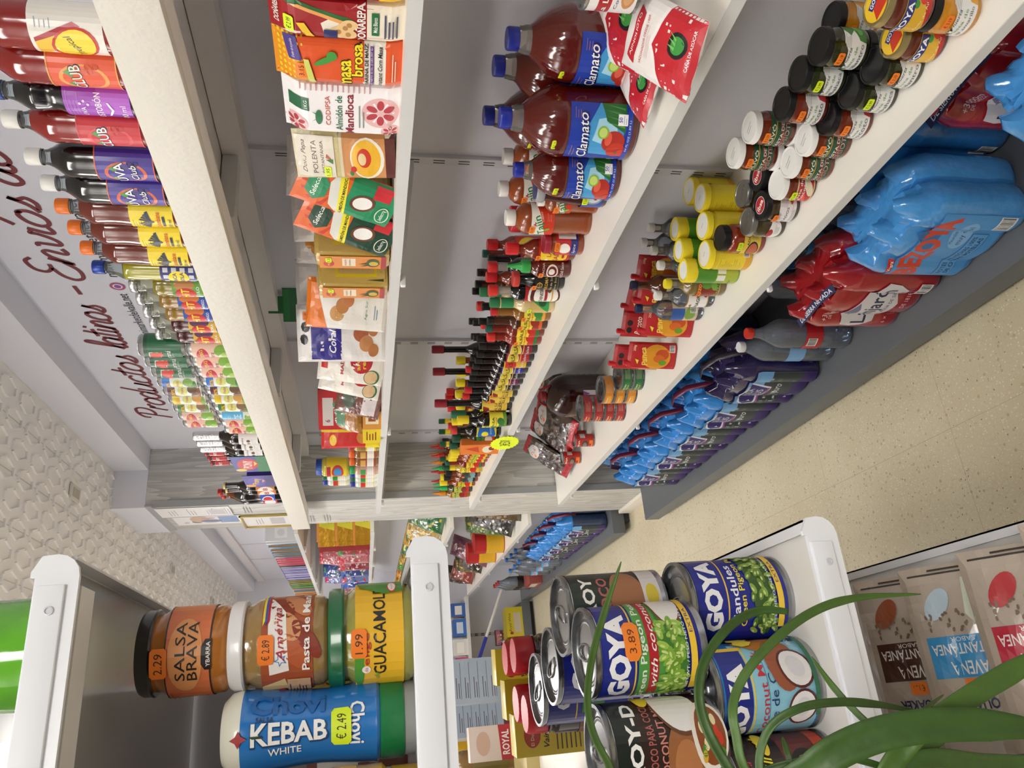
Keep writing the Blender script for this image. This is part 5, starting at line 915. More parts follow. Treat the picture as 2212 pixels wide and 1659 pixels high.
# low round fish cans in piles
def a_tun(bg, ac, tag_): return lambda A, w, h: (A.R(-w/2, 0, w/2, h, bg), A.R(-w*.14, h*.2, w*.04, h*.75, ac), A.T('ATÚN', -w*.05, h*.66, h*.22, 'f4ead0', w=w*.12, bold=.04), A.T('lomo', -w*.05, h*.34, h*.2, 'f0d23a', w=w*.11, bold=.03), A.lines(w*.08, w*.22, h*.8, 5, h*.13, 'e8d8c8'), A.R(-w*.24, h*.2, -w*.16, h*.62, M(tag_, .5)))
def tun(bg, ac, tg, R=.05, h=.042): return lambda: can('fish_can', R, h, a_tun(bg, ac, tg), tab=False, rim=MET('8e9092'), endmat=M('808284', .35, metal=.8))
tr, to, tg_ = tun('a82a30', 'b8323a', TO), tun('d88a26', 'e8a03a', TC), tun('1f6a38', '2a7a44', TO)
def pile(mk, n, px, py, h, word, R=.05):
    p = on_z(px, py, Z+n*h); out = []
    for i in range(n): out.append((p.x, p.y, Z+i*(h+.0004), -65, '%s fish can, %s of its pile' % (word, ('bottom', 'topmost') [i == n-1] if n == 2 or i in (0, n-1) else ('second from the bottom', 'third from the bottom')[i-1])))
    put(mk, out, 'can', word+' fish cans in a pile'); return p
pile(tg_, 2, 1334, 812, .042, 'green'); pile(to, 3, 1296, 842, .042, 'orange'); pr = pile(tr, 4, 1252, 882, .042, 'red')
def a_esm(A, w, h): A.R(-w/2, 0, w/2, h, 'b8241c'); A.T('SERENA', -w*.03, h*.86, h*.10, 'f2e6d6', w=w*.34, bold=.05, rot=0); A.E(0, h*.5, w*.13, h*.19, '3a3a3c'); A.E(0, h*.52, w*.09, h*.12, '8a7a6a'); A.R(-w*.12, h*.06, w*.14, h*.14, 'e0962c'); A.R(w*.05, h*.1, w*.14, h*.28, M(TC, .5)); A.R(w*.2, h*.5, w*.34, h*.8, 'c8c0b8')
esm = lambda: can('sardine_can', .027, .088, a_esm, tab=False, endmat=M('8a8c8e', .35, metal=.8))
p1 = on_z(1233, 955, Z+.088); p2 = on_z(1217, 968, Z+.088)
put(esm, [(on_z(1238, 942, Z+.088).x-.02, on_z(1238, 942, Z+.088).y, Z, -70, 'small upright red fish can nearest the piles'), (p1.x+.045, p1.y+.06, Z, -70, 'small upright red fish can set behind the others'), (p2.x-.03, p2.y+.05, Z, -65, 'small upright red fish can at the far end')], 'can', 'small upright red fish cans')
# big dark jug and bagged dried chillies
def jug():
    R, h = .088, .255; root = empty('chicha_jug'); lathe_o('body', [(R*.7, .003), (R*.93, 0), (R, .01)]+[(R*(1-.018*(i % 2)), .012+.013*i) for i in range(1, 12)]+[(R*.985, .17), (R*.90, .20), (R*.70, .225), (R*.42, .243), (R*.22, .25)], LQ('2c0d0b'), root, 36)
    cap_o(root, .019, .018, .249, M('a8202a', .35)); bm = bmesh.new(); tube(bm, [(-.05, 0, .235), (-.03, 0, .272), (.0, .0, .278), (.03, 0, .272), (.05, 0, .235)], .005); obj('handle', bm, M('a8202a', .35), root)
    A = Art(); w, hh = tau*R, .10; A.R(-w*.15, 0, w*.13, hh, 'dcd8e0'); A.R(-w*.15, 0, w*.13, hh*.22, 'd8a23a'); A.T('Chicha', -w*.01, hh*.45, hh*.15, '4a3a5a', w=w*.14, shear=.3); A.T('Morada', -w*.01, hh*.3, hh*.10, '4a3a5a', w=w*.12)
    for i in range(6): A.ly = 4; A.P([(-w*.14+w*.045*i, hh), (-w*.10+w*.045*i, hh), (-w*.12+w*.045*i, hh*.72)], '7a4a8a')
    A.build('label', cyl(R+.0004, .016), root, step=.012); return root
pj = on_z(1140, 912, Z+.235); put(jug, [(1.12, pr.y+.175, Z, -55, 'big round jug of dark purple corn drink with a red handle')], 'jug')
def a_chil(A, w, h): A.R(-w/2, 0, w/2, h*.12, 'a81c28'); A.R(-w/2, h*.90, w/2, h, 'a81c28'); A.E(0, h*.76, w*.36, h*.12, 'c9c5c4', 24); A.T('Deli', 0, h*.77, h*.06, 'b0242c', w=w*.4, bold=.04, shear=.2); A.E(-w*.1, h*.70, w*.08, w*.05, M(TC, .5))
def chil():
    def art(A, w, h):
        A.R(-w/2, 0, w/2, h, M('4a3a34', .15, bump=.6, scale=60, coat=1.0, vary=.5)); r = random.Random(2)
        for i in range(16): A.ly = 2; A.E(r.uniform(-.35, .35)*w, r.uniform(.18, .6)*h, w*.10, h*.05, ('2a1612', '3a1e18', '1e1210')[i % 3], rot=r.uniform(-1, 1))
        A.ly = 3; a_chil(A, w, h)
    return bag('dried_chili_bag', .15, .25, .05, '2e2220', art, 'pillow', .006, 9, 2.5)
for i, (x, y, z, rz, t, d) in enumerate(((1.02, 2.98, .075, -60, (-58, 0), 'clear bag of dark dried chillies lying across the pile'), (1.14, 2.87, .10, -60, (-60, 0), 'clear bag of dried chillies behind the red fish cans'), (1.03, 3.20, .035, -70, (-52, 0), 'clear bag of dried chillies lying lowest near the pillar'), (.97, 3.33, .02, -80, (-40, 0), 'clear bag of dried chillies slipping over the shelf end by the pillar'))):
    put(chil, [(x, y, Z+z, rz, d, t)], 'bag', 'bags of dried chillies')
# ---------------------------------------------------------------- upper shelf: flours, polenta, spices
Z = ZA
def a_don(A, w, h):
    A.R(-w/2, 0, w/2, h, 'ece3cf'); A.R(-w/2, h*.28, w/2, h, 'a01c22'); A.P([(-w/2, h*.40), (-w*.1, h*.40), (w*.15, h*.52), (-w*.05, h*.62), (-w/2, h*.58)], 'efe6d4') ; A.P([(-w*.02, h*.40), (w*.36, h*.88), (w*.44, h*.80), (w*.10, h*.38)], '2c6a34'); A.P([(-w*.06, h*.44), (.0, h*.40), (w*.36, h*.78), (w*.34, h*.84)], 'eaa55c')
    for i in range(9): A.ly = 5; A.P([(-w*.05+w*.042*i, h*(.435+.042*i)), (-w*.04+w*.042*i, h*(.43+.042*i)), (w*.02+w*.038*i, h*(.40+.042*i))], 'c87a3c')
    for i, (x, y) in enumerate(((-.12, .44), (-.22, .49), (-.04, .41), (-.28, .42))): A.ly = 7; A.E(w*x, h*y, w*.13, h*.065, 'e9c58c'); A.E(w*x, h*y, w*.06, h*.02, 'b8824a')
    A.T('DOÑAREPA', 0, h*.328, h*.078, 'f6efe6', w=w*.92, bold=.06); A.R(-w*.24, h*.19, w*.30, h*.245, '1d6a3a'); A.T('Maíz Blanco', w*.02, h*.217, h*.032, 'f0f0e8', w=w*.36, bold=.02); A.lines(-w*.3, w*.3, h*.15, 4, h*.03, '4a4a6a', h*.012)
    A.P([(-w*.48, h*.66), (-w*.05, h*.74), (-w*.06, h*.80), (-w*.48, h*.72)], 'f0c62a'); A.T('DOÑAREPA', w*.06, h*.95, h*.05, 'f6efe6', w=w*.6, bold=.05); A.price(-w*.12, h*.855, '€ 2.99', TO, 1.1); A.R(-w*.46, h*.50, -w*.18, h*.60, '24306a')
def a_masa(A, w, h):
    A.R(-w/2, 0, w/2, h, 'e0561e'); A.R(-w/2, h*.13, w/2, h*.32, 'ece8dc'); A.R(-w/2, 0, w/2, h*.13, 'e0561e'); A.P([(-w/2, h), (w/2, h), (w/2, h*.84), (-w/2, h*.70)], 'e8951e'); r = random.Random(1)
    for i in range(7):
        for j in range(9): A.ly = 4; A.E(-w*.46+w*.115*j, h*(.985-.035*i), w*.04*(1-.06*i), h*.012*(1-.05*i), 'f0cf2c', 8) if i < 4+j*.3 else None
    A.P([(-w*.46, h*.30), (w/2, h*.30), (w/2, h*.33), (-w*.46, h*.33)], 'e0561e')
    A.T('masa', -w*.18, h*.44, h*.09, '141414', w=w*.60, bold=.14); A.T('masa', -w*.18, h*.44, h*.082, 'f2df1e', w=w*.56, bold=.06); A.T('brosa', w*.10, h*.355, h*.10, '141414', w=w*.68, bold=.14); A.T('brosa', w*.10, h*.355, h*.09, 'f2df1e', w=w*.64, bold=.06)
    A.T('HARINA DE MAÍZ', 0, h*.285, h*.036, '1a1a1a', w=w*.86, bold=.05); A.R(-w/2, h*.225, w*.40, h*.252, '5a2a7a'); A.T('PESO NETO 32 Oz. (2 LBS) (907 Gr.)', -w*.02, h*.238, h*.018, 'f0e8f0', w=w*.86); A.T('Instant Corn Masa', 0, h*.175, h*.036, '1a1a1a', w=w*.80, bold=.04, shear=.2); A.lines(-w*.3, w*.3, h*.08, 2, h*.022, 'f4e2c8', h*.008)
    A.P([(w*.04, h*.78), (w*.46, h*.82), (w*.44, h*.92), (w*.02, h*.88)], '4a3a8a'); A.T('El sabor de mi pueblo', w*.24, h*.85, h*.028, 'f0e8f0', w=w*.34, shear=.3, rot=.1); A.price(-w*.16, h*.79, '3.15', TC, 1.2); A.P([(-w*.46, h*.68), (w*.08, h*.73), (w*.08, h*.79-.02*h), (-w*.46, h*.735)], 'd4d86a'); A.E(w*.08, h*.60, w*.06, h*.10, '3f9a3c', rot=.5) ; A.E(w*.18, h*.55, w*.09, h*.04, '3f9a3c')
def a_mand(A, w, h):
    A.R(-w/2, 0, w/2, h, 'f3f0f1'); 
    for cx, cy, s in ((0, .165, 1), (-w*.35, .075, .5), (-w*.30, .90, .62)):
        cyy = h*cy
        A.ly = 1; A.E(cx, cyy, w*.27*s, w*.27*s, 'e6b9b9', 28)
        for k in range(6): a = tau*k/6; A.ly = 2; A.E(cx+w*.14*s*cos(a), cyy+w*.14*s*sin(a), w*.085*s, w*.052*s, 'b8404a', 14, a)
        for k in range(6): a = tau*(k+.5)/6; A.ly = 3; A.P([(cx+w*.03*s*cos(a), cyy+w*.03*s*sin(a)), (cx+w*.2*s*cos(a+.09), cyy+w*.2*s*sin(a+.09)), (cx+w*.2*s*cos(a-.09), cyy+w*.2*s*sin(a-.09))], 'f6eeee')
    A.ly = 4; A.T('Mandioca', -w*.06, h*.435, h*.075, '8c1d30', w=w*.74, bold=.05); A.T('Almidón de', -w*.04, h*.525, h*.060, '2a6a48', w=w*.62, bold=.02); A.T('CODIPSA', w*.0, h*.62, h*.042, 'd0584a', w=w*.52, bold=.01); A.lines(-w*.28, w*.14, h*.355, 2, h*.035, '8a9a90', h*.010); A.R(-w*.02, h*.78, w*.2, h*.95, '2a6a48'); A.T('1KG', w*.09, h*.81, h*.03, 'e8f0ea', w=w*.14, bold=.04)
    A.E(-w*.12, h*.70, w*.13, h*.03, '3a7a54'); A.P([(-w*.12, h*.70), (-w*.2, h*.76), (-w*.14, h*.70)], '3a7a54'); A.P([(-w*.1, h*.70), (-w*.02, h*.76), (-w*.06, h*.70)], '3a7a54'); A.lines(w*.34, w*.47, h*.85, 14, h*.045, 'd09aa0', h*.008)
def a_pol(A, w, h):
    A.R(-w/2, 0, w/2, h, 'd9cfae'); A.R(-w/2, h*.55, w/2, h*.82, 'c9b984'); A.R(-w/2, .0, w/2, h*.52, 'c98a52'); A.R(-w/2, 0, w/2, h*.10, '5a2a22'); A.E(-w*.0, h*.28, w*.42, h*.17, 'e8e2d0'); A.E(0, h*.29, w*.38, h*.145, 'e8b22c'); A.E(w*.02, h*.31, w*.2, h*.07, 'c83a1e'); A.E(0, h*.33, w*.13, h*.04, 'e6cf9a'); A.E(-w*.3, h*.44, w*.06, h*.02, '2a7a34'); A.E(-w*.22, h*.42, w*.06, h*.03, 'c8281e')
    A.R(-w*.42, h*.60, w*.42, h*.98, 'ded6c6'); A.T('Doña Pepa', 0, h*.90, h*.055, '5a2a24', w=w*.66, shear=.4); A.T('POLENTA', 0, h*.80, h*.050, '5a4a3a', w=w*.66); A.T('INSTANTÁNEA', 0, h*.725, h*.038, '5a4a3a', w=w*.66); A.P([(-.005, h*.62), (.008, h*.68), (.0, h*.69)], 'b8563a'); A.P([(-.012, h*.62), (-.002, h*.62), (-.004, h*.69)], '3a7a34'); A.price(-w*.3, h*.68, '1.95', TO)
def a_alm(grn_):
    def f(A, w, h):
        A.R(-w/2, 0, w/2, h, 'e0641e')
        for i in range(6): A.ly = 2; A.P([(0, h*.62), (w*.46*cos(.5+.45*i), h*.62+h*.34*sin(.5+.45*i)), (w*.46*cos(.66+.45*i), h*.62+h*.34*sin(.66+.45*i))], 'c83c1a')
        A.ly = 3; A.R(-w/2, 0, w/2, h*.50, grn_); A.P([(-w/2, h*.44), (w/2, h*.56), (w/2, h*.64), (-w/2, h*.52)], 'eee12a'); A.P([(-w/2, h*.52), (w/2, h*.64), (w*.2, h*.70), (-w*.3, h*.64)], 'dcdcd2'); A.T('ALMIDÓN DE MANDIOCA', 0, h*.54, h*.040, '1a1a1a', w=w*.92, bold=.04, rot=.18); A.E(0, h*.80, w*.33, h*.12, grn_, 6); A.T('Selecta', 0, h*.82, h*.05, 'f2f2ea', w=w*.46, shear=.2, bold=.02)
        A.E(0, h*.33, w*.20, h*.13, '6a3a22', rot=.5); A.E(0, h*.33, w*.155, h*.10, 'eceae6', rot=.5); A.R(w*.2, h*.08, w*.48, h*.26, 'c82a34'); A.E(-w*.12, h*.10, w*.2, h*.07, 'e9e2d0'); A.E(-w*.12, h*.10, w*.18, h*.06, grn_); A.T('Selecta', -w*.12, h*.105, h*.045, 'f6f6ee', w=w*.28, shear=.2)
    return f
def a_arepa(A, w, h): A.R(-w/2, 0, w/2, h, 'ece6dd'); A.E(w*.05, h*.33, w*.27, h*.17, 'b81e24', 26); A.T('arepa', w*.05, h*.37, h*.065, 'f0c62a', w=w*.40, bold=.05, rot=.15); A.T('repa', w*.05, h*.28, h*.065, 'f0c62a', w=w*.32, bold=.05, rot=.15); A.E(-w*.3, h*.16, w*.17, h*.12, '2c6a3c', 24); A.E(-w*.3, h*.17, w*.15, h*.10, 'd8b58a', 24); A.T('MAÍZ', -w*.1, h*.62, h*.06, 'b8241e', w=w*.34, bold=.06); A.lines(w*.02, w*.38, h*.62, 7, h*.035, '4a4a4a', h*.016); A.R(-w*.2, h*.84, w*.2, h*.94, 'c8241e')
def a_papa(A, w, h): A.R(-w/2, 0, w/2, h, 'e4e0de'); A.R(-w*.42, h*.50, w*.36, h*.84, '2a2284'); A.P([(-w*.1, h*.5), (w*.3, h*.84), (w*.36, h*.74)], '5a54b4'); A.T('Coral', -w*.06, h*.60, h*.08, 'f2f2f6', w=w*.42, bold=.04, shear=.25); A.E(w*.06, h*.28, w*.14, h*.085, 'a85a34'); A.E(-w*.12, h*.22, w*.15, h*.08, 'c08452'); A.E(-w*.25, h*.14, w*.13, h*.06, 'b0703c'); A.E(w*.14, h*.14, w*.14, h*.06, 'b8743e'); A.E(w*.16, h*.90, w*.09, h*.05, '141414', 8); A.E(-w*.06, h*.92, w*.09, h*.045, '141414', 8); A.price(w*.34, h*.9, '2.10', TC)
def a_papb(A, w, h): A.R(-w/2, 0, w/2, h, 'e6e2dc'); A.E(-w*.1, h*.62, w*.16, h*.09, 'c8965a'); A.E(w*.06, h*.56, w*.16, h*.08, 'b87a3e'); A.E(w*.18, h*.50, w*.14, h*.08, 'c07a46'); A.T('Agro Sur', 0, h*.26, h*.04, '3a8a4a', w=w*.4); A.P([(-w/2, h*.72), (w/2, h*.9), (w/2, h), (-w/2, h)], 'e0761e'); A.lines(-w*.2, w*.1, h*.16, 2, h*.03, '6a8a9a', h*.01)
sp = lambda xm, a, b, X: ((on_x(xm, a, X).y+on_x(xm, b, X).y)/2, on_x(xm, b, X).y-on_x(xm, a, X).y)
FX = .965
for nm, ya, yb, art, h, colr, d, rz, ro in (('flour_bag', -75, 4, lambda A, w, h: (A.R(-w/2, 0, w/2, h, 'b0242c'), A.R(-w/2, 0, w/2, h*.2, 'e8b82c')), .19, 'b0242c', 'red and yellow flour bag cut by the top edge of the photo', -90, .25), ('flour_bag', 5, 89, a_don, .195, 'a4222a', 'red white-maize flour bag with corn cob and arepas picture', -86, .22),
        ('flour_bag', 89, 186, a_masa, .195, 'd8561e', 'orange corn flour bag with yellow lettering and dotted top', -84, .28), ('starch_bag', 183, 293, a_mand, .190, 'ece8ea', 'white cassava starch bag with pink flower medallions', -84, .5)):
    yc_, wd = sp(730, ya, yb, .935); W_ = wd*.98
    put((lambda nm=nm, W_=W_, h=h, colr=colr, art=art, ro=ro: bag(nm, W_, h, .062, colr, art, 'brick', .0012, hash(nm) % 5+len(colr), 8.0, rough=ro)), [(FX, yc_, Z, rz, d)], 'bag')
put(lambda: bag('polenta_bag', .10, .185, .035, 'cfc090', a_pol, 'stand', .002, 3, 5, rough=.15), [(.965, 1.160, Z, -70, 'clear polenta pouch with a bowl of yellow polenta printed on it', (-3, -4))], 'bag')
alm = lambda g: (lambda: bag('starch_pouch', .10, .195, .03, 'd0501e', a_alm(g), 'stand', .002, 6, 4, rough=.2))
put(alm('1c8a5a'), [(.942, 1.30, Z+.002, -75, 'orange and light green starch pouch leaning toward the polenta pouch', (0, 22))], 'pouch'); put(alm('14402c'), [(.925, 1.385, Z+.002, -72, 'orange and dark green starch pouch leaning farther along', (0, 24))], 'pouch')
# pillowy clear blocks of polenta with window print
def a_win(A, w, h): A.R(-w/2, 0, w/2, h, M('cfb060', .35, bump=.2, scale=600, coat=.7, vary=.12)); A.R(-w*.30, h*.13, w*.34, h*.78, 'e0c41e'); A.R(-w*.20, h*.17, w*.12, h*.74, M('c8ab72', .4, bump=.2, scale=600, vary=.12)); [(setattr(A, 'ly', 6), A.R(-w*.06, h*y, w*.14, h*y+.0008, '3a3018'), A.T('75 g', w*.22, h*y, h*.02, '3a3018')) for y in (.25, .46, .66)]; A.T('♲', -.01, h*.06, h*.03, '3a3018'); A.P([(-w*.44, h*.02), (-w*.40, h*.3), (-w*.36, h*.02)], '3a4a1a')
def a_arp(A, w, h): A.R(-w/2, 0, w/2, h, 'df8a34'); A.R(-w/2, 0, w/2, h*.08, 'a83438'); A.E(-w*.1, h*.86, w*.25, h*.08, 'c8301e'); A.T('Arpa', -w*.1, h*.86, h*.05, 'f6e64a', w=w*.4, shear=.2); A.R(-w*.28, h*.46, w*.36, h*.66, 'ecdcc2'); A.T('POLENTA', .002, h*.61, h*.03, 'a8283a', w=w*.5, bold=.03); A.T('instantánea', .002, h*.55, h*.025, '2a2018', w=w*.5); A.E(w*.0, h*.20, w*.33, h*.10, '3a5a2a'); A.E(-w*.05, h*.19, w*.18, h*.07, 'cfae3a'); A.P([(-w*.2, h*.24), (-w*.3, h*.4), (-w*.1, h*.27), (-w*.1, h*.42), (w*.02, h*.28)], '1f4a2a'); A.price(w*.2, h*.86, '1.3', TO)
def polb(w_=.095, d_=.075, h_=.165):
    root = empty('polenta_bag'); bm = bmesh.new(); bx(bm, -w_/2, -d_/2, 0, w_/2, d_/2, h_, 0, .016); bmesh.ops.subdivide_edges(bm, edges=bm.edges[:], cuts=1, use_grid_fill=True)
    for v in bm.verts: n = noise.noise(v.co*60)*.0016; v.co += v.co.normalized()*n
    obj('bag', bm, M('c8a850', .25, bump=.25, scale=500, coat=.9, vary=.12), root); q = lambda w, f: (lambda A: (f(A, w*.84, h_*.88), A)[1])(Art())
    q(w_, a_win).build('window_print', flat((0, -d_/2-.0010, h_*.06), (1, 0, 0), (0, 0, 1)), root, step=10); q(d_, a_arp).build('side_print', flat((-w_/2-.0010, 0, h_*.06), (0, -1, 0), (0, 0, 1)), root, step=10); return root
for y, d in ((1.345, 'clear golden polenta bag half hidden behind the starch pouches'), (1.475, 'clear golden polenta bag in the middle of three'), (1.61, 'clear golden polenta bag with a bright orange printed side')):
    put(polb, [(1.035 if y < 1.4 else .975, y, Z, -8, d)], 'bag', 'clear golden polenta bags')
def crump(A, w, h): A.R(-w/2, 0, w/2, h, 'e9e4e2'); A.E(0, h*.6, w*.34, h*.3, 'e0962c'); A.T('andesa', 0, h*.35, h*.08, 'f6f0e6', w=w*.4, bold=.02)
crm = lambda: bag('snack_bag', .13, .225, .05, 'e6e2e0', crump, 'pillow', .008, 11, 3, rough=.22)
put(crm, [(1.12, 1.42, Z, -40, 'white and orange crumpled bag standing behind the polenta, nearer', (-4, 3)), (1.12, 1.56, Z, -35, 'white and orange crumpled bag standing behind the polenta, middle', (-3, -3)), (1.12, 1.70, Z, -50, 'white and orange crumpled bag standing behind the polenta, farther', (-3, 2))], 'bag', 'white and orange crumpled bags behind')
put(lambda: bag('potato_bag', .14, .20, .05, 'e4e0dc', a_papb, 'pillow', .003, 14, 4, rough=.2), [(.96, 1.75, Z, -55, 'white bag with printed potatoes and an orange upper corner', (0, 5))], 'bag')
put(lambda: bag('snack_bag', .13, .235, .05, 'dedad8', lambda A, w, h: (A.R(-w/2, 0, w/2, h, 'dedad8'), A.E(w*.06, h*.80, w*.1, h*.05, '141414', 8), A.E(-w*.1, h*.78, w*.1, h*.05, '141414', 8), A.R(-w*.3, h*.4, w*.3, h*.66, '2a2c5a')), 'pillow', .004, 15, 3, rough=.2), [(1.08, 1.83, Z, -55, 'pale bag with black octagon marks standing behind the potato bags')], 'bag')
put(lambda: bag('potato_bag', .165, .235, .06, 'e0dcda', a_papa, 'pillow', .004, 16, 3, rough=.22), [(.965, 1.905, Z, -48, 'large white bag with a blue block and printed potatoes')], 'bag')
arp = lambda: bag('arepa_bag', .15, .19, .055, 'e6e0d8', a_arepa, 'pillow', .004, 17, 3, rough=.2)
put(arp, [(.965, 2.10, Z, -45, 'white arepa bag with a red disc, the nearer one', (-6, 6)), (.975, 2.24, Z, -40, 'white arepa bag with a red disc, leaning farther one', (-6, 12))], 'bag', 'white arepa bags')
def hang():
    root = empty('hanging_pack'); A = Art(); bm = bmesh.new(); bx(bm, -.055, -.001, -.02, .055, .001, .12); bx(bm, -.028, -.001, .12, .028, .001, .165, 0); obj('card', bm, M('1c6a34', .5), root)
    A.R(-.055, -.02, .055, .12, '1f7038'); A.R(-.05, .10, .05, .118, '2a8a44'); A.T('tapioca', 0, .07, .016, 'b83a44', w=.06, shear=.3, bold=.03); A.R(-.03, .0, .03, .03, 'c9b03a'); A.E(0, .145, .008, .005, 'e0dcda'); A.build('print', flat((0, -.0012, 0), (1, 0, 0), (0, 0, 1)), root, step=10)
    fn = bag_fn(.11, .11, .05, 'pillow', .003, 3, 3); b_ = bag_body(root, .11, .11, .05, M('2a7a40', .15, coat=.9, bump=.2), fn, .01, 'pouch'); b_.location = (0, -.012, -.10); return root
put(hang, [(1.215, 2.20, 1.665, -45, 'green carded pack hung on the wall behind the arepa bags')], 'packet')
# cartons, noodle bags and spice jars at the far end
def a_noo(A, w, h): A.R(-w/2, 0, w/2, h, 'c41e22'); A.R(-w/2, h*.46, w/2, h*.50, 'f0c82a'); A.R(-w*.4, h*.76, w*.3, h*.93, 'd8d2cc'); A.T('6', -w*.28, h*.85, h*.08, '8a1a1e', bold=.03); A.E(0, h*.64, w*.2, h*.06, 'f0c82a'); A.T('sopa', w*.05, h*.56, h*.05, 'f4e6c8', shear=.3); A.E(-w*.1, h*.2, w*.3, h*.12, 'c8863a'); A.lines(-w*.3, w*.2, h*.4, 3, h*.03, '8a1418', h*.012)
def a_yelb(A, w, h): A.R(-w/2, 0, w/2, h, 'e9d12a'); A.R(-w/2, h*.25, w*.25, h, 'c8241e'); A.E(-w*.1, h*.8, w*.25, h*.06, 'f0c82a'); A.E(0, h*.3, w*.28, h*.1, 'c8863a'); A.E(w*.1, h*.14, w*.2, h*.06, '3a2a1a')
put(lambda: block('soup_carton', .15, .09, .215, 'b81c20', a_noo, a_yelb, bev=.002), [(1.03, 2.60, Z, -42, 'red display carton with cream panel, flaps open at the top')], 'carton')
put(lambda: bag('noodle_bag', .085, .21, .03, 'e9d12a', a_yelb, 'pillow', .002, 19, 5, rough=.2), [(.945, 2.70, Z, -35, 'yellow and red noodle packet standing against the red carton')], 'packet')
put(lambda: block('broth_box', .07, .07, .062, 'c88a34', lambda A, w, h: (A.R(-w/2, 0, w/2, h, 'cf9040'), A.R(-w*.2, h*.15, w*.4, h*.85, 'e6d6b0'), A.R(-w*.05, h*.3, w*.3, h*.7, '9a4a22')), bev=.001), [(.95, 2.50, Z, -50, 'small tan broth box at the bottom, nearer')], 'box')
put(lambda: block('broth_box', .06, .07, .062, 'e0c82a', lambda A, w, h: (A.R(-w/2, 0, w/2, h, 'e6cf2e'), A.lines(-w*.3, w*.3, h*.8, 4, h*.16, '8a2a1c', h*.06)), bev=.001), [(.925, 2.585, Z, -50, 'small yellow broth box beside the tan one')], 'box')
put(lambda: bag('pasta_bag', .13, .13, .05, '8a5a2a', lambda A, w, h: (A.R(-w/2, 0, w/2, h, M('a8743c', .2, bump=.8, scale=90, coat=.9, vary=.4)), A.R(-w*.3, h*.4, w*.35, h*.8, '5a8a6a'), A.T('SOPA', w*.02, h*.72, h*.12, 'e8ecea', w=w*.5, bold=.04)), 'pillow', .004, 21, 3, rough=.2), [(.965, 2.56, Z+.064, -50, 'clear bag of brown noodles lying on the broth boxes', (-30, 0))], 'bag')
put(lambda: bag('sweet_bag', .12, .15, .045, '8a3a34', lambda A, w, h: (A.R(-w/2, 0, w/2, h, M('7c5048', .15, bump=.6, scale=80, coat=1, vary=.4)), A.R(-w*.4, h*.1, w*.2, h*.4, 'd8cfd0'), A.E(0, h*.7, w*.3, h*.15, '4a5a4a')), 'pillow', .006, 23, 3, rough=.15), [(.96, 2.42, Z, -45, 'clear reddish sweet bag leaning against the arepa bag', (-10, 12))], 'bag')
def sj(capc, liq, art, h=.115, R=.030): return lambda: bottle('spice_jar', R, h, h*.72, h*.84, R*.8, LQ(liq), 2, (R*.86, .020, M(capc, .35)), (h*.12, h*.62, art), rib=0)
def a_sj(c1, c2): return lambda A, w, h: (A.R(-w*.4, 0, w*.4, h, c1), A.R(-w*.1, h*.1, w*.3, h*.55, 'e9e6e0'), A.R(-w*.4, h*.65, w*.1, h, c2), A.lines(-w*.06, w*.26, h*.5, 3, h*.13, '8a8a88'))
s1, s2, s3, s4, s5 = sj('a8202a', '9a8a3a', a_sj('d8b83a', '8a6a2a')), sj('e0601e', '8a5a34', a_sj('9a4a24', 'c8a050')), sj('2fa052', 'c8a08a', a_sj('d8a0a0', '3a9a4a'), .115, .027), sj('24349a', 'd8dad0', a_sj('e0d89a', 'c8341e'), .115, .027), sj('1c5c3a', 'd8dad0', a_sj('dcd8a8', '2a8a3a'), .115, .025)
def big(): return bottle('spice_jar', .040, .135, .10, .112, .034, LQ('c8b84a'), 2, (.034, .026, M('1f4aa4', .35)), (.012, .092, lambda A, w, h: (A.R(-w*.45, 0, w*.45, h, 'e2c62c'), A.E(0, h*.45, w*.13, h*.3, 'c8341e'), A.E(0, h*.45, w*.08, h*.2, '3a8ac8'), A.R(-w*.2, h*.8, w*.1, h, 'b0202c'), A.R(-w*.3, h*.05, -w*.16, h*.5, '3a9a4a'))), rib=0)
jr = [(s1, .955, 2.81, 'spice jar with a red cap and yellow label'), (s2, .955, 2.90, 'spice jar with an orange cap, nearer of two'), (s2, .955, 3.005, 'spice jar with an orange cap, farther of two'), (s3, .945, 3.10, 'spice jar with a green cap and pink label'), (s4, .95, 3.165, 'spice jar with a blue cap under the stacked jars'), (s5, .95, 3.235, 'spice jar with a dark green cap at the far end of the row'), (s4, .95, 3.31, 'spice jar with a blue cap, last on the lower row'), (s1, 1.03, 3.17, 'spice jar with a red cap standing in the second row'), (s3, 1.03, 3.25, 'spice jar with a green cap standing in the second row')]
for mk, x, y, d in jr: put(mk, [(x, y, Z, -65, d)], 'jar', 'spice jars at the far end of the upper shelf')
put(big, [(.965, 3.13, Z+.116, -55, 'wide yellow-labelled jar with a blue lid stacked on the spice row')], 'jar'); put(s4, [(.955, 3.285, Z+.116, -60, 'small blue-capped spice jar stacked beside the wide jar')], 'jar'); put(s5, [(.955, 3.215, Z+.116, -60, 'small green-capped spice jar stacked beside the wide jar')], 'jar')
put(lambda: bag('banana_powder_bag', .15, .20, .05, '14401e', lambda A, w, h: (A.R(-w/2, 0, w/2, h, '1a4c24'), A.T('BANANA POWDER / POLVO', 0, h*.12, h*.04, 'e8e8da', w=w*.8, bold=.02), A.R(-w/2, 0, w/2, h*.07, '7a2a22'), A.P([(w*.2, h*.02), (w*.5, h*.02), (w*.5, h*.2)], 'c8a83a')), 'pillow', .003, 31, 3, rough=.2), [(.985, .775, Z+.213, -75, 'dark green powder pouch lying on top of the nearest bags', (-15, 92))], 'pouch')
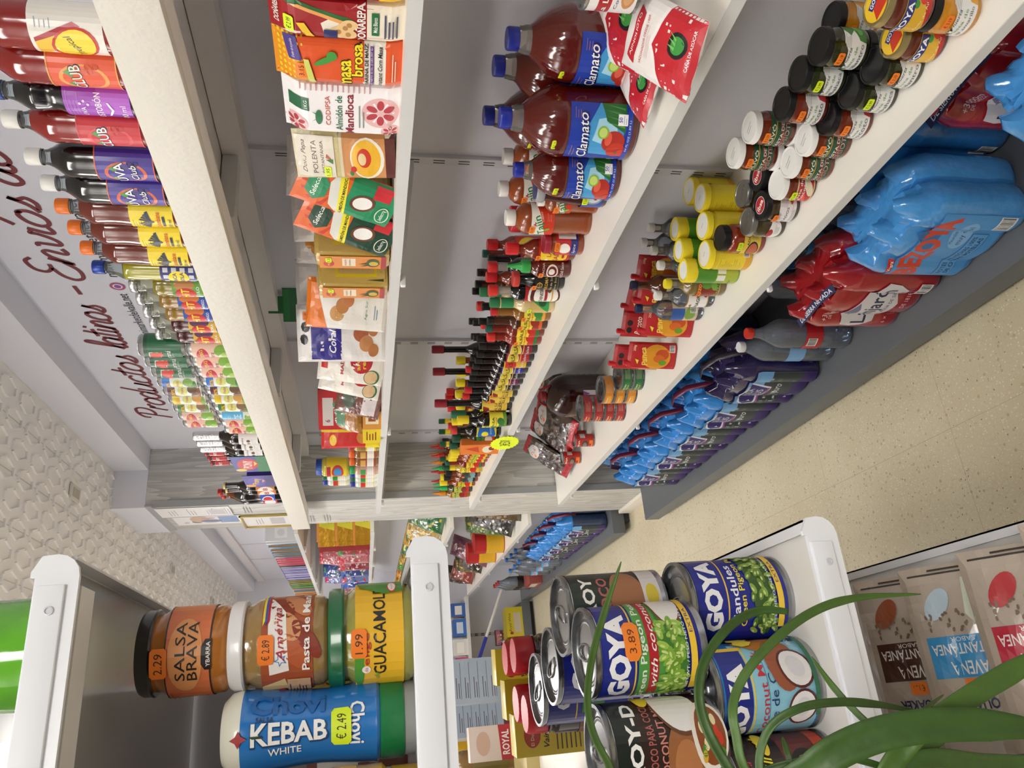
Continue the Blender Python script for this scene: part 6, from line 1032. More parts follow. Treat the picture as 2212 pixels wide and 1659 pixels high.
# ---------------------------------------------------------------- shrink-wrapped water packs on the plinth
def outline(W_=.27, D_=.18, lob=.4, r=.045, n=112):
    cs = [((i-1)*.09*W_/.27, (j-.5)*.09*D_/.18) for i in range(3) for j in range(2)]; k = W_/.27; r = r*k; out = []
    for i in range(n):
        a = tau*i/n; dx, dy = cos(a), sin(a); u = 0; s = 0
        for cx, cy in cs:
            b = cx*dx+cy*dy; c = cx*cx+cy*cy-r*r; d = b*b-c
            if d > 0: u = max(u, b+sqrt(d))
        hx, hy = W_/2, D_/2
        # rounded rectangle by marching
        lo, hi = 0, .25
        for _ in range(22):
            m = (lo+hi)/2; qx, qy = max(abs(m*dx)-(hx-r), 0), max(abs(m*dy)-(hy-r), 0)
            if qx*qx+qy*qy > r*r: hi = m
            else: lo = m
        rr = lo*(1-lob)+u*lob; out.append((rr*dx, rr*dy))
    return out, cs, r
def pack(film, art, topc=None, W_=.27, D_=.18, H_=.305, lob=.4, handle='6a1c3a', lab_u=.13, seed=1, top_rough=.14, body_mat=None):
    def f():
        root = empty('water_pack'); out, cs, r = outline(W_, D_, lob); bm = bmesh.new(); rings = []
        zs = [(0, .90), (.006, .97), (.018, 1), (.05, 1), (.08, .992), (.12, 1), (.16, 1), (.215, .995)]
        for z, s in zs: rings.append([bm.verts.new((x*s+noise.noise(Vector((x*30, y*30, z*30+seed)))*.002, y*s+noise.noise(Vector((y*30, x*30, z*30+seed)))*.002, z)) for x, y in out])
        for s in (.97, .9, .8, .68, .55, .42, .28, .14):
            rg = []
            for x, y in out:
                px, py = x*s, y*s; d = min(sqrt((px-cx)**2+(py-cy)**2) for cx, cy in cs); t = max(0, min(1, (d-.013)/(r-.006-.013))); z = H_-(H_-.225)*(t**.9)
                z = max(z, .268-(.042 if s > .9 else (.018 if s > .75 else 0))); z += noise.noise(Vector((px*30, py*30, seed)))*.004; rg.append(bm.verts.new((px, py, z)))
            rings.append(rg)
        n = len(out)
        for k in range(len(rings)-1):
            for i in range(n):
                fc = bm.faces.new((rings[k][i], rings[k][(i+1) % n], rings[k+1][(i+1) % n], rings[k+1][i])); fc.material_index = 1 if k >= 7 else 0
        bm.faces.new(rings[-1]).material_index = 1; bm.faces.new(rings[0][::-1])
        m0 = body_mat or M(film, .18, bump=.5, scale=55, coat=.8, vary=.12); obj('film', bm, [m0, M(topc or film, top_rough, bump=.6, scale=45, coat=1.0, vary=.18)], root)
        fr_ = sorted([(x, y) for x, y in out if y < -D_*.32 and abs(x) < W_*.47])
        def yf(u):
            for i in range(len(fr_)-1):
                if fr_[i][0] <= u <= fr_[i+1][0]: t = (u-fr_[i][0])/(fr_[i+1][0]-fr_[i][0]); return fr_[i][1]*(1-t)+fr_[i+1][1]*t
            return fr_[0][1] if u < 0 else fr_[-1][1]
        A = Art(); art(A); 
        def sf(u, v, d):
            z = v if v < .05 else .05+(v-.05)*1.18; k = max(0, z-.213); return (u*(1-k*.9), (yf(u)-.0025-d)*(1-k*2.6)-(.004 if k > 0 else 0), z-(0 if k < .02 else (k-.02)*.25))
        A.build('print', sf, root, step=.006, vstep=.012)
        sd = sorted([(y, x) for x, y in out if x < -W_*.3 and abs(y) < D_*.45])
        if handle:
            bm = bmesh.new(); P_ = [(-.46*W_, 0, .19), (-.44*W_, 0, .245), (-.07, .0, .318), (0, 0, .338), (.07, 0, .318), (.44*W_, 0, .245), (.46*W_, 0, .19)]; pv = None
            for x, y, z in P_:
                cu = [bm.verts.new((x, -.011, z)), bm.verts.new((x, .011, z))]
                if pv: bm.faces.new((pv[0], pv[1], cu[1], cu[0]))
                pv = cu
            o = obj('carry_strap', bm, M(handle, .35), root); md = o.modifiers.new('th', 'SOLIDIFY'); md.thickness = .001
        return root
    return f
def p_aqua(A):
    A.R(-.118, .012, .118, .062, '3a2468'); A.R(-.118, .058, .118, .155, '28363c'); r = random.Random(4)
    for i in range(34): A.ly = 3; x = r.uniform(-.115, .10); y = r.uniform(.062, .15); A.R(x, y, x+.004+r.random()*.012, y+.004+r.random()*.010, ('c4ccd4', '5a6a6c', '1c2a28', '8aa0a8', '3f5a4c')[i % 5])
    A.ly = 4; A.R(-.118, .145, .118, .192, '6fa8dc'); A.P([(-.085, .128), (.03, .118), (.05, .186), (-.02, .196), (-.078, .180), (-.095, .160)], 'dfe4ee'); A.P([(-.080, .134), (.024, .126), (.044, .182), (-.022, .191), (-.075, .174), (-.090, .160)], '241c70'); A.R(-.080, .121, .026, .127, '9a3aa0')
    A.T('AQUA', -.014, .169, .020, 'c9d2ea', w=.072, bold=.01, rot=.06); A.T('DEUS', -.018, .145, .020, 'c9d2ea', w=.072, bold=.01, rot=.06); A.T('puro', .02, .095, .022, 'e6ecf0', w=.05, shear=.4); A.T('vive lo', -.03, .105, .012, 'e6ecf0', w=.05, shear=.3); A.T('vida', -.04, .040, .016, 'd8d4ea', w=.04, shear=.4)
def p_aqua_d(A): p_aqua(A)
aq = pack('3a2468', p_aqua, '2f86d6', W_=.25, D_=.18, seed=2, body_mat=M('2c3f62', .15, coat=.8, bump=.5, scale=60, vary=.3)); aqd = pack('241a52', p_aqua, '251c4c', W_=.25, D_=.18, seed=5, handle='3a3440')
def p_lan(A):
    A.P([(-.085, .10), (-.07, .075), (-.03, .070), (.02, .062), (.05, .075), (.085, .072), (.105, .10), (.11, .13), (.09, .14), (.05, .145), (.0, .160), (-.04, .168), (-.06, .155), (-.085, .15), (-.09, .125)], 'dcd8dc'); A.T('Lanjarón', .005, .108, .046, '1c2250', w=.165, bold=.04, rot=.04)
    A.P([(-.055, .140), (-.035, .165), (-.005, .158), (.02, .150), (-.01, .137), (-.035, .134)], '6c6c94'); A.T('AGUA DE SIERRA', .03, .082, .008, '1c2250', w=.10); A.T('+3000m', -.045, .198, .012, 'e6c8cc', w=.05); A.T('DE PUREZA', -.045, .184, .007, 'e6c8cc', w=.04); A.T('6 x 1,5 L', -.05, .045, .012, 'ecd4d6', w=.05); A.T('DE 1818', .03, .045, .012, 'e8c8cc', w=.05); A.bars(.07, .022, .11, .055)
def lanj():
    r = pack('a81822', p_lan, 'a01620', seed=7, handle=None, lob=.5)(); A = Art(); A.R(-.125, -.011, .06, .011, '1b2352'); A.T('DE SIERRA NEVADA', -.03, 0, .012, 'eef0f6', w=.16, bold=.03)
    A.build('ribbon', lambda u, v, d: (u, -.070+v*1.0, .272+.0+d-abs(u)*.10+v*.3), r, step=.01); return r
def p_bez(A):
    A.P([(-.115, .02), (.115, .02), (.115, .185), (-.115, .185)], '4f9bdc'); A.P([(-.02, .15), (.05, .205), (.06, .15)], '2f6fb4'); A.T('BEZOYA', .0, .158, .052, 'd8452c', w=.215, bold=.12, rot=.10); A.E(.05, .108, .046, .022, '7fb8ea', rot=.1); A.T('muy débil', .05, .104, .015, '24508c', w=.066, rot=.1); A.T('Mineralización', .045, .121, .007, '24508c', w=.05, rot=.1)
    A.P([(-.095, .180), (-.055, .190), (-.052, .204), (-.092, .194)], 'c8281e'); A.T('Mineral', -.073, .192, .008, 'f0f0f4', w=.03, bold=.03, rot=.2); A.R(-.10, .048, .05, .084, '1f4f90'); A.R(-.099, .049, .049, .083, '5aa4e2'); A.T('BOTELLAS HECHAS 100%', -.025, .073, .010, '1c3f74', w=.135, bold=.03); A.T('DE OTRAS BOTELLAS', -.025, .059, .010, '1c3f74', w=.13, bold=.03); A.bars(.075, .028, .113, .066)
bez = pack('4f9bdc', p_bez, '4a9ae0', seed=9, handle=None, lob=.35); bezb = pack('2c74b8', lambda A: A.bars(.05, .02, .09, .06), '2f7cc4', seed=12, handle=None, lob=.5)
Z = ZB
put(bez, [(.952, 1.272, Z, -88, 'big light blue water pack with large red lettering, second from the edge of the photo'), (.925, .80, Z, -88, 'light blue water pack cut by the corner of the photo')], 'water pack', 'light blue lettered water packs')
put(lanj, [(.952, 1.549, Z, -88, 'red water pack with white splash logo standing in front of clear bottles'), (1.115, .955, Z, -86, 'red water pack with white splash logo in the near corner, partly cut off')], 'water pack', 'red water packs')
put(bezb, [(1.145, 1.235, Z, -90, 'plain blue wrapped water pack behind the big light blue one')], 'water pack')
yq = [2.108, 2.363, 2.618, 2.873, 3.128]
put(aqd, [(.948, yq[0], Z, -88, 'dark purple wrapped water pack beside the clear bottle with a red cap')], 'water pack')
put(aq, [(.948, yq[i], Z, -88, 'blue-topped purple-footed water pack in the front row, %s of four' % rank(i-1, 4)) for i in range(1, 5)]+[(1.15, yq[i]+.02, Z, -90, 'blue-topped water pack against the wall, %s of four' % rank(i-1, 4)) for i in range(1, 5)]+[(1.13, 3.42, Z, -90, 'blue-topped water pack in the last corner by the pillar')], 'water pack', 'blue-topped water packs')
def wbot(capc, art, R=.045, h=.322, tint='cfe0f0'):
    def f():
        root = empty('water_bottle'); pr = [(R*.6, .006), (R*.9, 0), (R, .008)]
        for i in range(1, 18): z = .012+.011*i; pr.append((R*(1-.035*(i % 2)) if not (.09 < z < .16) else R*.985, z))
        for i in range(1, 8): s = i/7; pr.append((R+(.0135-R)*(1-cos(pi*s))/2, .205+.088*s))
        pr.append((.0135, h-.018)); lathe_o('bottle', pr, GL('e2ecf8', .16, .04), root, 28); bm = bmesh.new(); lathe(bm, [(R*.88, .004), (R*.92, .015), (R*.92, .20), (R*.55, .25), (.0001, .252)], 20); obj('water', bm, GL('d4e4f4', .03, .02), root)
        cap_o(root, .0165, .018, h-.018, M(capc, .3)); A = Art(); art(A, tau*R, .055); A.build('label', cyl(R*.99, .098), root, step=.008); return root
    return f
lb_b = lambda A, w, h: (A.R(-w/2, 0, w/2, h, '4f9fd6'), A.E(w*.02, h*.4, w*.12, h*.34, '9accf0'), A.T('BEZOYA', 0, h*.5, h*.36, 'd0402c', w=w*.36, bold=.06), A.R(-w*.3, h*.75, -w*.2, h*.95, 'e6ecf2'))
lb_r = lambda A, w, h: (A.R(-w/2, 0, w/2, h, 'b8202a'), A.bars(-w*.02, h*.3, w*.08, h*.85), A.P([(-w*.26, 0), (-w*.06, 0), (-w*.26, h*.5)], 'ece8ea'), A.T('Lanjarón', -w*.22, h*.6, h*.2, 'f2ecec', w=w*.16), A.lines(-w*.2, -w*.06, h*.5, 3, h*.1, 'f0d0d0', .0012))
put(wbot('d23a2c', lb_r), [(.933, 1.836, Z, -75, 'clear water bottle with an orange-red cap and red label, standing alone')], 'bottle')
put(wbot('e4e6ea', lambda A, w, h: A.R(-w/2, 0, w/2, h, '7aaee0'), h=.30), [(.935, 1.932, Z, -60, 'clear water bottle tucked between the red-capped one and the purple pack')], 'bottle')
wb = wbot('2c7ad0', lb_b)
put(wb, [(1.075, 1.79, Z, -80, 'clear bottle with blue cap and pale blue label, nearest the front'), (1.17, 1.72, Z, -80, 'clear bottle with blue cap behind the red pack, nearer the wall'), (1.18, 1.83, Z, -80, 'clear bottle with blue cap against the wall, farther one'), (1.10, 1.45, Z, -80, 'clear bottle with blue cap directly behind the red pack')], 'bottle', 'loose water bottles with blue caps')
# ---------------------------------------------------------------- the display stand on the left: white trays seen end-on
RX, FY = .126, .60
def tray(z, y1, label, back=False):
    root = empty('display_tray', (0, 0, 0)); tag(root, label, 'shelf tray'); X0 = -.95; WM = M('eff2f7', .3, coat=.2)
    bm = bmesh.new(); bx(bm, X0, FY+.004, z-.004, RX-.004, y1, z); bx(bm, X0, FY+.02, z-.018, RX-.02, FY+.05, z-.004); obj('deck', bm, M('e6e4e0', .35), root)
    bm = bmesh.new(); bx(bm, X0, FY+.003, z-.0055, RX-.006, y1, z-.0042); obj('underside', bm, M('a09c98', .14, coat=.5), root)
    # front lip with a rounded outer end
    bm = bmesh.new(); zb, zt = z-.022, z+.010; pts = [(X0, zb), (RX-.016, zb)]+[(RX-.016+.016*sin(a), zb+.016-.016*cos(a)) for a in (pi/8*i for i in range(1, 5))]+[(RX-.001, zt-.006), (RX-.012, zt), (RX-.016, zt), (RX-.016, zt-.003), (X0, zt-.003)]
    v0 = [bm.verts.new((x, FY, q)) for x, q in pts]; f0 = bm.faces.new(v0); g = bmesh.ops.extrude_face_region(bm, geom=[f0]); bmesh.ops.translate(bm, verts=[q for q in g['geom'] if isinstance(q, bmesh.types.BMVert)], vec=(0, .0035, 0)); bmesh.ops.recalc_face_normals(bm, faces=bm.faces[:])
    obj('front_lip', bm, WM, root, False)
    bm = bmesh.new(); bx(bm, X0, FY-.0030, zb+.008, RX-.022, FY+.0005, zt-.004, 0, .0014); obj('lip_ridge', bm, WM, root)
    bm = bmesh.new(); lathe(bm, [(.0032, 0), (.0032, .001), (.0022, .0012), (.0022, .0004), (.0001, .0004)], 20)
    for v in bm.verts: v.co = Vector((RX-.040+v.co.x, FY-.0032-v.co.z, z-.006+v.co.y))
    obj('dimple', bm, M('d4d6dc', .35), root)
    bm = bmesh.new(); bx(bm, RX-.004, FY+.004, z-.018, RX-.002, y1, z+.006); bx(bm, RX-.013, FY+.004, z+.004, RX-.002, y1, z+.006); obj('side_rim', bm, M('e2e4e8', .35), root)
    bm = bmesh.new(); bx(bm, RX-.012, FY+.008, z-.001, RX-.0045, y1, z+.0035); obj('side_channel', bm, M('5c6064', .25, metal=.6), root)
    return root
T1, T2, T3, T4 = 1.770, 1.506, 1.166, .885
tray(T1, 1.12, 'top white tray of the display stand, its glossy underside showing'); tray(T2, 1.12, 'second white tray of the display stand, carrying jars and a squeeze bottle'); tray(T3, 2.6, 'third white tray of the display stand, carrying cans'); tray(T4, 1.5, 'lowest white tray of the display stand, carrying oat packets')
root = empty('back_panel', (0, 0, 0)); tag(root, 'dark grey glossy back panel of the display stand behind the jars', 'panel')
bm = bmesh.new(); bx(bm, -.95, 1.125, 1.50, .055, 1.14, 2.30); obj('panel', bm, M('9c9a9a', .16, coat=.5), root); bm = bmesh.new(); bx(bm, -.95, 1.119, 1.49, .05, 1.124, 1.615); obj('lower_plate', bm, M('a3a4b0', .2, coat=.3), root)
box('divider', (-.30, .74, T2), (-.298, 1.11, T2+.23), GL('e8e8ee', .06), None); tag(bpy.data.objects['divider'], 'clear acrylic divider standing at the left behind the jars', 'divider')
bm = bmesh.new(); bx(bm, -.06, .84, T1-.12, -.058, 1.11, T1-.006)
tag(obj('clear_divider', bm, GL('d8d8e0', .12)), 'thin clear divider hanging under the top tray', 'divider')
def post(y, lb):
    bm = bmesh.new(); bx(bm, -.98, y, 0, -.95, y+.05, 2.3); tag(obj('stand_post', bm, M('d8dade', .4)), lb, 'post')
post(.62, 'white upright post carrying the display trays, front'); post(1.06, 'white upright post carrying the display trays, rear')
# stacked jars and squeeze bottle on the second tray
def a_gua(A, w, h):
    A.R(-w*.38, 0, w*.42, h, 'e8b72c'); A.P([(-w*.20, 0), (w*.05, 0), (-w*.08, h*.0), (-w*.2, h*.0)][:3], 'e8b72c'); A.E(-w*.08, h*.92, w*.09, h*.10, '4f9a34'); A.T('GUACAMOLE', w*.04, h*.50, h*.26, '23201c', w=w*.29, bold=.03); A.T('elige', -w*.02, h*.76, h*.17, 'c8302c', w=w*.10, bold=.02); A.E(-w*.085, h*.78, h*.09, h*.09, 'f4efe8'); A.T('dia', -w*.085, h*.78, h*.07, 'c8302c'); A.T('de', -w*.11, h*.56, h*.10, '5aa03c', w=w*.03, shear=.3)
    A.P([(w*.17, 0), (w*.30, 0), (w*.30, h), (w*.20, h*.9), (w*.16, h*.4)], '3f8a34'); A.E(w*.20, h*.22, w*.035, h*.10, 'c83a3a'); A.E(w*.20, h*.22, w*.028, h*.08, 'f4ece4'); A.T('SIN GLUTEN', w*.20, h*.22, h*.03, 'a83030', w=w*.04); A.lines(-w*.28, -w*.16, h*.88, 3, h*.08, '4a3a18', h*.03); A.T('300g℮', -w*.22, h*.58, h*.08, '3a2c14', w=w*.08); A.lines(-w*.28, -w*.16, h*.44, 4, h*.09, '6a5420', h*.022)
def a_mani(A, w, h):
    A.R(-w*.42, 0, w*.42, h, 'a8522c'); A.P([(-w*.42, h*.2), (-w*.12, h*.55), (-w*.16, h), (-w*.42, h)], 'e6c88a')
    for x, y, rx, ry, c in ((-.02, .35, .07, .20, 'b85c34'), (.07, .5, .06, .22, 'd69a68'), (.15, .62, .06, .2, '8a3a24'), (.16, .30, .07, .18, 'c8845a'), (.02, .12, .08, .16, '8a3420')): A.ly = 3; A.E(w*x, h*y, w*rx, h*ry, c, rot=.6)
    A.ly = 4; A.P([(-w*.085, h*.46), (w*.12, h*.54), (w*.22, h*.90), (-w*.10, h*.84)], 'f2eee8'); 
    for i, c in enumerate(('f0d83a', '3a5ab0', 'b8242c')): A.ly = 6; A.P([(w*.07, h*(.98-.045*i)), (w*.26, h*(.98-.045*i)), (w*.26, h*(.935-.045*i)), (w*.09, h*(.935-.045*i))], c)
    A.star(-w*.045, h*.62, h*.13, '3a7ad0', rot=1.7); A.star(-w*.045, h*.62, h*.09, 'f2eee8', rot=1.7); A.T('América', w*.045, h*.66, h*.15, 'b8243c', w=w*.19, shear=.35, rot=.08); A.T('Pasta de Maní', w*.065, h*.13, h*.15, 'f6f2ec', w=w*.30, bold=.05); A.P([(-w*.30, h*.05), (-w*.12, h*.05), (-w*.12, h*.50), (-w*.28, h*.50)], 'd0a57c'); A.lines(-w*.28, -w*.14, h*.46, 6, h*.06, '4a3424', h*.018)
    A.E(-w*.25, h*.80, w*.05, h*.16, '3f8ad8'); A.E(-w*.22, h*.62, w*.05, h*.10, 'c82a34')
def a_brava(A, w, h):
    A.R(-w*.40, 0, w*.40, h, 'd87444'); A.R(-w*.40, 0, w*.40, h*.03, '2a1c14'); A.R(-w*.40, h*.97, w*.40, h, '2a1c14'); A.E(.0, h*.55, w*.14, h*.38, 'e39a5c', 24); A.T('SALSA', .004, h*.66, h*.22, '221a14', w=w*.21, bold=.01); A.T('BRAVA', .004, h*.40, h*.22, '221a14', w=w*.21, bold=.01); A.P([(-w*.05, -h*.02), (w*.055, -h*.02), (w*.055, h*.12), (w*.03, h*.2), (-w*.03, h*.2), (-w*.05, h*.12)], '1e1a18'); A.T('YBARRA', w*.003, h*.05, h*.09, 'ece6de', w=w*.085, bold=.03); A.lines(-w*.26, -w*.14, h*.9, 2, h*.1, 'b05a30', h*.03); A.T('314', -w*.19, h*.12, h*.08, '8a3a1c')
def glj(R, h, lid, liq, art, l0, l1, st, lh): return lambda: jar('glass_jar', R, h, lid, M(liq, .15, coat=1.0, bump=.15, scale=120, vary=.12), (l0, l1, art), st, lh=lh, seg=48, lidr=R*.97)
put(glj(.0435, .073, M('17663c', .3, coat=.4), '98963e', a_gua, .009, .050, (TC, '1.99', .047, .0), .0135), [(.067, .735, T2, -14, 'guacamole jar with a green lid and yellow label, bottom of the stack')], 'jar')
put(glj(.0385, .0815, M('e9e7e6', .3, coat=.3), '9c7c46', a_mani, .012, .054, (TC, '€ 2.89', .050, -.05), .0125), [(.066, .735, T2+.0735, -10, 'peanut paste jar with a white lid, middle of the stack')], 'jar')
put(glj(.0365, .0715, M('1b1816', .3, coat=.5), 'b06a1c', a_brava, .012, .048, (TC, '2.29', .052, -.12), .0120), [(.065, .735, T2+.1555, -12, 'salsa jar with a black lid and orange label, top of the stack')], 'jar')
def kebab():
    root = empty('squeeze_bottle'); h = .160; R = .0335
    rf = lambda z: R*(1.0-.13*math.exp(-((z-.085)/.035)**2)+.02*(z/h)); pr = [(R*.92, .030), (R*1.0, .033)]+[(rf(.035+.1*i/14), .035+.1*i/14) for i in range(15)]+[(R*1.0, .142), (R*.93, .152), (R*.75, .158), (.0001, h)]
    mis = [0]*(len(pr)-1); mis[-1] = mis[-2] = mis[-3] = 1; lathe_o('bottle', pr, [M('1f74c0', .2, coat=.7), M('e4e2d0', .3, coat=.4)], root, 44, lambda a, z: 1+.0*z, mis)
    lathe_o('cap', [(R*.88, .001), (R*.9, 0), (R*.9, .010)], GL('dfe4e2', .4), root, 40); lathe_o('cap_ring', [(R*.93, .010), (R*.95, .011), (R*.95, .029), (R*.92, .030)], M('1c7a44', .3), root, 40)
    A = Art(); W2 = .055; A.T('Chovi', .010, .014, .016, 'f2f2ee', w=.034, bold=.04, rot=pi/2*0); A.ly = 1
    A = Art(); A.T('KEBAB', .004, .062, .0175, '16406a', w=.078, bold=.08, rot=-pi/2+pi/2) if False else None
    # the lettering runs along the bottle's height
    A.T('KEBAB', -.002, .068, .019, '14406e', w=.062, bold=.10, rot=-pi/2); A.T('KEBAB', -.001, .0685, .0175, 'f2f2ee', w=.060, bold=.06, rot=-pi/2); A.T('WHITE', -.016, .072, .0062, 'f2f2ee', w=.026, bold=.03, rot=-pi/2); A.T('SALSA', .010, .088, .0045, '16406a', w=.014, bold=.03, rot=-pi/2); A.T('Chovi', .002, .014, .0125, 'f2f2ee', w=.034, bold=.05, rot=pi)
    A.star(-.003, .108, .0065, 'a83a3a', 4, .5); A.P([(-.0035, .097), (-.0015, .100), (-.0015, .090), (-.0035, .089)], '24402c'); A.T('Chovi', .022, .070, .017, '1a62a8', w=.060, bold=.08, rot=-pi/2)
    A.build('label', lambda u, v, d: ((rf(v+.035)+d+.0003)*sin(u/R), -(rf(v+.035)+d+.0003)*cos(u/R), v+.035), root, step=.005)
    A = Art(); A.price(0, 0, '€ 2.49', TO, 1.25, 0); A.build('price_sticker', lambda u, v, d: ((rf(.062+v)+d+.0025)*sin(u/R), -(rf(.062+v)+d+.0025)*cos(u/R), .062+v), root, step=.004); return root
put(kebab, [(-.004, .735, T2, -4, 'blue squeeze bottle of white kebab sauce standing on its green cap')], 'bottle')
def must():
    R, h = .032, .150; root = empty('squeeze_bottle'); lathe_o('bottle', [(R*.8, .024), (R, .03)]+[(R*(1-.02*(i % 2)), .035+.008*i) for i in range(12)]+[(R*.95, .14), (R*.7, .148), (.0001, h)], M('c79a1c', .25, coat=.5), root, 36); lathe_o('cap', [(R*.9, 0), (R*.9, .022)], M('a9841c', .3), root, 36)
    A = Art(); A.R(-.05, .0, .05, .05, 'd6a83a'); A.E(0, .025, .02, .018, 'e6c86a'); A.T('Salsa', 0, .025, .01, '6a4a1a', w=.03, shear=.3); A.build('label', cyl(R+.0003, .05), root, step=.006); return root
put(must, [(-.068, .70, T2, -10, 'yellow squeeze bottle cut by the bottom edge of the photo'), (.035, .86, T2, -10, 'yellow squeeze bottle behind the blue one')], 'bottle', 'yellow squeeze bottles')
put(lambda: block('sauce_box', .075, .05, .105, 'c9c2a4', lambda A, w, h: (A.R(-w/2, 0, w/2, h, 'cfc9ae'), A.bars(-w*.3, h*.80, w*.3, h*.96, 16), A.lines(-w*.4, w*.4, h*.7, 6, h*.1, '5a5444', h*.03)), bev=.001), [(.045, .93, T2, -8, 'cream box with bar code behind the jars')], 'box')
put(lambda: block('sauce_box', .07, .05, .10, '6a3a34', lambda A, w, h: (A.R(-w/2, 0, w/2, h, '7a4038'), A.R(-w*.4, h*.5, w*.4, h*.9, 'd8d2c8'), A.bars(-w*.3, h*.1, w*.2, h*.4)), bev=.001), [(-.06, .90, T2, -8, 'maroon box with a bar code behind the yellow bottle')], 'box')
# green bottle and white carton on the top tray
put(lambda: bottle('soda_bottle', .045, .27, .19, .24, .013, M('5fae1c', .08, coat=1.0, bump=.3, scale=30, vary=.25), 1, (.015, .02, M('2a8a3a', .3)), (.09, .17, bgc('3f9a2c')), rib=.02), [(.070, .72, T1, 0, 'bright green ribbed bottle on the top tray at the corner')], 'bottle')
put(lambda: block('white_carton', .10, .06, .20, 'f0f0ee', lambda A, w, h: (A.R(-w/2, 0, w/2, h, 'f0f0ee'), A.E(w*.2, h*.05, .02, .006, '3f9a4c'), A.R(w*.30, 0, w*.45, h*.03, 'b8283a')), bev=.002), [(-.045, .70, T1, 0, 'white carton with green and red marks on the top tray')], 'carton')
# cans on the third tray
def goya(A, w, h, z=.86): A.R(-w*.26, h*.70, w*.24, h*.985, '1c2b86')
def a_gand(A, w, h):
    A.R(-w/2, 0, w/2, h, '18248a'); A.R(-w*.22, h*.66, w*.20, h*.675, 'f0c83a'); A.P([(w*.20, h*.66), (w*.215, h*.66), (w*.215, h), (w*.20, h)], 'f0c83a'); A.T('GOYA', -w*.01, h*.83, h*.20, 'f4f4f6', w=w*.31, bold=.13); A.T('Gandules', -w*.02, h*.585, h*.085, 'f2f2f6', w=w*.25, bold=.04); A.T('Green Pigeon Peas', w*.03, h*.49, h*.085, 'f0dc3a', w=w*.36, bold=.03)
    A.P([(-w*.20, h*.20), (w*.24, h*.12), (w*.26, h*.46), (w*.06, h*.42), (-w*.14, h*.36)], '3a5a22'); peas(A, w, h, -.19, .24, .14, .42, 60, 7, ('6f8f34', '8aa848', '5a7a28')); A.R(-w*.16, h*.055, w*.28, h*.12, 'f0c83a'); A.T('EXTRA', w*.06, h*.088, h*.032, '1c2b86', w=w*.10); A.ly -= 1; A.T('PESO NETO / NET WT. 425 g (15 oz)', w*.04, h*.155, h*.035, 'dfe3ea', w=w*.36, bold=.02)
    A.R(-w*.47, h*.05, -w*.30, h*.42, 'e2dcca'); A.lines(-w*.46, -w*.32, h*.3, 5, h*.05, '7a7468', h*.012); A.E(-w*.385, h*.52, w*.05, h*.08, 'b87a2c'); A.T('Green Peas', -w*.39, h*.70, h*.05, 'e8d83a', w=w*.14)
def peas(A, w, h, x0, x1, y0, y1, n, seed, cols, s=1.0, cut=None):
    r = random.Random(seed)
    for i in range(n):
        x, y = r.uniform(x0, x1), r.uniform(y0, y1)
        if cut and not cut(x, y): continue
        A.ly = 8+(i % 4); a = r.random()*3; A.E(w*x, h*y, w*.022*s, h*.028*s, cols[i % len(cols)], 12, a); A.ly = 9+(i % 4); A.E(w*x-w*.004, h*y+h*.008, w*.009*s, h*.011*s, 'c9dc8a', 8, a)
    A.ly = 14
def a_pig(A, w, h):
    A.R(-w/2, 0, w/2, h, '18248a'); A.R(-w*.28, h*.60, w*.26, h*.985, '1c2b86'); A.T('GOYA', -w*.02, h*.83, h*.22, 'f4f4f6', w=w*.33, bold=.13); A.R(-w*.26, h*.665, w*.26, h*.68, 'f0c83a'); A.P([(-w*.26, h*.30), (w*.28, h*.30), (w*.28, h*.645), (-w*.26, h*.645)], '4f9a44'); A.T('Green Pigeon Peas', w*.01, h*.585, h*.085, 'e6efdc', w=w*.46, bold=.04)
    A.P([(-w*.20, h*.44), (-w*.17, h*.49), (-w*.20, h*.535), (w*.28, h*.545), (w*.28, h*.445)], 'b01c28'); A.T('with coconut', w*.04, h*.49, h*.065, 'f6f0ea', w=w*.36, shear=.3, bold=.02); A.P([(-w*.20, h*.14), (w*.20, h*.14), (w*.20, h*.42), (-w*.20, h*.36)], '3f7a2c'); A.E(w*.20, h*.26, w*.13, h*.16, '7a4a2c'); A.E(w*.205, h*.26, w*.12, h*.145, 'ece9e4')
    peas(A, w, h, -.20, .10, .16, .41, 64, 3, ('7fae3a', '9cc24c', '6a9a2e'), 1.15); A.R(-w*.16, h*.05, w*.28, h*.115, 'f0c83a'); A.T('EXTRA', w*.10, h*.083, h*.032, '1c2b86', w=w*.10); A.ly -= 1; A.T('NET WT. / PESO NETO 425 g', 0, h*.145, h*.034, 'e6e8f0', w=w*.30, bold=.03); A.bars(-w*.27, h*.05, -w*.20, h*.22); A.lines(-w*.44, -w*.28, h*.9, 9, h*.07, '9aa4d8', h*.012)
    A.P([(-w*.01, h*.62), (w*.085, h*.62), (w*.10, h*.66), (w*.10, h*.74), (w*.085, h*.78), (-w*.01, h*.78), (-w*.03, h*.74), (-w*.03, h*.66)], M('f5872a', .5)); A.T('3.89', w*.035, h*.70, h*.07, '6a3418', w=w*.08)
def coconut(A, x, y, r, w=1, rot=0): A.E(x, y, r*1.12, r*.95, '5a2420', 22, rot); A.E(x, y, r*.98, r*.82, 'ece9e6', 22, rot); A.E(x+r*.05, y, r*.6, r*.48, 'dcdadc', 18, rot)
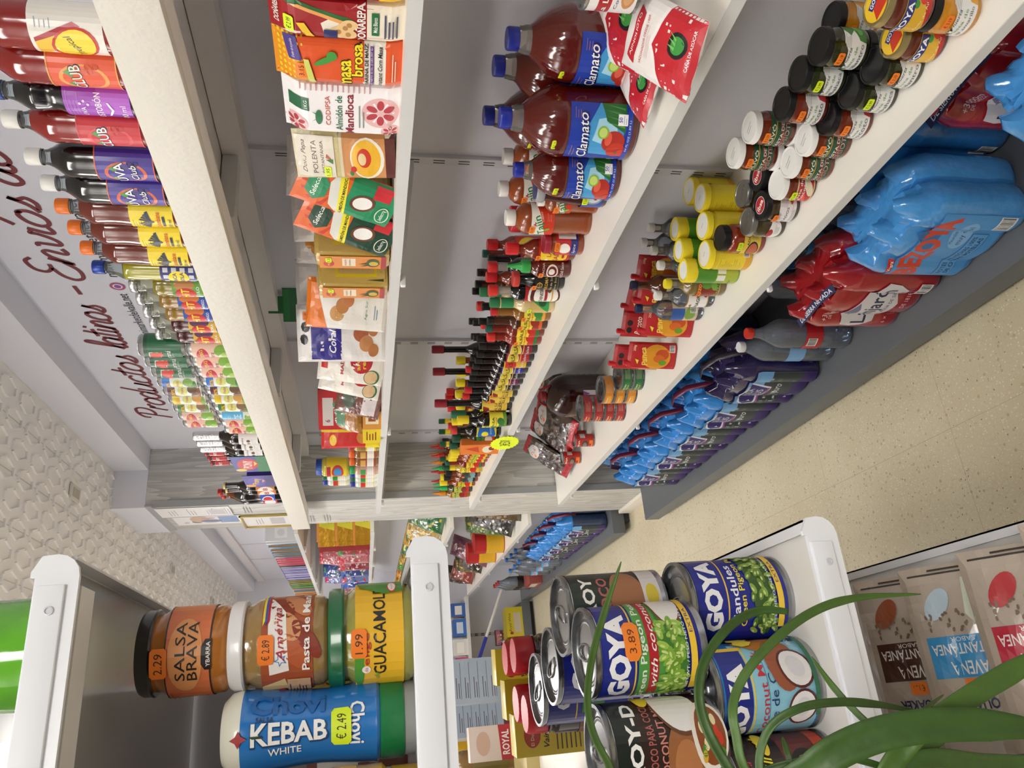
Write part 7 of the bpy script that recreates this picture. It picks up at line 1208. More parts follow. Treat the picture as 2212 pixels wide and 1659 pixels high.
def a_coco(A, w, h):
    A.R(-w/2, 0, w/2, h, '1f6fb4'); A.R(-w*.26, h*.02, w*.20, h*.78, '8fc9dc'); A.R(-w*.26, h*.70, w*.16, h*.98, '1c2b86'); A.P([(w*.16, h*.66), (w*.18, h*.66), (w*.18, h), (w*.16, h)], 'f0c83a'); A.R(-w*.26, h*.675, w*.17, h*.69, 'f0c83a'); A.T('GOYA', -w*.055, h*.84, h*.20, 'f4f4f6', w=w*.31, bold=.13); A.T('Coconut Milk', -w*.02, h*.575, h*.08, 'c8283a', w=w*.34, bold=.01); A.R(-w*.2, h*.528, w*.15, h*.532, '2a5a8a'); A.T('Leite de Coco', -w*.02, h*.475, h*.08, '1c3f74', w=w*.34, bold=.01)
    A.P([(w*.20, h*.20), (w*.34, h*.30), (w*.20, h*.74), (w*.12, h*.40)], 'b8742c'); A.E(w*.10, h*.32, w*.11, h*.17, '9a5232'); coconut(A, w*.07, h*.20, h*.18, rot=.5); coconut(A, -w*.07, h*.19, h*.16, rot=-.4); A.star(w*.22, h*.62, h*.13, 'f0d83a', 9, .6); A.P([(-w*.1, 0), (w*.3, 0), (w*.3, h*.05), (-w*.1, h*.05)], '2a6a4a'); A.T('PESO NETO 400 ml', w*.22, h*.14, h*.045, 'e8eee8', w=w*.12, bold=.03)
def a_roy(A, w, h):
    A.R(-w/2, 0, w/2, h, '2e1c14'); A.R(-w*.5, h*.78, w*.5, h, '16201a'); A.T('AROY-D', .0, h*.82, h*.13, 'f4f2ee', w=w*.36, bold=.08); A.T('LECHE DE COCO PARA COCINAR', .0, h*.66, h*.075, 'b0605a', w=w*.42, bold=.04); A.T('COCONUT MILK', .04*w, h*.55, h*.075, 'd08478', w=w*.30, bold=.04); A.E(-w*.04, h*.30, w*.13, h*.23, '9a6238', 24); A.E(-w*.06, h*.34, w*.08, h*.13, 'b4784a', 18); A.E(w*.15, h*.36, w*.125, h*.22, '6a3f24', 24, .3); A.E(w*.155, h*.36, w*.115, h*.205, 'eae8e4', 24, .3); A.E(w*.20, h*.64, w*.05, h*.07, 'f0d02c', 14)
    A.E(w*.03, h*.10, w*.12, h*.17, 'e8e2d6', 24); A.E(w*.03, h*.09, w*.10, h*.14, '8a4a20', 24)
    for i in range(12): A.ly = 14; A.E(w*(.03+.07*cos(i*2.4)), h*(.09+.09*sin(i*1.9)), w*.02, h*.025, ('d8a83a', '4a8a2c', 'c83a22', 'e6d6a8')[i % 4])
    A.R(w*.22, 0, w*.5, h*.3, '7a1c20')
def a_gou(A, w, h):
    A.R(-w/2, 0, w/2, h, '2a1512'); A.R(-w*.2, 0, w*.3, h*.5, '6a2a22'); A.P([(-w*.1, h*.02), (w*.34, h*.02), (w*.34, h*.14), (-w*.1, h*.14)], 'c84a28'); A.star(-w*.04, h*.86, h*.11, '7fb4e4', rot=1.8); A.star(-w*.04, h*.86, h*.08, 'f0eef2', rot=1.8); A.T('América', .03*w, h*.88, h*.06, 'c83a52', w=w*.14, shear=.3); A.T('Coconut Gourmet', .0, h*.70, h*.13, 'eee02c', w=w*.42, shear=.35, bold=.04); A.T('Extracto de', -.04*w, h*.54, h*.09, 'f2eee8', w=w*.26, shear=.3, bold=.02); A.E(-w*.0, h*.30, w*.13, h*.20, '141010', 24); A.E(-w*.0, h*.30, w*.105, h*.165, 'c8962e', 24)
    for i in range(16): A.ly = 14; A.E(w*(.0+.075*cos(i*2.4)), h*(.30+.11*sin(i*1.9)), w*.02, h*.028, ('e6c04a', 'efe6c8', '8a4a1c', '3a6a24')[i % 4])
    A.E(w*.17, h*.66, w*.06, h*.06, 'f0d02c')
def a_ame(A, w, h): A.R(-w/2, 0, w/2, h, '1c2a20'); A.T('AROY', .08*w, h*.82, h*.14, 'f0eee8', w=w*.25, bold=.07); A.T('COCO', .10*w, h*.64, h*.12, 'b0605a', w=w*.2, bold=.06); A.E(w*.08, h*.38, w*.16, h*.20, 'a06a44', 24); A.R(-w*.2, 0, w*.35, h*.2, 'd8d2ce'); A.E(w*.1, h*.1, w*.05, h*.07, 'd8c23a'); A.P([(-w*.10, h*.62), (-w*.02, h*.74), (.06*w, h*.62), (-w*.02, h*.52)], 'c83a2a')
def a_gen(A, w, h): A.R(-w/2, 0, w/2, h, '18248a'); A.R(-w*.24, h*.64, w*.20, h*.655, 'f0c83a'); A.T('GOYA', -w*.02, h*.82, h*.19, 'f4f4f6', w=w*.31, bold=.13); A.P([(-w*.2, h*.3), (w*.2, h*.3), (w*.2, h*.58), (-w*.2, h*.58)], '3f8a44'); A.T('Green Peas', 0, h*.45, h*.08, 'e8efdc', w=w*.3)
CRr, CHh = .0365, .0985
mkc = lambda a: (lambda: can('food_can', CRr, CHh, a, seg=56, rim=M('b4b6b8', .25, metal=.95), endmat=M('8c8e90', .28, metal=.9)))
cg, cp, cc, cr, cgo, ca, cn = (mkc(a) for a in (a_gand, a_pig, a_coco, a_roy, a_gou, a_ame, a_gen))
L1, L2 = T3+.0005, T3+CHh+.001
put(cg, [(.070, .690, L1, 10, 'large blue can with green peas picture, nearest the tray end')], 'can')
put(cc, [(-.006, .672, L1, -6, 'pale blue coconut milk can with two coconut halves on its label')], 'can')
put(cgo, [(-.082, .668, L1, -2, 'brown coconut can with yellow script and a bowl of food')], 'can')
put(cp, [(.033, .672, L2, -6, 'blue and green pigeon pea can with an orange price sticker, stacked on two cans')], 'can')
put(cr, [(-.045, .665, L2, 2, 'dark brown coconut milk can on the upper layer at the bottom edge')], 'can')
put(ca, [(.072, .742, L2, -20, 'black coconut milk can on the upper layer, behind the pigeon pea can')], 'can')
put(cn, [(.030, .805, L2, 20, 'blue can with green band, third back on the upper layer'), (.010, .882, L2, 25, 'blue can with green band, farthest back on the upper layer'), (.068, .766, L1, 0, 'lower blue can under the black one'), (-.006, .750, L1, 0, 'lower blue can directly behind the pale blue coconut can'), (-.080, .746, L1, 0, 'lower blue can behind the brown coconut can'), (.045, .842, L1, 0, 'lower blue can under the third back one'), (.0, .905, L1, 0, 'lower blue can farthest back')], 'can', 'blue cans with a green band')
# goods farther back on the same tray
def a_eld(A, w, h): A.R(-w/2, 0, w/2, h, 'c9b32a'); A.E(0, h*.82, w*.3, h*.09, 'a83a22', 20); A.T('El Dorado', 0, h*.82, h*.035, 'f0e0b0', w=w*.5); A.T('Vainilla', 0, h*.67, h*.06, '2a2418', w=w*.6, shear=.3, bold=.04); A.lines(-w*.38, w*.38, h*.56, 9, h*.05, '4a421a', h*.014); A.E(-w*.1, h*.06, w*.1, h*.03, 'b83a22')
for x, y, d in ((-.050, 1.32, 'yellow vanilla pudding carton nearest the cans, widest face showing'), (.004, 1.385, 'yellow vanilla pudding carton between the red-lidded jars'), (.060, 1.46, 'yellow vanilla pudding carton farthest back by the red lids')):
    put(lambda: block('pudding_carton', .062, .045, .150, 'bda82a', a_eld, bev=.0012), [(x, y, T3, -4, d)], 'carton', None); 
def rlid(): return bottle('lidded_jar', .030, .155, .11, .12, .026, LQ('2a1810'), 2, (.027, .030, M('b8222a', .3)), (.02, .08, bgc('6a3a1c')), capname='lid')
put(rlid, [(.066, 1.235, T3, 0, 'dark jar with a red screw lid, front one by the aisle'), (.066, 1.31, T3, 0, 'dark jar with a red screw lid, right behind the front one'), (-.004, 1.245, T3, 0, 'dark jar with a red screw lid, on the left in front'), (-.018, 1.18, T3, 0, 'dark jar with a red screw lid, nearest of all to the cans')], 'jar', 'dark jars with red lids')
put(lambda: block('nutrition_carton', .105, .06, .295, 'a8b6c4', lambda A, w, h: (A.R(-w/2, 0, w/2, h, 'a9b7c6'), [(setattr(A, 'ly', 2), A.R(-w*.40, h*(.12+.075*i), w*.42, h*(.123+.075*i), '4a4a5a')) for i in range(10)], [(setattr(A, 'ly', 2), A.lines(-w*.38, w*.1, h*(.16+.075*i), 2, h*.02, '6a5a6a', h*.006)) for i in range(9)], A.R(-w/2, 0, w*.5, h*.06, '6a1c2c')), bev=.001), [(.055, 2.05, T3, 4, 'tall grey-blue carton printed with a ruled table'), (-.03, 2.22, T3, 10, 'tall grey-blue carton standing behind the first one')], 'carton', 'tall grey-blue cartons')
put(lambda: block('flan_carton', .075, .04, .115, 'd8c8be', lambda A, w, h: (A.R(-w/2, 0, w/2, h, 'd9c9bf'), A.P([(-w*.5, h*.12), (w*.5, h*.12), (w*.5, h*.40), (-w*.5, h*.36)], 'b01c2c'), A.T('ROYAL', 0, h*.26, h*.15, 'f6eeee', w=w*.7, bold=.06), A.T('Flan', 0, h*.06, h*.08, '2a1c18', w=w*.4, bold=.04), A.E(0, h*.72, w*.34, h*.14, 'c8a894')), bev=.0012), [(-.085, 1.95, T3+.03, 2, 'pink and white flan carton, right one of the pair'), (-.185, 1.90, T3+.03, 2, 'pink and white flan carton, left one of the pair')], 'carton', 'pink and white flan cartons')
put(lambda: block('shipping_carton', .30, .16, .030, 'b9a86a', bgc('c2b070'), bev=.001), [(-.14, 1.93, T3, 0, 'flat tan carton lying under the flan boxes')], 'carton')
sprb = lambda: bottle('sauce_bottle', .028, .215, .14, .175, .014, M('8a6a3a', .25, coat=.5), 2, (.018, .026, M('e4e2e0', .35)), (.03, .12, bgc('7a6a34')))
put(sprb, [(-.13, 2.12, T3, 0, 'brown bottle with a white cap behind the flan cartons, first'), (-.20, 2.09, T3, 0, 'brown bottle with a white cap behind the flan cartons, second'), (-.24, 2.03, T3, 0, 'brown bottle with a white cap behind the flan cartons, third'), (-.29, 2.00, T3, 0, 'brown bottle with a white cap behind the flan cartons, last')], 'bottle', 'brown bottles with white caps')
put(lambda: bag('snack_bag', .34, .34, .07, 'd8a81c', lambda A, w, h: (A.R(-w/2, 0, w/2, h, 'dcae22'), A.T('pilas', w*.02, h*.6, h*.2, 'c8501c', w=w*.7, bold=.08)), 'pillow', .004, 41, 3), [(-.17, 2.32, T3, 4, 'large yellow bag with orange lettering behind the white-capped bottles')], 'bag')
put(lambda: block('white_carton', .20, .15, .13, 'c9cad8', lambda A, w, h: (A.R(-w/2, 0, w/2, h, 'c4c5d4'), A.R(-w/2, 0, w/2, h*.3, '9a94b0')), bev=.002), [(-.235, 1.42, T3, 0, 'pale lilac-grey carton at the bottom edge, left of the pudding cartons')], 'carton')
# oat packets on their long edge on the lowest tray
def a_oat(c, sub, pic):
    def f(A, w, h):
        A.R(-w/2, 0, w/2, h, M('b9ab9c', .25, coat=.6, bump=.25, scale=40)); A.P([(-w*.46, h*.96), (-w*.46, h*.02), (-w*.30, .01*h), (-w*.26, h*.5)][:3], 'b9ab9c'); A.lines(-w*.44, w*.44, h*.05, 2, h*.02, '3a342c', h*.010); A.R(-w*.44, h*.36, w*.36, h*.56, c); A.T('AVENA', 0, h*.515, h*.065, 'e9e2dc', w=w*.36, bold=.03); A.T('INSTANTÁNEA', 0, h*.43, h*.065, 'e9e2dc', w=w*.66, bold=.03); A.T('SABOR', 0, h*.378, h*.022, 'e9e2dc', w=w*.24)
        A.T('QUAKER', w*.04, h*.68, h*.060, '1c2450', w=w*.42, bold=.06); A.E(w*.04, h*.80, w*.12, h*.05, '24306a'); A.E(w*.04, h*.77, w*.07, h*.03, 'd8c8bc'); A.P([(-w*.44, h*.64), (-w*.36, h*.60), (-w*.26, h*.60), (-w*.20, h*.64), (-w*.20, h*.82), (-w*.26, h*.86), (-w*.36, h*.86), (-w*.44, h*.82)], '161616'); A.lines(-w*.40, -w*.24, h*.78, 3, h*.05, 'd8d4ce', h*.016)
        A.P([(-w*.48, h*.08), (-w*.14, h*.08), (-w*.10, h*.26), (-w*.20, h*.33), (-w*.48, h*.33)], pic[0]); A.E(w*.16, h*.20, w*.16, h*.06, pic[1], rot=.7); r = random.Random(8)
        for i in range(22): A.ly = 14; A.E(w*r.uniform(-.12, .30), h*r.uniform(.24, .34), w*.02, h*.008, '7a6650', 8, r.random()*3)
        A.price(w*.0, h*.60, '€ 1.29', TC, 1.15)
    return f
def oatm(a): return lambda: bag('oat_packet', .140, .225, .026, 'a89a8c', a, 'pillow', .0025, 51, 4, rough=.2)
xd = Vector((0, sin(radians(52)), cos(radians(52)))); zd = Vector((-1, 0, 0)); yd = zd.cross(xd); RM = Matrix((xd, yd, zd)).transposed().to_euler()
for mk_, ox, oy, d in ((oatm(a_oat('4a2414', '', ('b98a6a', '9a4a24'))), .098, .790, 'oat packet with a brown title block, farthest back'), (oatm(a_oat('3a94cc', '', ('d4dcc8', 'b8ccd8'))), .098, .702, 'oat packet with a sky blue title block'), (oatm(a_oat('b82038', '', ('d88a98', 'b82a30'))), .100, .607, 'oat packet with a crimson title block'), (oatm(a_oat('24246a', '', ('5a5a8a', '8a6ab0'))), .110, .52, 'oat packet with a navy corner, cut by the edge of the photo')):
    o = put(mk_, [(ox, oy+.050, T4+.036, 0, d, None, (.70, 1, .92))], 'packet', 'oat packets lying in a row on the lowest tray')[0]; o.rotation_euler = RM
# potted plant leaning in from the lower left
def at_d(px, py, d): return CAM+ray(px, py)/FPX*d
root = empty('spider_plant', (0, 0, 0)); tag(root, 'green plant with long arching strap leaves in front of the cans', 'plant')
LV = [([(1342, 1213, .50), (1310, 1310, .49), (1278, 1430, .47), (1272, 1540, .45), (1310, 1640, .43), (1400, 1740, .42)], 13), ([(1704, 1322, .45), (1640, 1320, .45), (1575, 1355, .44), (1522, 1430, .43), (1512, 1520, .42), (1550, 1620, .41), (1640, 1740, .41)], 16), ([(1990, 1284, .47), (1850, 1292, .46), (1750, 1325, .45), (1655, 1400, .43), (1592, 1490, .42), (1588, 1580, .41), (1650, 1720, .41)], 15),
      ([(2000, 1540, .43), (1900, 1522, .42), (1810, 1516, .41), (1725, 1530, .40), (1660, 1575, .40), (1640, 1660, .40), (1680, 1760, .40)], 13), ([(1752, 1418, .45), (1800, 1485, .43), (1860, 1550, .42), (1930, 1610, .41), (1980, 1700, .41)], 11), ([(2330, 1585, .38), (2150, 1565, .38), (1980, 1570, .38), (1860, 1600, .38), (1760, 1660, .38), (1690, 1760, .39)], 36), ([(2330, 1370, .42), (2180, 1455, .41), (2060, 1530, .40), (1960, 1610, .40), (1900, 1740, .40)], 25),
      ([(2330, 1640, .42), (2150, 1650, .41), (2000, 1640, .40), (1880, 1700, .40), (1840, 1790, .40)], 22), ([(2040, 1500, .44), (1985, 1550, .42), (1950, 1640, .41), (1930, 1740, .41)], 8), ([(1690, 1590, .42), (1705, 1640, .41), (1730, 1720, .41)], 9), ([(2120, 1540, .43), (2020, 1600, .41), (1960, 1680, .41), (1930, 1760, .41)], 20), ([(1560, 1700, .42), (1700, 1650, .41), (1850, 1640, .40), (1950, 1720, .41)], 10)]
GRN = M('34521a', .5, bump=.2, scale=90, vary=.25); GRN2 = M('436222', .5, bump=.2, scale=90, vary=.25)
PC = at_d(1910, 2010, .44)
for li, (pts, wpx) in enumerate(LV):
    P3 = [at_d(*p) for p in pts]+[PC+Vector((.012*cos(li*2.4), .012*sin(li*2.4), -.006))]; S = []
    for i in range(len(P3)-1):
        p0, p1, p2, p3 = P3[max(i-1, 0)], P3[i], P3[i+1], P3[min(i+2, len(P3)-1)]
        for s in range(8): t = s/8; S.append(.5*((2*p1)+(p2-p0)*t+(2*p0-5*p1+4*p2-p3)*t*t+(3*p1-p0-3*p2+p3)*t**3))
    S.append(P3[-1]); n = len(S); bm = bmesh.new(); rows = []
    for i, p in enumerate(S):
        t = (S[min(i+1, n-1)]-S[max(i-1, 0)]).normalized(); s_ = t.cross((p-CAM).normalized()).normalized(); nn = s_.cross(t).normalized(); k = i/(n-1)
        wd = wpx*(.36 if wpx > 20 else .27)/FPX*(min(1, (k*5)**.8+.04) if li != 1 else min(1, .6+k*2)); tilt = .35*sin(3*k+li); s2 = s_*cos(tilt)+nn*sin(tilt)
        rows.append([bm.verts.new(p+s2*wd), bm.verts.new(p+s2*wd*.5+nn*wd*.16), bm.verts.new(p+nn*wd*.30), bm.verts.new(p-s2*wd*.5+nn*wd*.16), bm.verts.new(p-s2*wd)])
    for i in range(n-1):
        for j in range(4): bm.faces.new((rows[i][j], rows[i][j+1], rows[i+1][j+1], rows[i+1][j]))
    o = obj('leaf', bm, GRN if li % 2 else GRN2, root); md = o.modifiers.new('thickness', 'SOLIDIFY'); md.thickness = .0007
pc = PC; bm = bmesh.new(); lathe(bm, [(.032, pc.z-.13), (.046, pc.z-.02), (.050, pc.z-.02), (.050, pc.z), (.045, pc.z), (.043, pc.z-.02), (.0001, pc.z-.02)], 32, None, pc.x, pc.y); obj('pot', bm, M('8a5a3c', .6), root); bm = bmesh.new(); lathe(bm, [(.044, pc.z-.02), (.044, pc.z-.008), (.0001, pc.z-.005)], 24, None, pc.x, pc.y); obj('soil', bm, M('2e241c', .9, bump=.8), root)
bm = bmesh.new(); lathe(bm, [(.12, 0), (.12, .015), (.02, .03), (.02, pc.z-.145), (.08, pc.z-.140), (.08, pc.z-.13)], 28, None, pc.x, pc.y); o = obj('plant_stand', bm, M('3a3430', .5)); tag(o, 'slim dark pedestal under the plant pot, out of the frame below', 'stand')
# ---------------------------------------------------------------- the bay beyond the pillar
SA, SB_, SC_, SU = 1.50, 1.06, .615, 1.905
shelf('wall_shelf', SU, 4.22, 7.05, 'top shelf beyond the pillar with rows of thin bright packets', .93, (4.7, 5.3, 5.9, 6.5))
shelf('wall_shelf', SA, 4.22, 7.05, 'shelf beyond the pillar with gold coffee packs and sweets', .92, (4.7, 5.25, 5.9, 6.5))
shelf('wall_shelf', SB_, 4.22, 7.05, 'shelf beyond the pillar with leafy green and yellow bags', .92, (4.7, 5.25, 5.9, 6.5))
shelf('wall_shelf', SC_, 4.22, 7.05, 'low shelf beyond the pillar with tins and clear bags', .92, (4.7, 5.25, 5.9, 6.5))
def thinpack(c, c2, h=.17, w_=.10, t=.022):
    def f():
        root = empty('sachet'); bm = bmesh.new(); bx(bm, -w_/2, -t/2, 0, w_/2, t/2, h, 0, .004); obj('packet', bm, M(c, .25, coat=.6), root)
        A = Art(); A.R(-w_/2+.004, .004, w_/2-.004, h-.004, c2); A.R(-w_*.3, h*.3, w_*.3, h*.7, c); A.E(0, h*.5, w_*.2, h*.12, c2); A.build('print', flat((0, -t/2, 0), (1, 0, 0), (0, 0, 1)), root, step=10)
        return root
    return f
y = 4.40
for nm, c, c2, n in (('white', 'dcdce0', 'c8ccd4', 2), ('light blue', '3a90cc', '9a7a4a', 7), ('crimson', 'b81c3c', 'd8607a', 5), ('black', '141418', '2a2a30', 1), ('navy', '20249a', 'c8c4e0', 9), ('gold', 'c89a34', '3a5a3a', 3), ('dark green', '14301c', '6aa03a', 4), ('amber', 'c88a24', '3a6a8a', 4), ('dark brown', '2a1a18', 'c88a3a', 4)):
    mk_ = thinpack(c, c2); L_ = []
    for i in range(n):
        sfx = '' if n == 1 else ', %s of its %d' % (ORD[i] if i < n-1 else 'farthest', n)
        L_.append((.985+random.uniform(-.005, .005), y, SU, -16, nm+' packet on the far top shelf'+sfx)); y += .058+random.uniform(-.004, .004)
    put(mk_, L_, 'packet', nm+' packets on the far top shelf')
def a_cof(A, w, h): A.R(-w/2, 0, w/2, h, M('c8952a', .22, metal=.7, bump=.3, scale=40)); A.P([(-w*.1, 0), (w*.5, 0), (w*.5, h*.5), (w*.1, h)], 'd8cf2a'); A.R(-w/2, h*.86, w/2, h, 'd88a2c'); A.T('3', w*.2, h*.25, h*.2, '5a4a14', bold=.03)
def a_cof2(A, w, h): A.R(-w/2, 0, w/2, h, '9a1c20'); A.R(-w*.2, 0, w*.3, h, 'd8cf2a'); A.T('3', w*.2, h*.25, h*.2, '5a1414', bold=.03)
for mk_, nm, yy_ in ((lambda: block('coffee_pack', .15, .10, .098, 'b9862a', a_cof, a_cof, bev=.008), 'gold', 4.42), (lambda: block('coffee_pack', .15, .10, .098, 'c8902a', a_cof, a_cof2, bev=.008), 'gold and orange', 4.56)):
    put(mk_, [(1.0, yy_, SA+.099*k, -14, '%s coffee brick, %s of its pile' % (nm, ('bottom', 'middle', 'top')[k])) for k in range(3)], 'coffee', nm+' coffee bricks in a pile')
put(lambda: block('coffee_pack', .15, .10, .098, '9a1c20', a_cof2, a_cof2, bev=.008), [(1.0, 4.70, SA, -14, 'red and yellow coffee brick, bottom of its pile'), (1.0, 4.70, SA+.099, -14, 'red and yellow coffee brick, middle of its pile'), (1.0, 4.70, SA+.198, -14, 'red and yellow coffee brick, top of its pile')], 'coffee', 'red and yellow coffee bricks in a pile')
def sweets(c1, c2, c3, nm='sweet_bag', w_=.15, h_=.21, t=.06, seed=1, st='pillow'):
    def art(A, w, h):
        A.R(-w/2, 0, w/2, h, M(c1, .2, bump=.7, scale=60, coat=.9, vary=.3)); r = random.Random(seed)
        for i in range(22): A.ly = 2; A.E(r.uniform(-.4, .4)*w, r.uniform(.08, .75)*h, w*.07, h*.03, (c2, c3, 'e8e6e6')[i % 3], 10, r.random()*3)
        A.ly = 3; A.R(-w*.45, h*.78, w*.45, h*.94, c2); A.E(0, h*.86, w*.2, h*.05, c3)
    return lambda: bag(nm, w_, h_, t, c1, art, st, .006, seed, 3, rough=.2, step=.015)
k_ = 0
for c1, c2, c3, nm, z0 in (('a84a52', '3a8a3a', 'c8283c', 'red and green', .0), ('b86a72', 'c8203a', 'e0a0a8', 'pink', 0), ('8a3440', 'b8243a', 'e8c0c8', 'red striped', 0), ('3a4a8a', '1f4a9c', '5aa04a', 'blue and green', 0), ('6a7aa8', 'c8283c', '2a4aa8', 'blue, white and red', 0), ('34489a', '2a5ab8', 'e0e4ee', 'deep blue', 0), ('a88a8e', '8a2430', '4a4a3a', 'pale maroon', 0)):
    yy_ = 4.90+.27*k_; mk_ = sweets(c1, c2, c3, seed=60+k_)
    put(mk_, [(1.0, yy_, SA, -30, nm+' bag of sweets standing on the far shelf, front'), (1.02, yy_+.14, SA, -35, nm+' bag of sweets standing on the far shelf, behind'), (.98, yy_+.05, SA+.175, -30, nm+' bag of sweets lying on top on the far shelf', (-25, 0), .8)][:3 if k_ in (1, 3, 4) else 2], 'sweets', nm+' bags of sweets'); k_ += 1
# leafy bags, yellow bags
for i, (c1, c2, c3, nm, nn) in enumerate((('2c6a3c', '1c5a2c', 'c8b03a', 'green glossy', 'herb_bag'), ('b89a5a', 'd8c07a', '8a6a3a', 'straw-coloured', 'grain_bag'), ('c8a02c', 'b07a1c', '3a6a2c', 'yellow', 'snack_bag'), ('3a7a44', '1a5a34', 'd8c84a', 'green and white', 'herb_bag'), ('c89a2a', 'a8781c', '2a5a2c', 'golden', 'snack_bag'), ('6a8a34', '2c7a3c', 'd8b83a', 'lime and yellow', 'snack_bag'), ('b8782a', 'd89a3a', '8a3a1c', 'orange-brown', 'snack_bag'), ('d0a83a', 'b8841c', '7a4a1c', 'pale gold', 'snack_bag'))):
    yy_ = 4.42+.32*i; mk_ = sweets(c1, c2, c3, nn, .18, .22, .09, 80+i)
    put(mk_, [(1.0, yy_, SB_+.01, -50, nm+' bag lying against the wall on the far leafy shelf', (-28, 8))], 'bag')
# low shelf: clear bags and tins
for i, (c1, c2, c3, nm) in enumerate((('5a4a30', '8a6a44', 'b8986a', 'brown root'), ('3a3836', '5a5856', '8a8880', 'dark grey'), ('4f6a24', '2f5a1c', 'c8b84a', 'leafy green'), ('7a4a5a', '5a2a4a', 'c8b8c0', 'purple bean'), ('b0904a', '8a6a2a', 'd8c07a', 'yellow corn'), ('3a2c22', '5a4634', '8a7050', 'dark brown date'), ('6a5a2c', '2c3a1c', 'c8b04a', 'dried leaf'), ('8a3a34', '5a1c1c', 'c88a6a', 'red pepper'), ('4a3a2c', '2a2018', '8a7a5a', 'brown spice'))):
    yy_ = (4.36, 4.58, 4.77, 5.64, 5.20, 5.92, 6.18, 6.46, 6.76)[i]; mk_ = sweets(c1, c2, c3, 'dry_goods_bag', .17, .30 if i < 4 else .20, .09, 100+i)
    put(mk_, [(1.0 if i % 2 else 1.05, yy_, SC_+.01, -40, nm+' bag slumped on the low shelf beyond the pillar', (-30, 10 if i % 2 else -8))], 'bag')
put(lambda: can('tin', .075, .20, lambda A, w, h: (A.R(-w/2, 0, w/2, h, 'b01c20'), A.R(-w/2, 0, w/2, h*.62, 'd8a81c'), A.lines(-w*.1, w*.2, h*.5, 8, h*.05, '8a4a1c')), tab=False, rim=M('a81c20', .4)), [(1.0, 5.06, SC_, -40, 'large red and yellow tin on the low far shelf, nearer'), (1.0, 5.42, SC_, -40, 'large red and yellow tin on the low far shelf, farther')], 'tin', 'red and yellow tins')
# water on the far plinth
put(aq, [(.985, 4.42+.26*i, ZB, -88, 'blue-topped water pack on the far plinth, %s of four' % rank(i, 4)) for i in range(4)], 'water pack', 'water packs on the far plinth')
put(wb, [(.93+.10*(i % 2), 5.50+.095*i, ZB, -80, 'clear water bottle with blue cap on the far plinth, %s of six' % rank(i, 6)) for i in range(6)], 'bottle', 'clear bottles on the far plinth')
put(lambda: block('bottle_carton', .22, .18, .11, '9a4a40', lambda A, w, h: (A.R(-w/2, 0, w/2, h, '9a4038'), A.R(-w*.3, h*.3, w*.3, h*.8, 'd8c8c0')), bev=.003), [(.95, 6.25, ZB, -88, 'red and white carton under clear film on the far plinth')], 'carton')
put(wbot('a83028', lambda A, w, h: A.R(-w/2, 0, w/2, h, '1c1414')), [(.93, 6.45+.10*i, ZB, -80, 'clear bottle with a dark label behind the red carton, %s of three' % rank(i, 3)) for i in range(3)], 'bottle', 'dark-label bottles on the far plinth')
# the unit across the end of the shop
root = empty('end_plinth'); tag(root, 'dark grey steel plinth running across the end of the shop', 'shelf base')
bm = bmesh.new(); bx(bm, -1.2, 7.08, .04, .84, 7.55, ZB, 0, .002); obj('deck', bm, STEEL, root); bm = bmesh.new(); bx(bm, -1.2, 7.14, 0, .84, 7.54, .04); obj('kick', bm, M('3c3e40', .6), root)
def eshelf(z, lb):
    root = empty('end_shelf'); tag(root, lb, 'shelf'); bm = bmesh.new(); bx(bm, -1.2, 7.16, z-.022, .93, 7.558, z); obj('board', bm, SHELF, root); bm = bmesh.new(); bx(bm, -1.2, 7.155, z-.026, .93, 7.16, z+.002); obj('edge_strip', bm, SHELFEDGE, root)
eshelf(.62, 'low white shelf on the end wall holding wipes and pale bags'); eshelf(1.06, 'white shelf on the end wall above the wipes'); eshelf(1.50, 'upper white shelf on the end wall')
bm = bmesh.new(); bx(bm, .60, 7.545, .12, .63, 7.56, 1.80); z = .16
while z < 1.7: bx(bm, .605, 7.543, z, .612, 7.546, z+.03, 1); bx(bm, .618, 7.543, z, .625, 7.546, z+.03, 1); z += .0625
tag(obj('slotted_upright', bm, [M('c4c0c0', .4), M('1c1c20', .6)]), 'slotted upright on the end wall above the yellow box', 'shelf upright', 'slotted wall uprights')
def gen(nm, w_, d_, h_, c, c2, ct, x, y, z, rz, lb):
    put(lambda: block(nm, w_, d_, h_, c, lambda A, w, h: (A.R(-w/2, 0, w/2, h, c), A.R(-w*.35, h*.25, w*.30, h*.75, c2)), bev=.003), [(x, y, z, rz, lb)], ct)
gen('wipes_pack', .12, .10, .13, '2f5a9c', 'd8d4d0', 'packet', .82, 7.26, .62, -4, 'blue and white wipes pack at the corner of the end shelf')
gen('wipes_pack', .12, .10, .10, 'c88a4a', 'd8d4d0', 'packet', .82, 7.38, .62, -4, 'orange pack behind the corner wipes on the end shelf')
gen('wipes_pack', .15, .10, .12, '3a6ab0', 'c8d4e0', 'packet', .66, 7.26, .62, 3, 'blue and white pack, second on the end shelf')
gen('plastic_tub', .14, .12, .13, 'd4d2cc', 'e8e6e0', 'tub', .49, 7.26, .62, 0, 'clear whitish tub on the end shelf')
gen('wipes_pack', .12, .10, .11, 'b8406a', '1c1c20', 'packet', .345, 7.26, .62, 0, 'pink and black pack on the end shelf')
gen('sponge_pack', .10, .08, .055, '24549a', '1c3a6a', 'packet', .225, 7.24, .62, 0, 'small blue pack on the end shelf')
put(sweets('c9b49a', 'd8c8b0', 'b8a084', 'rice_bag', .17, .15, .09, 131), [(.09, 7.28, .62, 0, 'cream bag on the end shelf, first'), (-.09, 7.28, .62, 0, 'cream bag on the end shelf, second'), (-.27, 7.28, .62, 0, 'cream bag on the end shelf, third')], 'bag', 'cream bags on the end shelf')
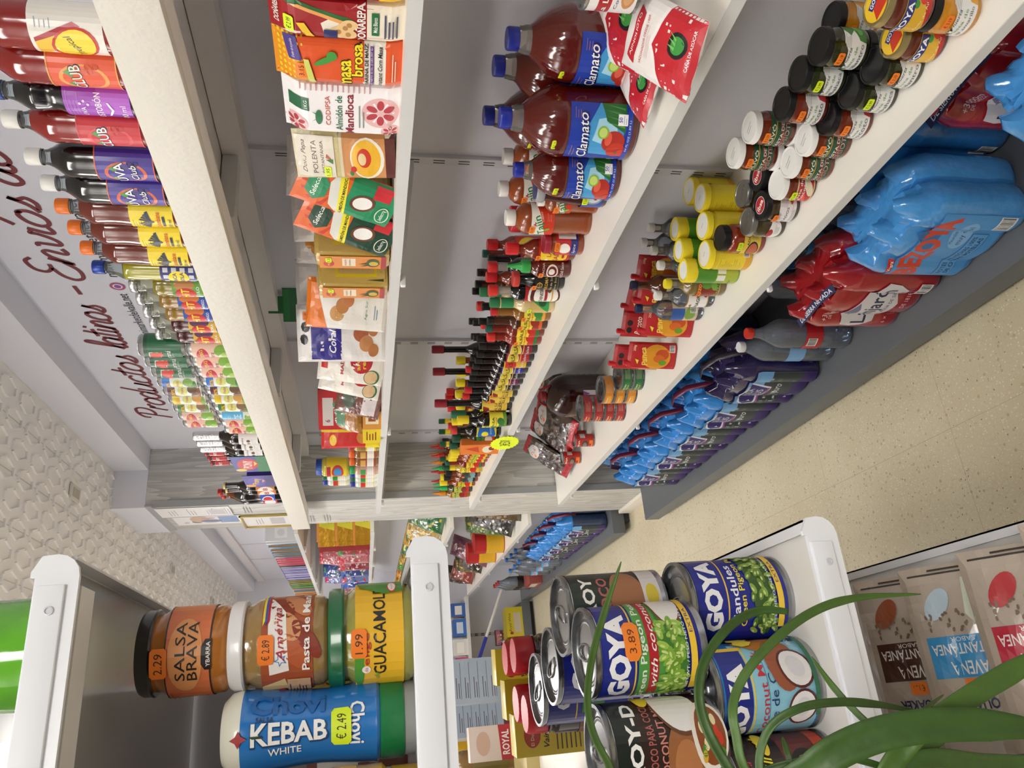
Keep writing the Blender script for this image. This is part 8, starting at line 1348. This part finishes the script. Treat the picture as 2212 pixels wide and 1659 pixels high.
put(lambda: block('wine_box', .26, .20, .155, 'b8a82a', lambda A, w, h: (A.R(-w/2, 0, w/2, h, 'c9b82c'), A.R(-w*.36, h*.14, w*.30, h*.55, 'c4b8a0'), A.T('Royal Wine', -w*.02, h*.76, h*.2, '3a2a14', w=w*.62, shear=.3), A.E(-w*.38, h*.72, w*.05, h*.1, 'a8301c')), bev=.003), [(.66, 7.19, ZB, 4, 'yellow carton with slanted black lettering on the end plinth')], 'carton')
gen('carton', .17, .18, .15, 'b84a1c', 'c85a24', 'carton', .43, 7.20, ZB, 4, 'orange-red carton next to the yellow lettered one')
put(lambda: block('carton', .32, .14, .12, '9a2420', bgc('a82a24'), bev=.003), [(.12, 7.20, ZB, 0, 'long red carton on the end plinth')], 'carton')
root = empty('mop_stick', (0, 0, 0)); tag(root, 'thin stick, white then blue, leaning in the far corner', 'stick'); P0, P1 = on_y(1085, 1268, 7.0), on_y(1020, 1470, 6.98)
Pb = P0+(P0-P1)*((P0.z-.117)/(P1.z-P0.z)); Pb.x = min(Pb.x, 1.22)
bm = bmesh.new(); tube(bm, [Pb, P0, P0.lerp(P1, .55)], .013, 10); obj('lower_stick', bm, M('dcd8d4', .4), root); bm = bmesh.new(); tube(bm, [P0.lerp(P1, .55), P1, P1+(P1-P0)*.6], .015, 10); obj('blue_stick', bm, M('24309a', .4), root)
def dish():
    root = empty('dish_rack'); bm = bmesh.new(); bx(bm, -.14, -.02, 0, .14, .02, .25, 0, .015); obj('box', bm, GL('b8b4ac', .5), root); bm = bmesh.new()
    for i in range(7): bx(bm, -.12, -.023, .02+.03*i, .12, -.018, .038+.03*i)
    obj('slats', bm, M('a8a294', .5), root); return root
put(dish, [(.12, 7.40, ZB+.12, 0, 'grey plastic rack with slats standing on the end plinth')], 'rack')
put(sweets('b8a890', 'd8d0c4', '3a4a2a', 'cloth_bag', .26, .24, .12, 141), [(.30, 7.36, ZB, 0, 'pale rumpled bag behind the red carton in the end corner')], 'bag')
put(sweets('7a4a3c', 'c87a9a', 'd8a03a', 'gift_bag', .14, .22, .08, 143), [(.56, 7.40, ZB+.0, 0, 'colourful cellophane bag in the end corner')], 'bag')
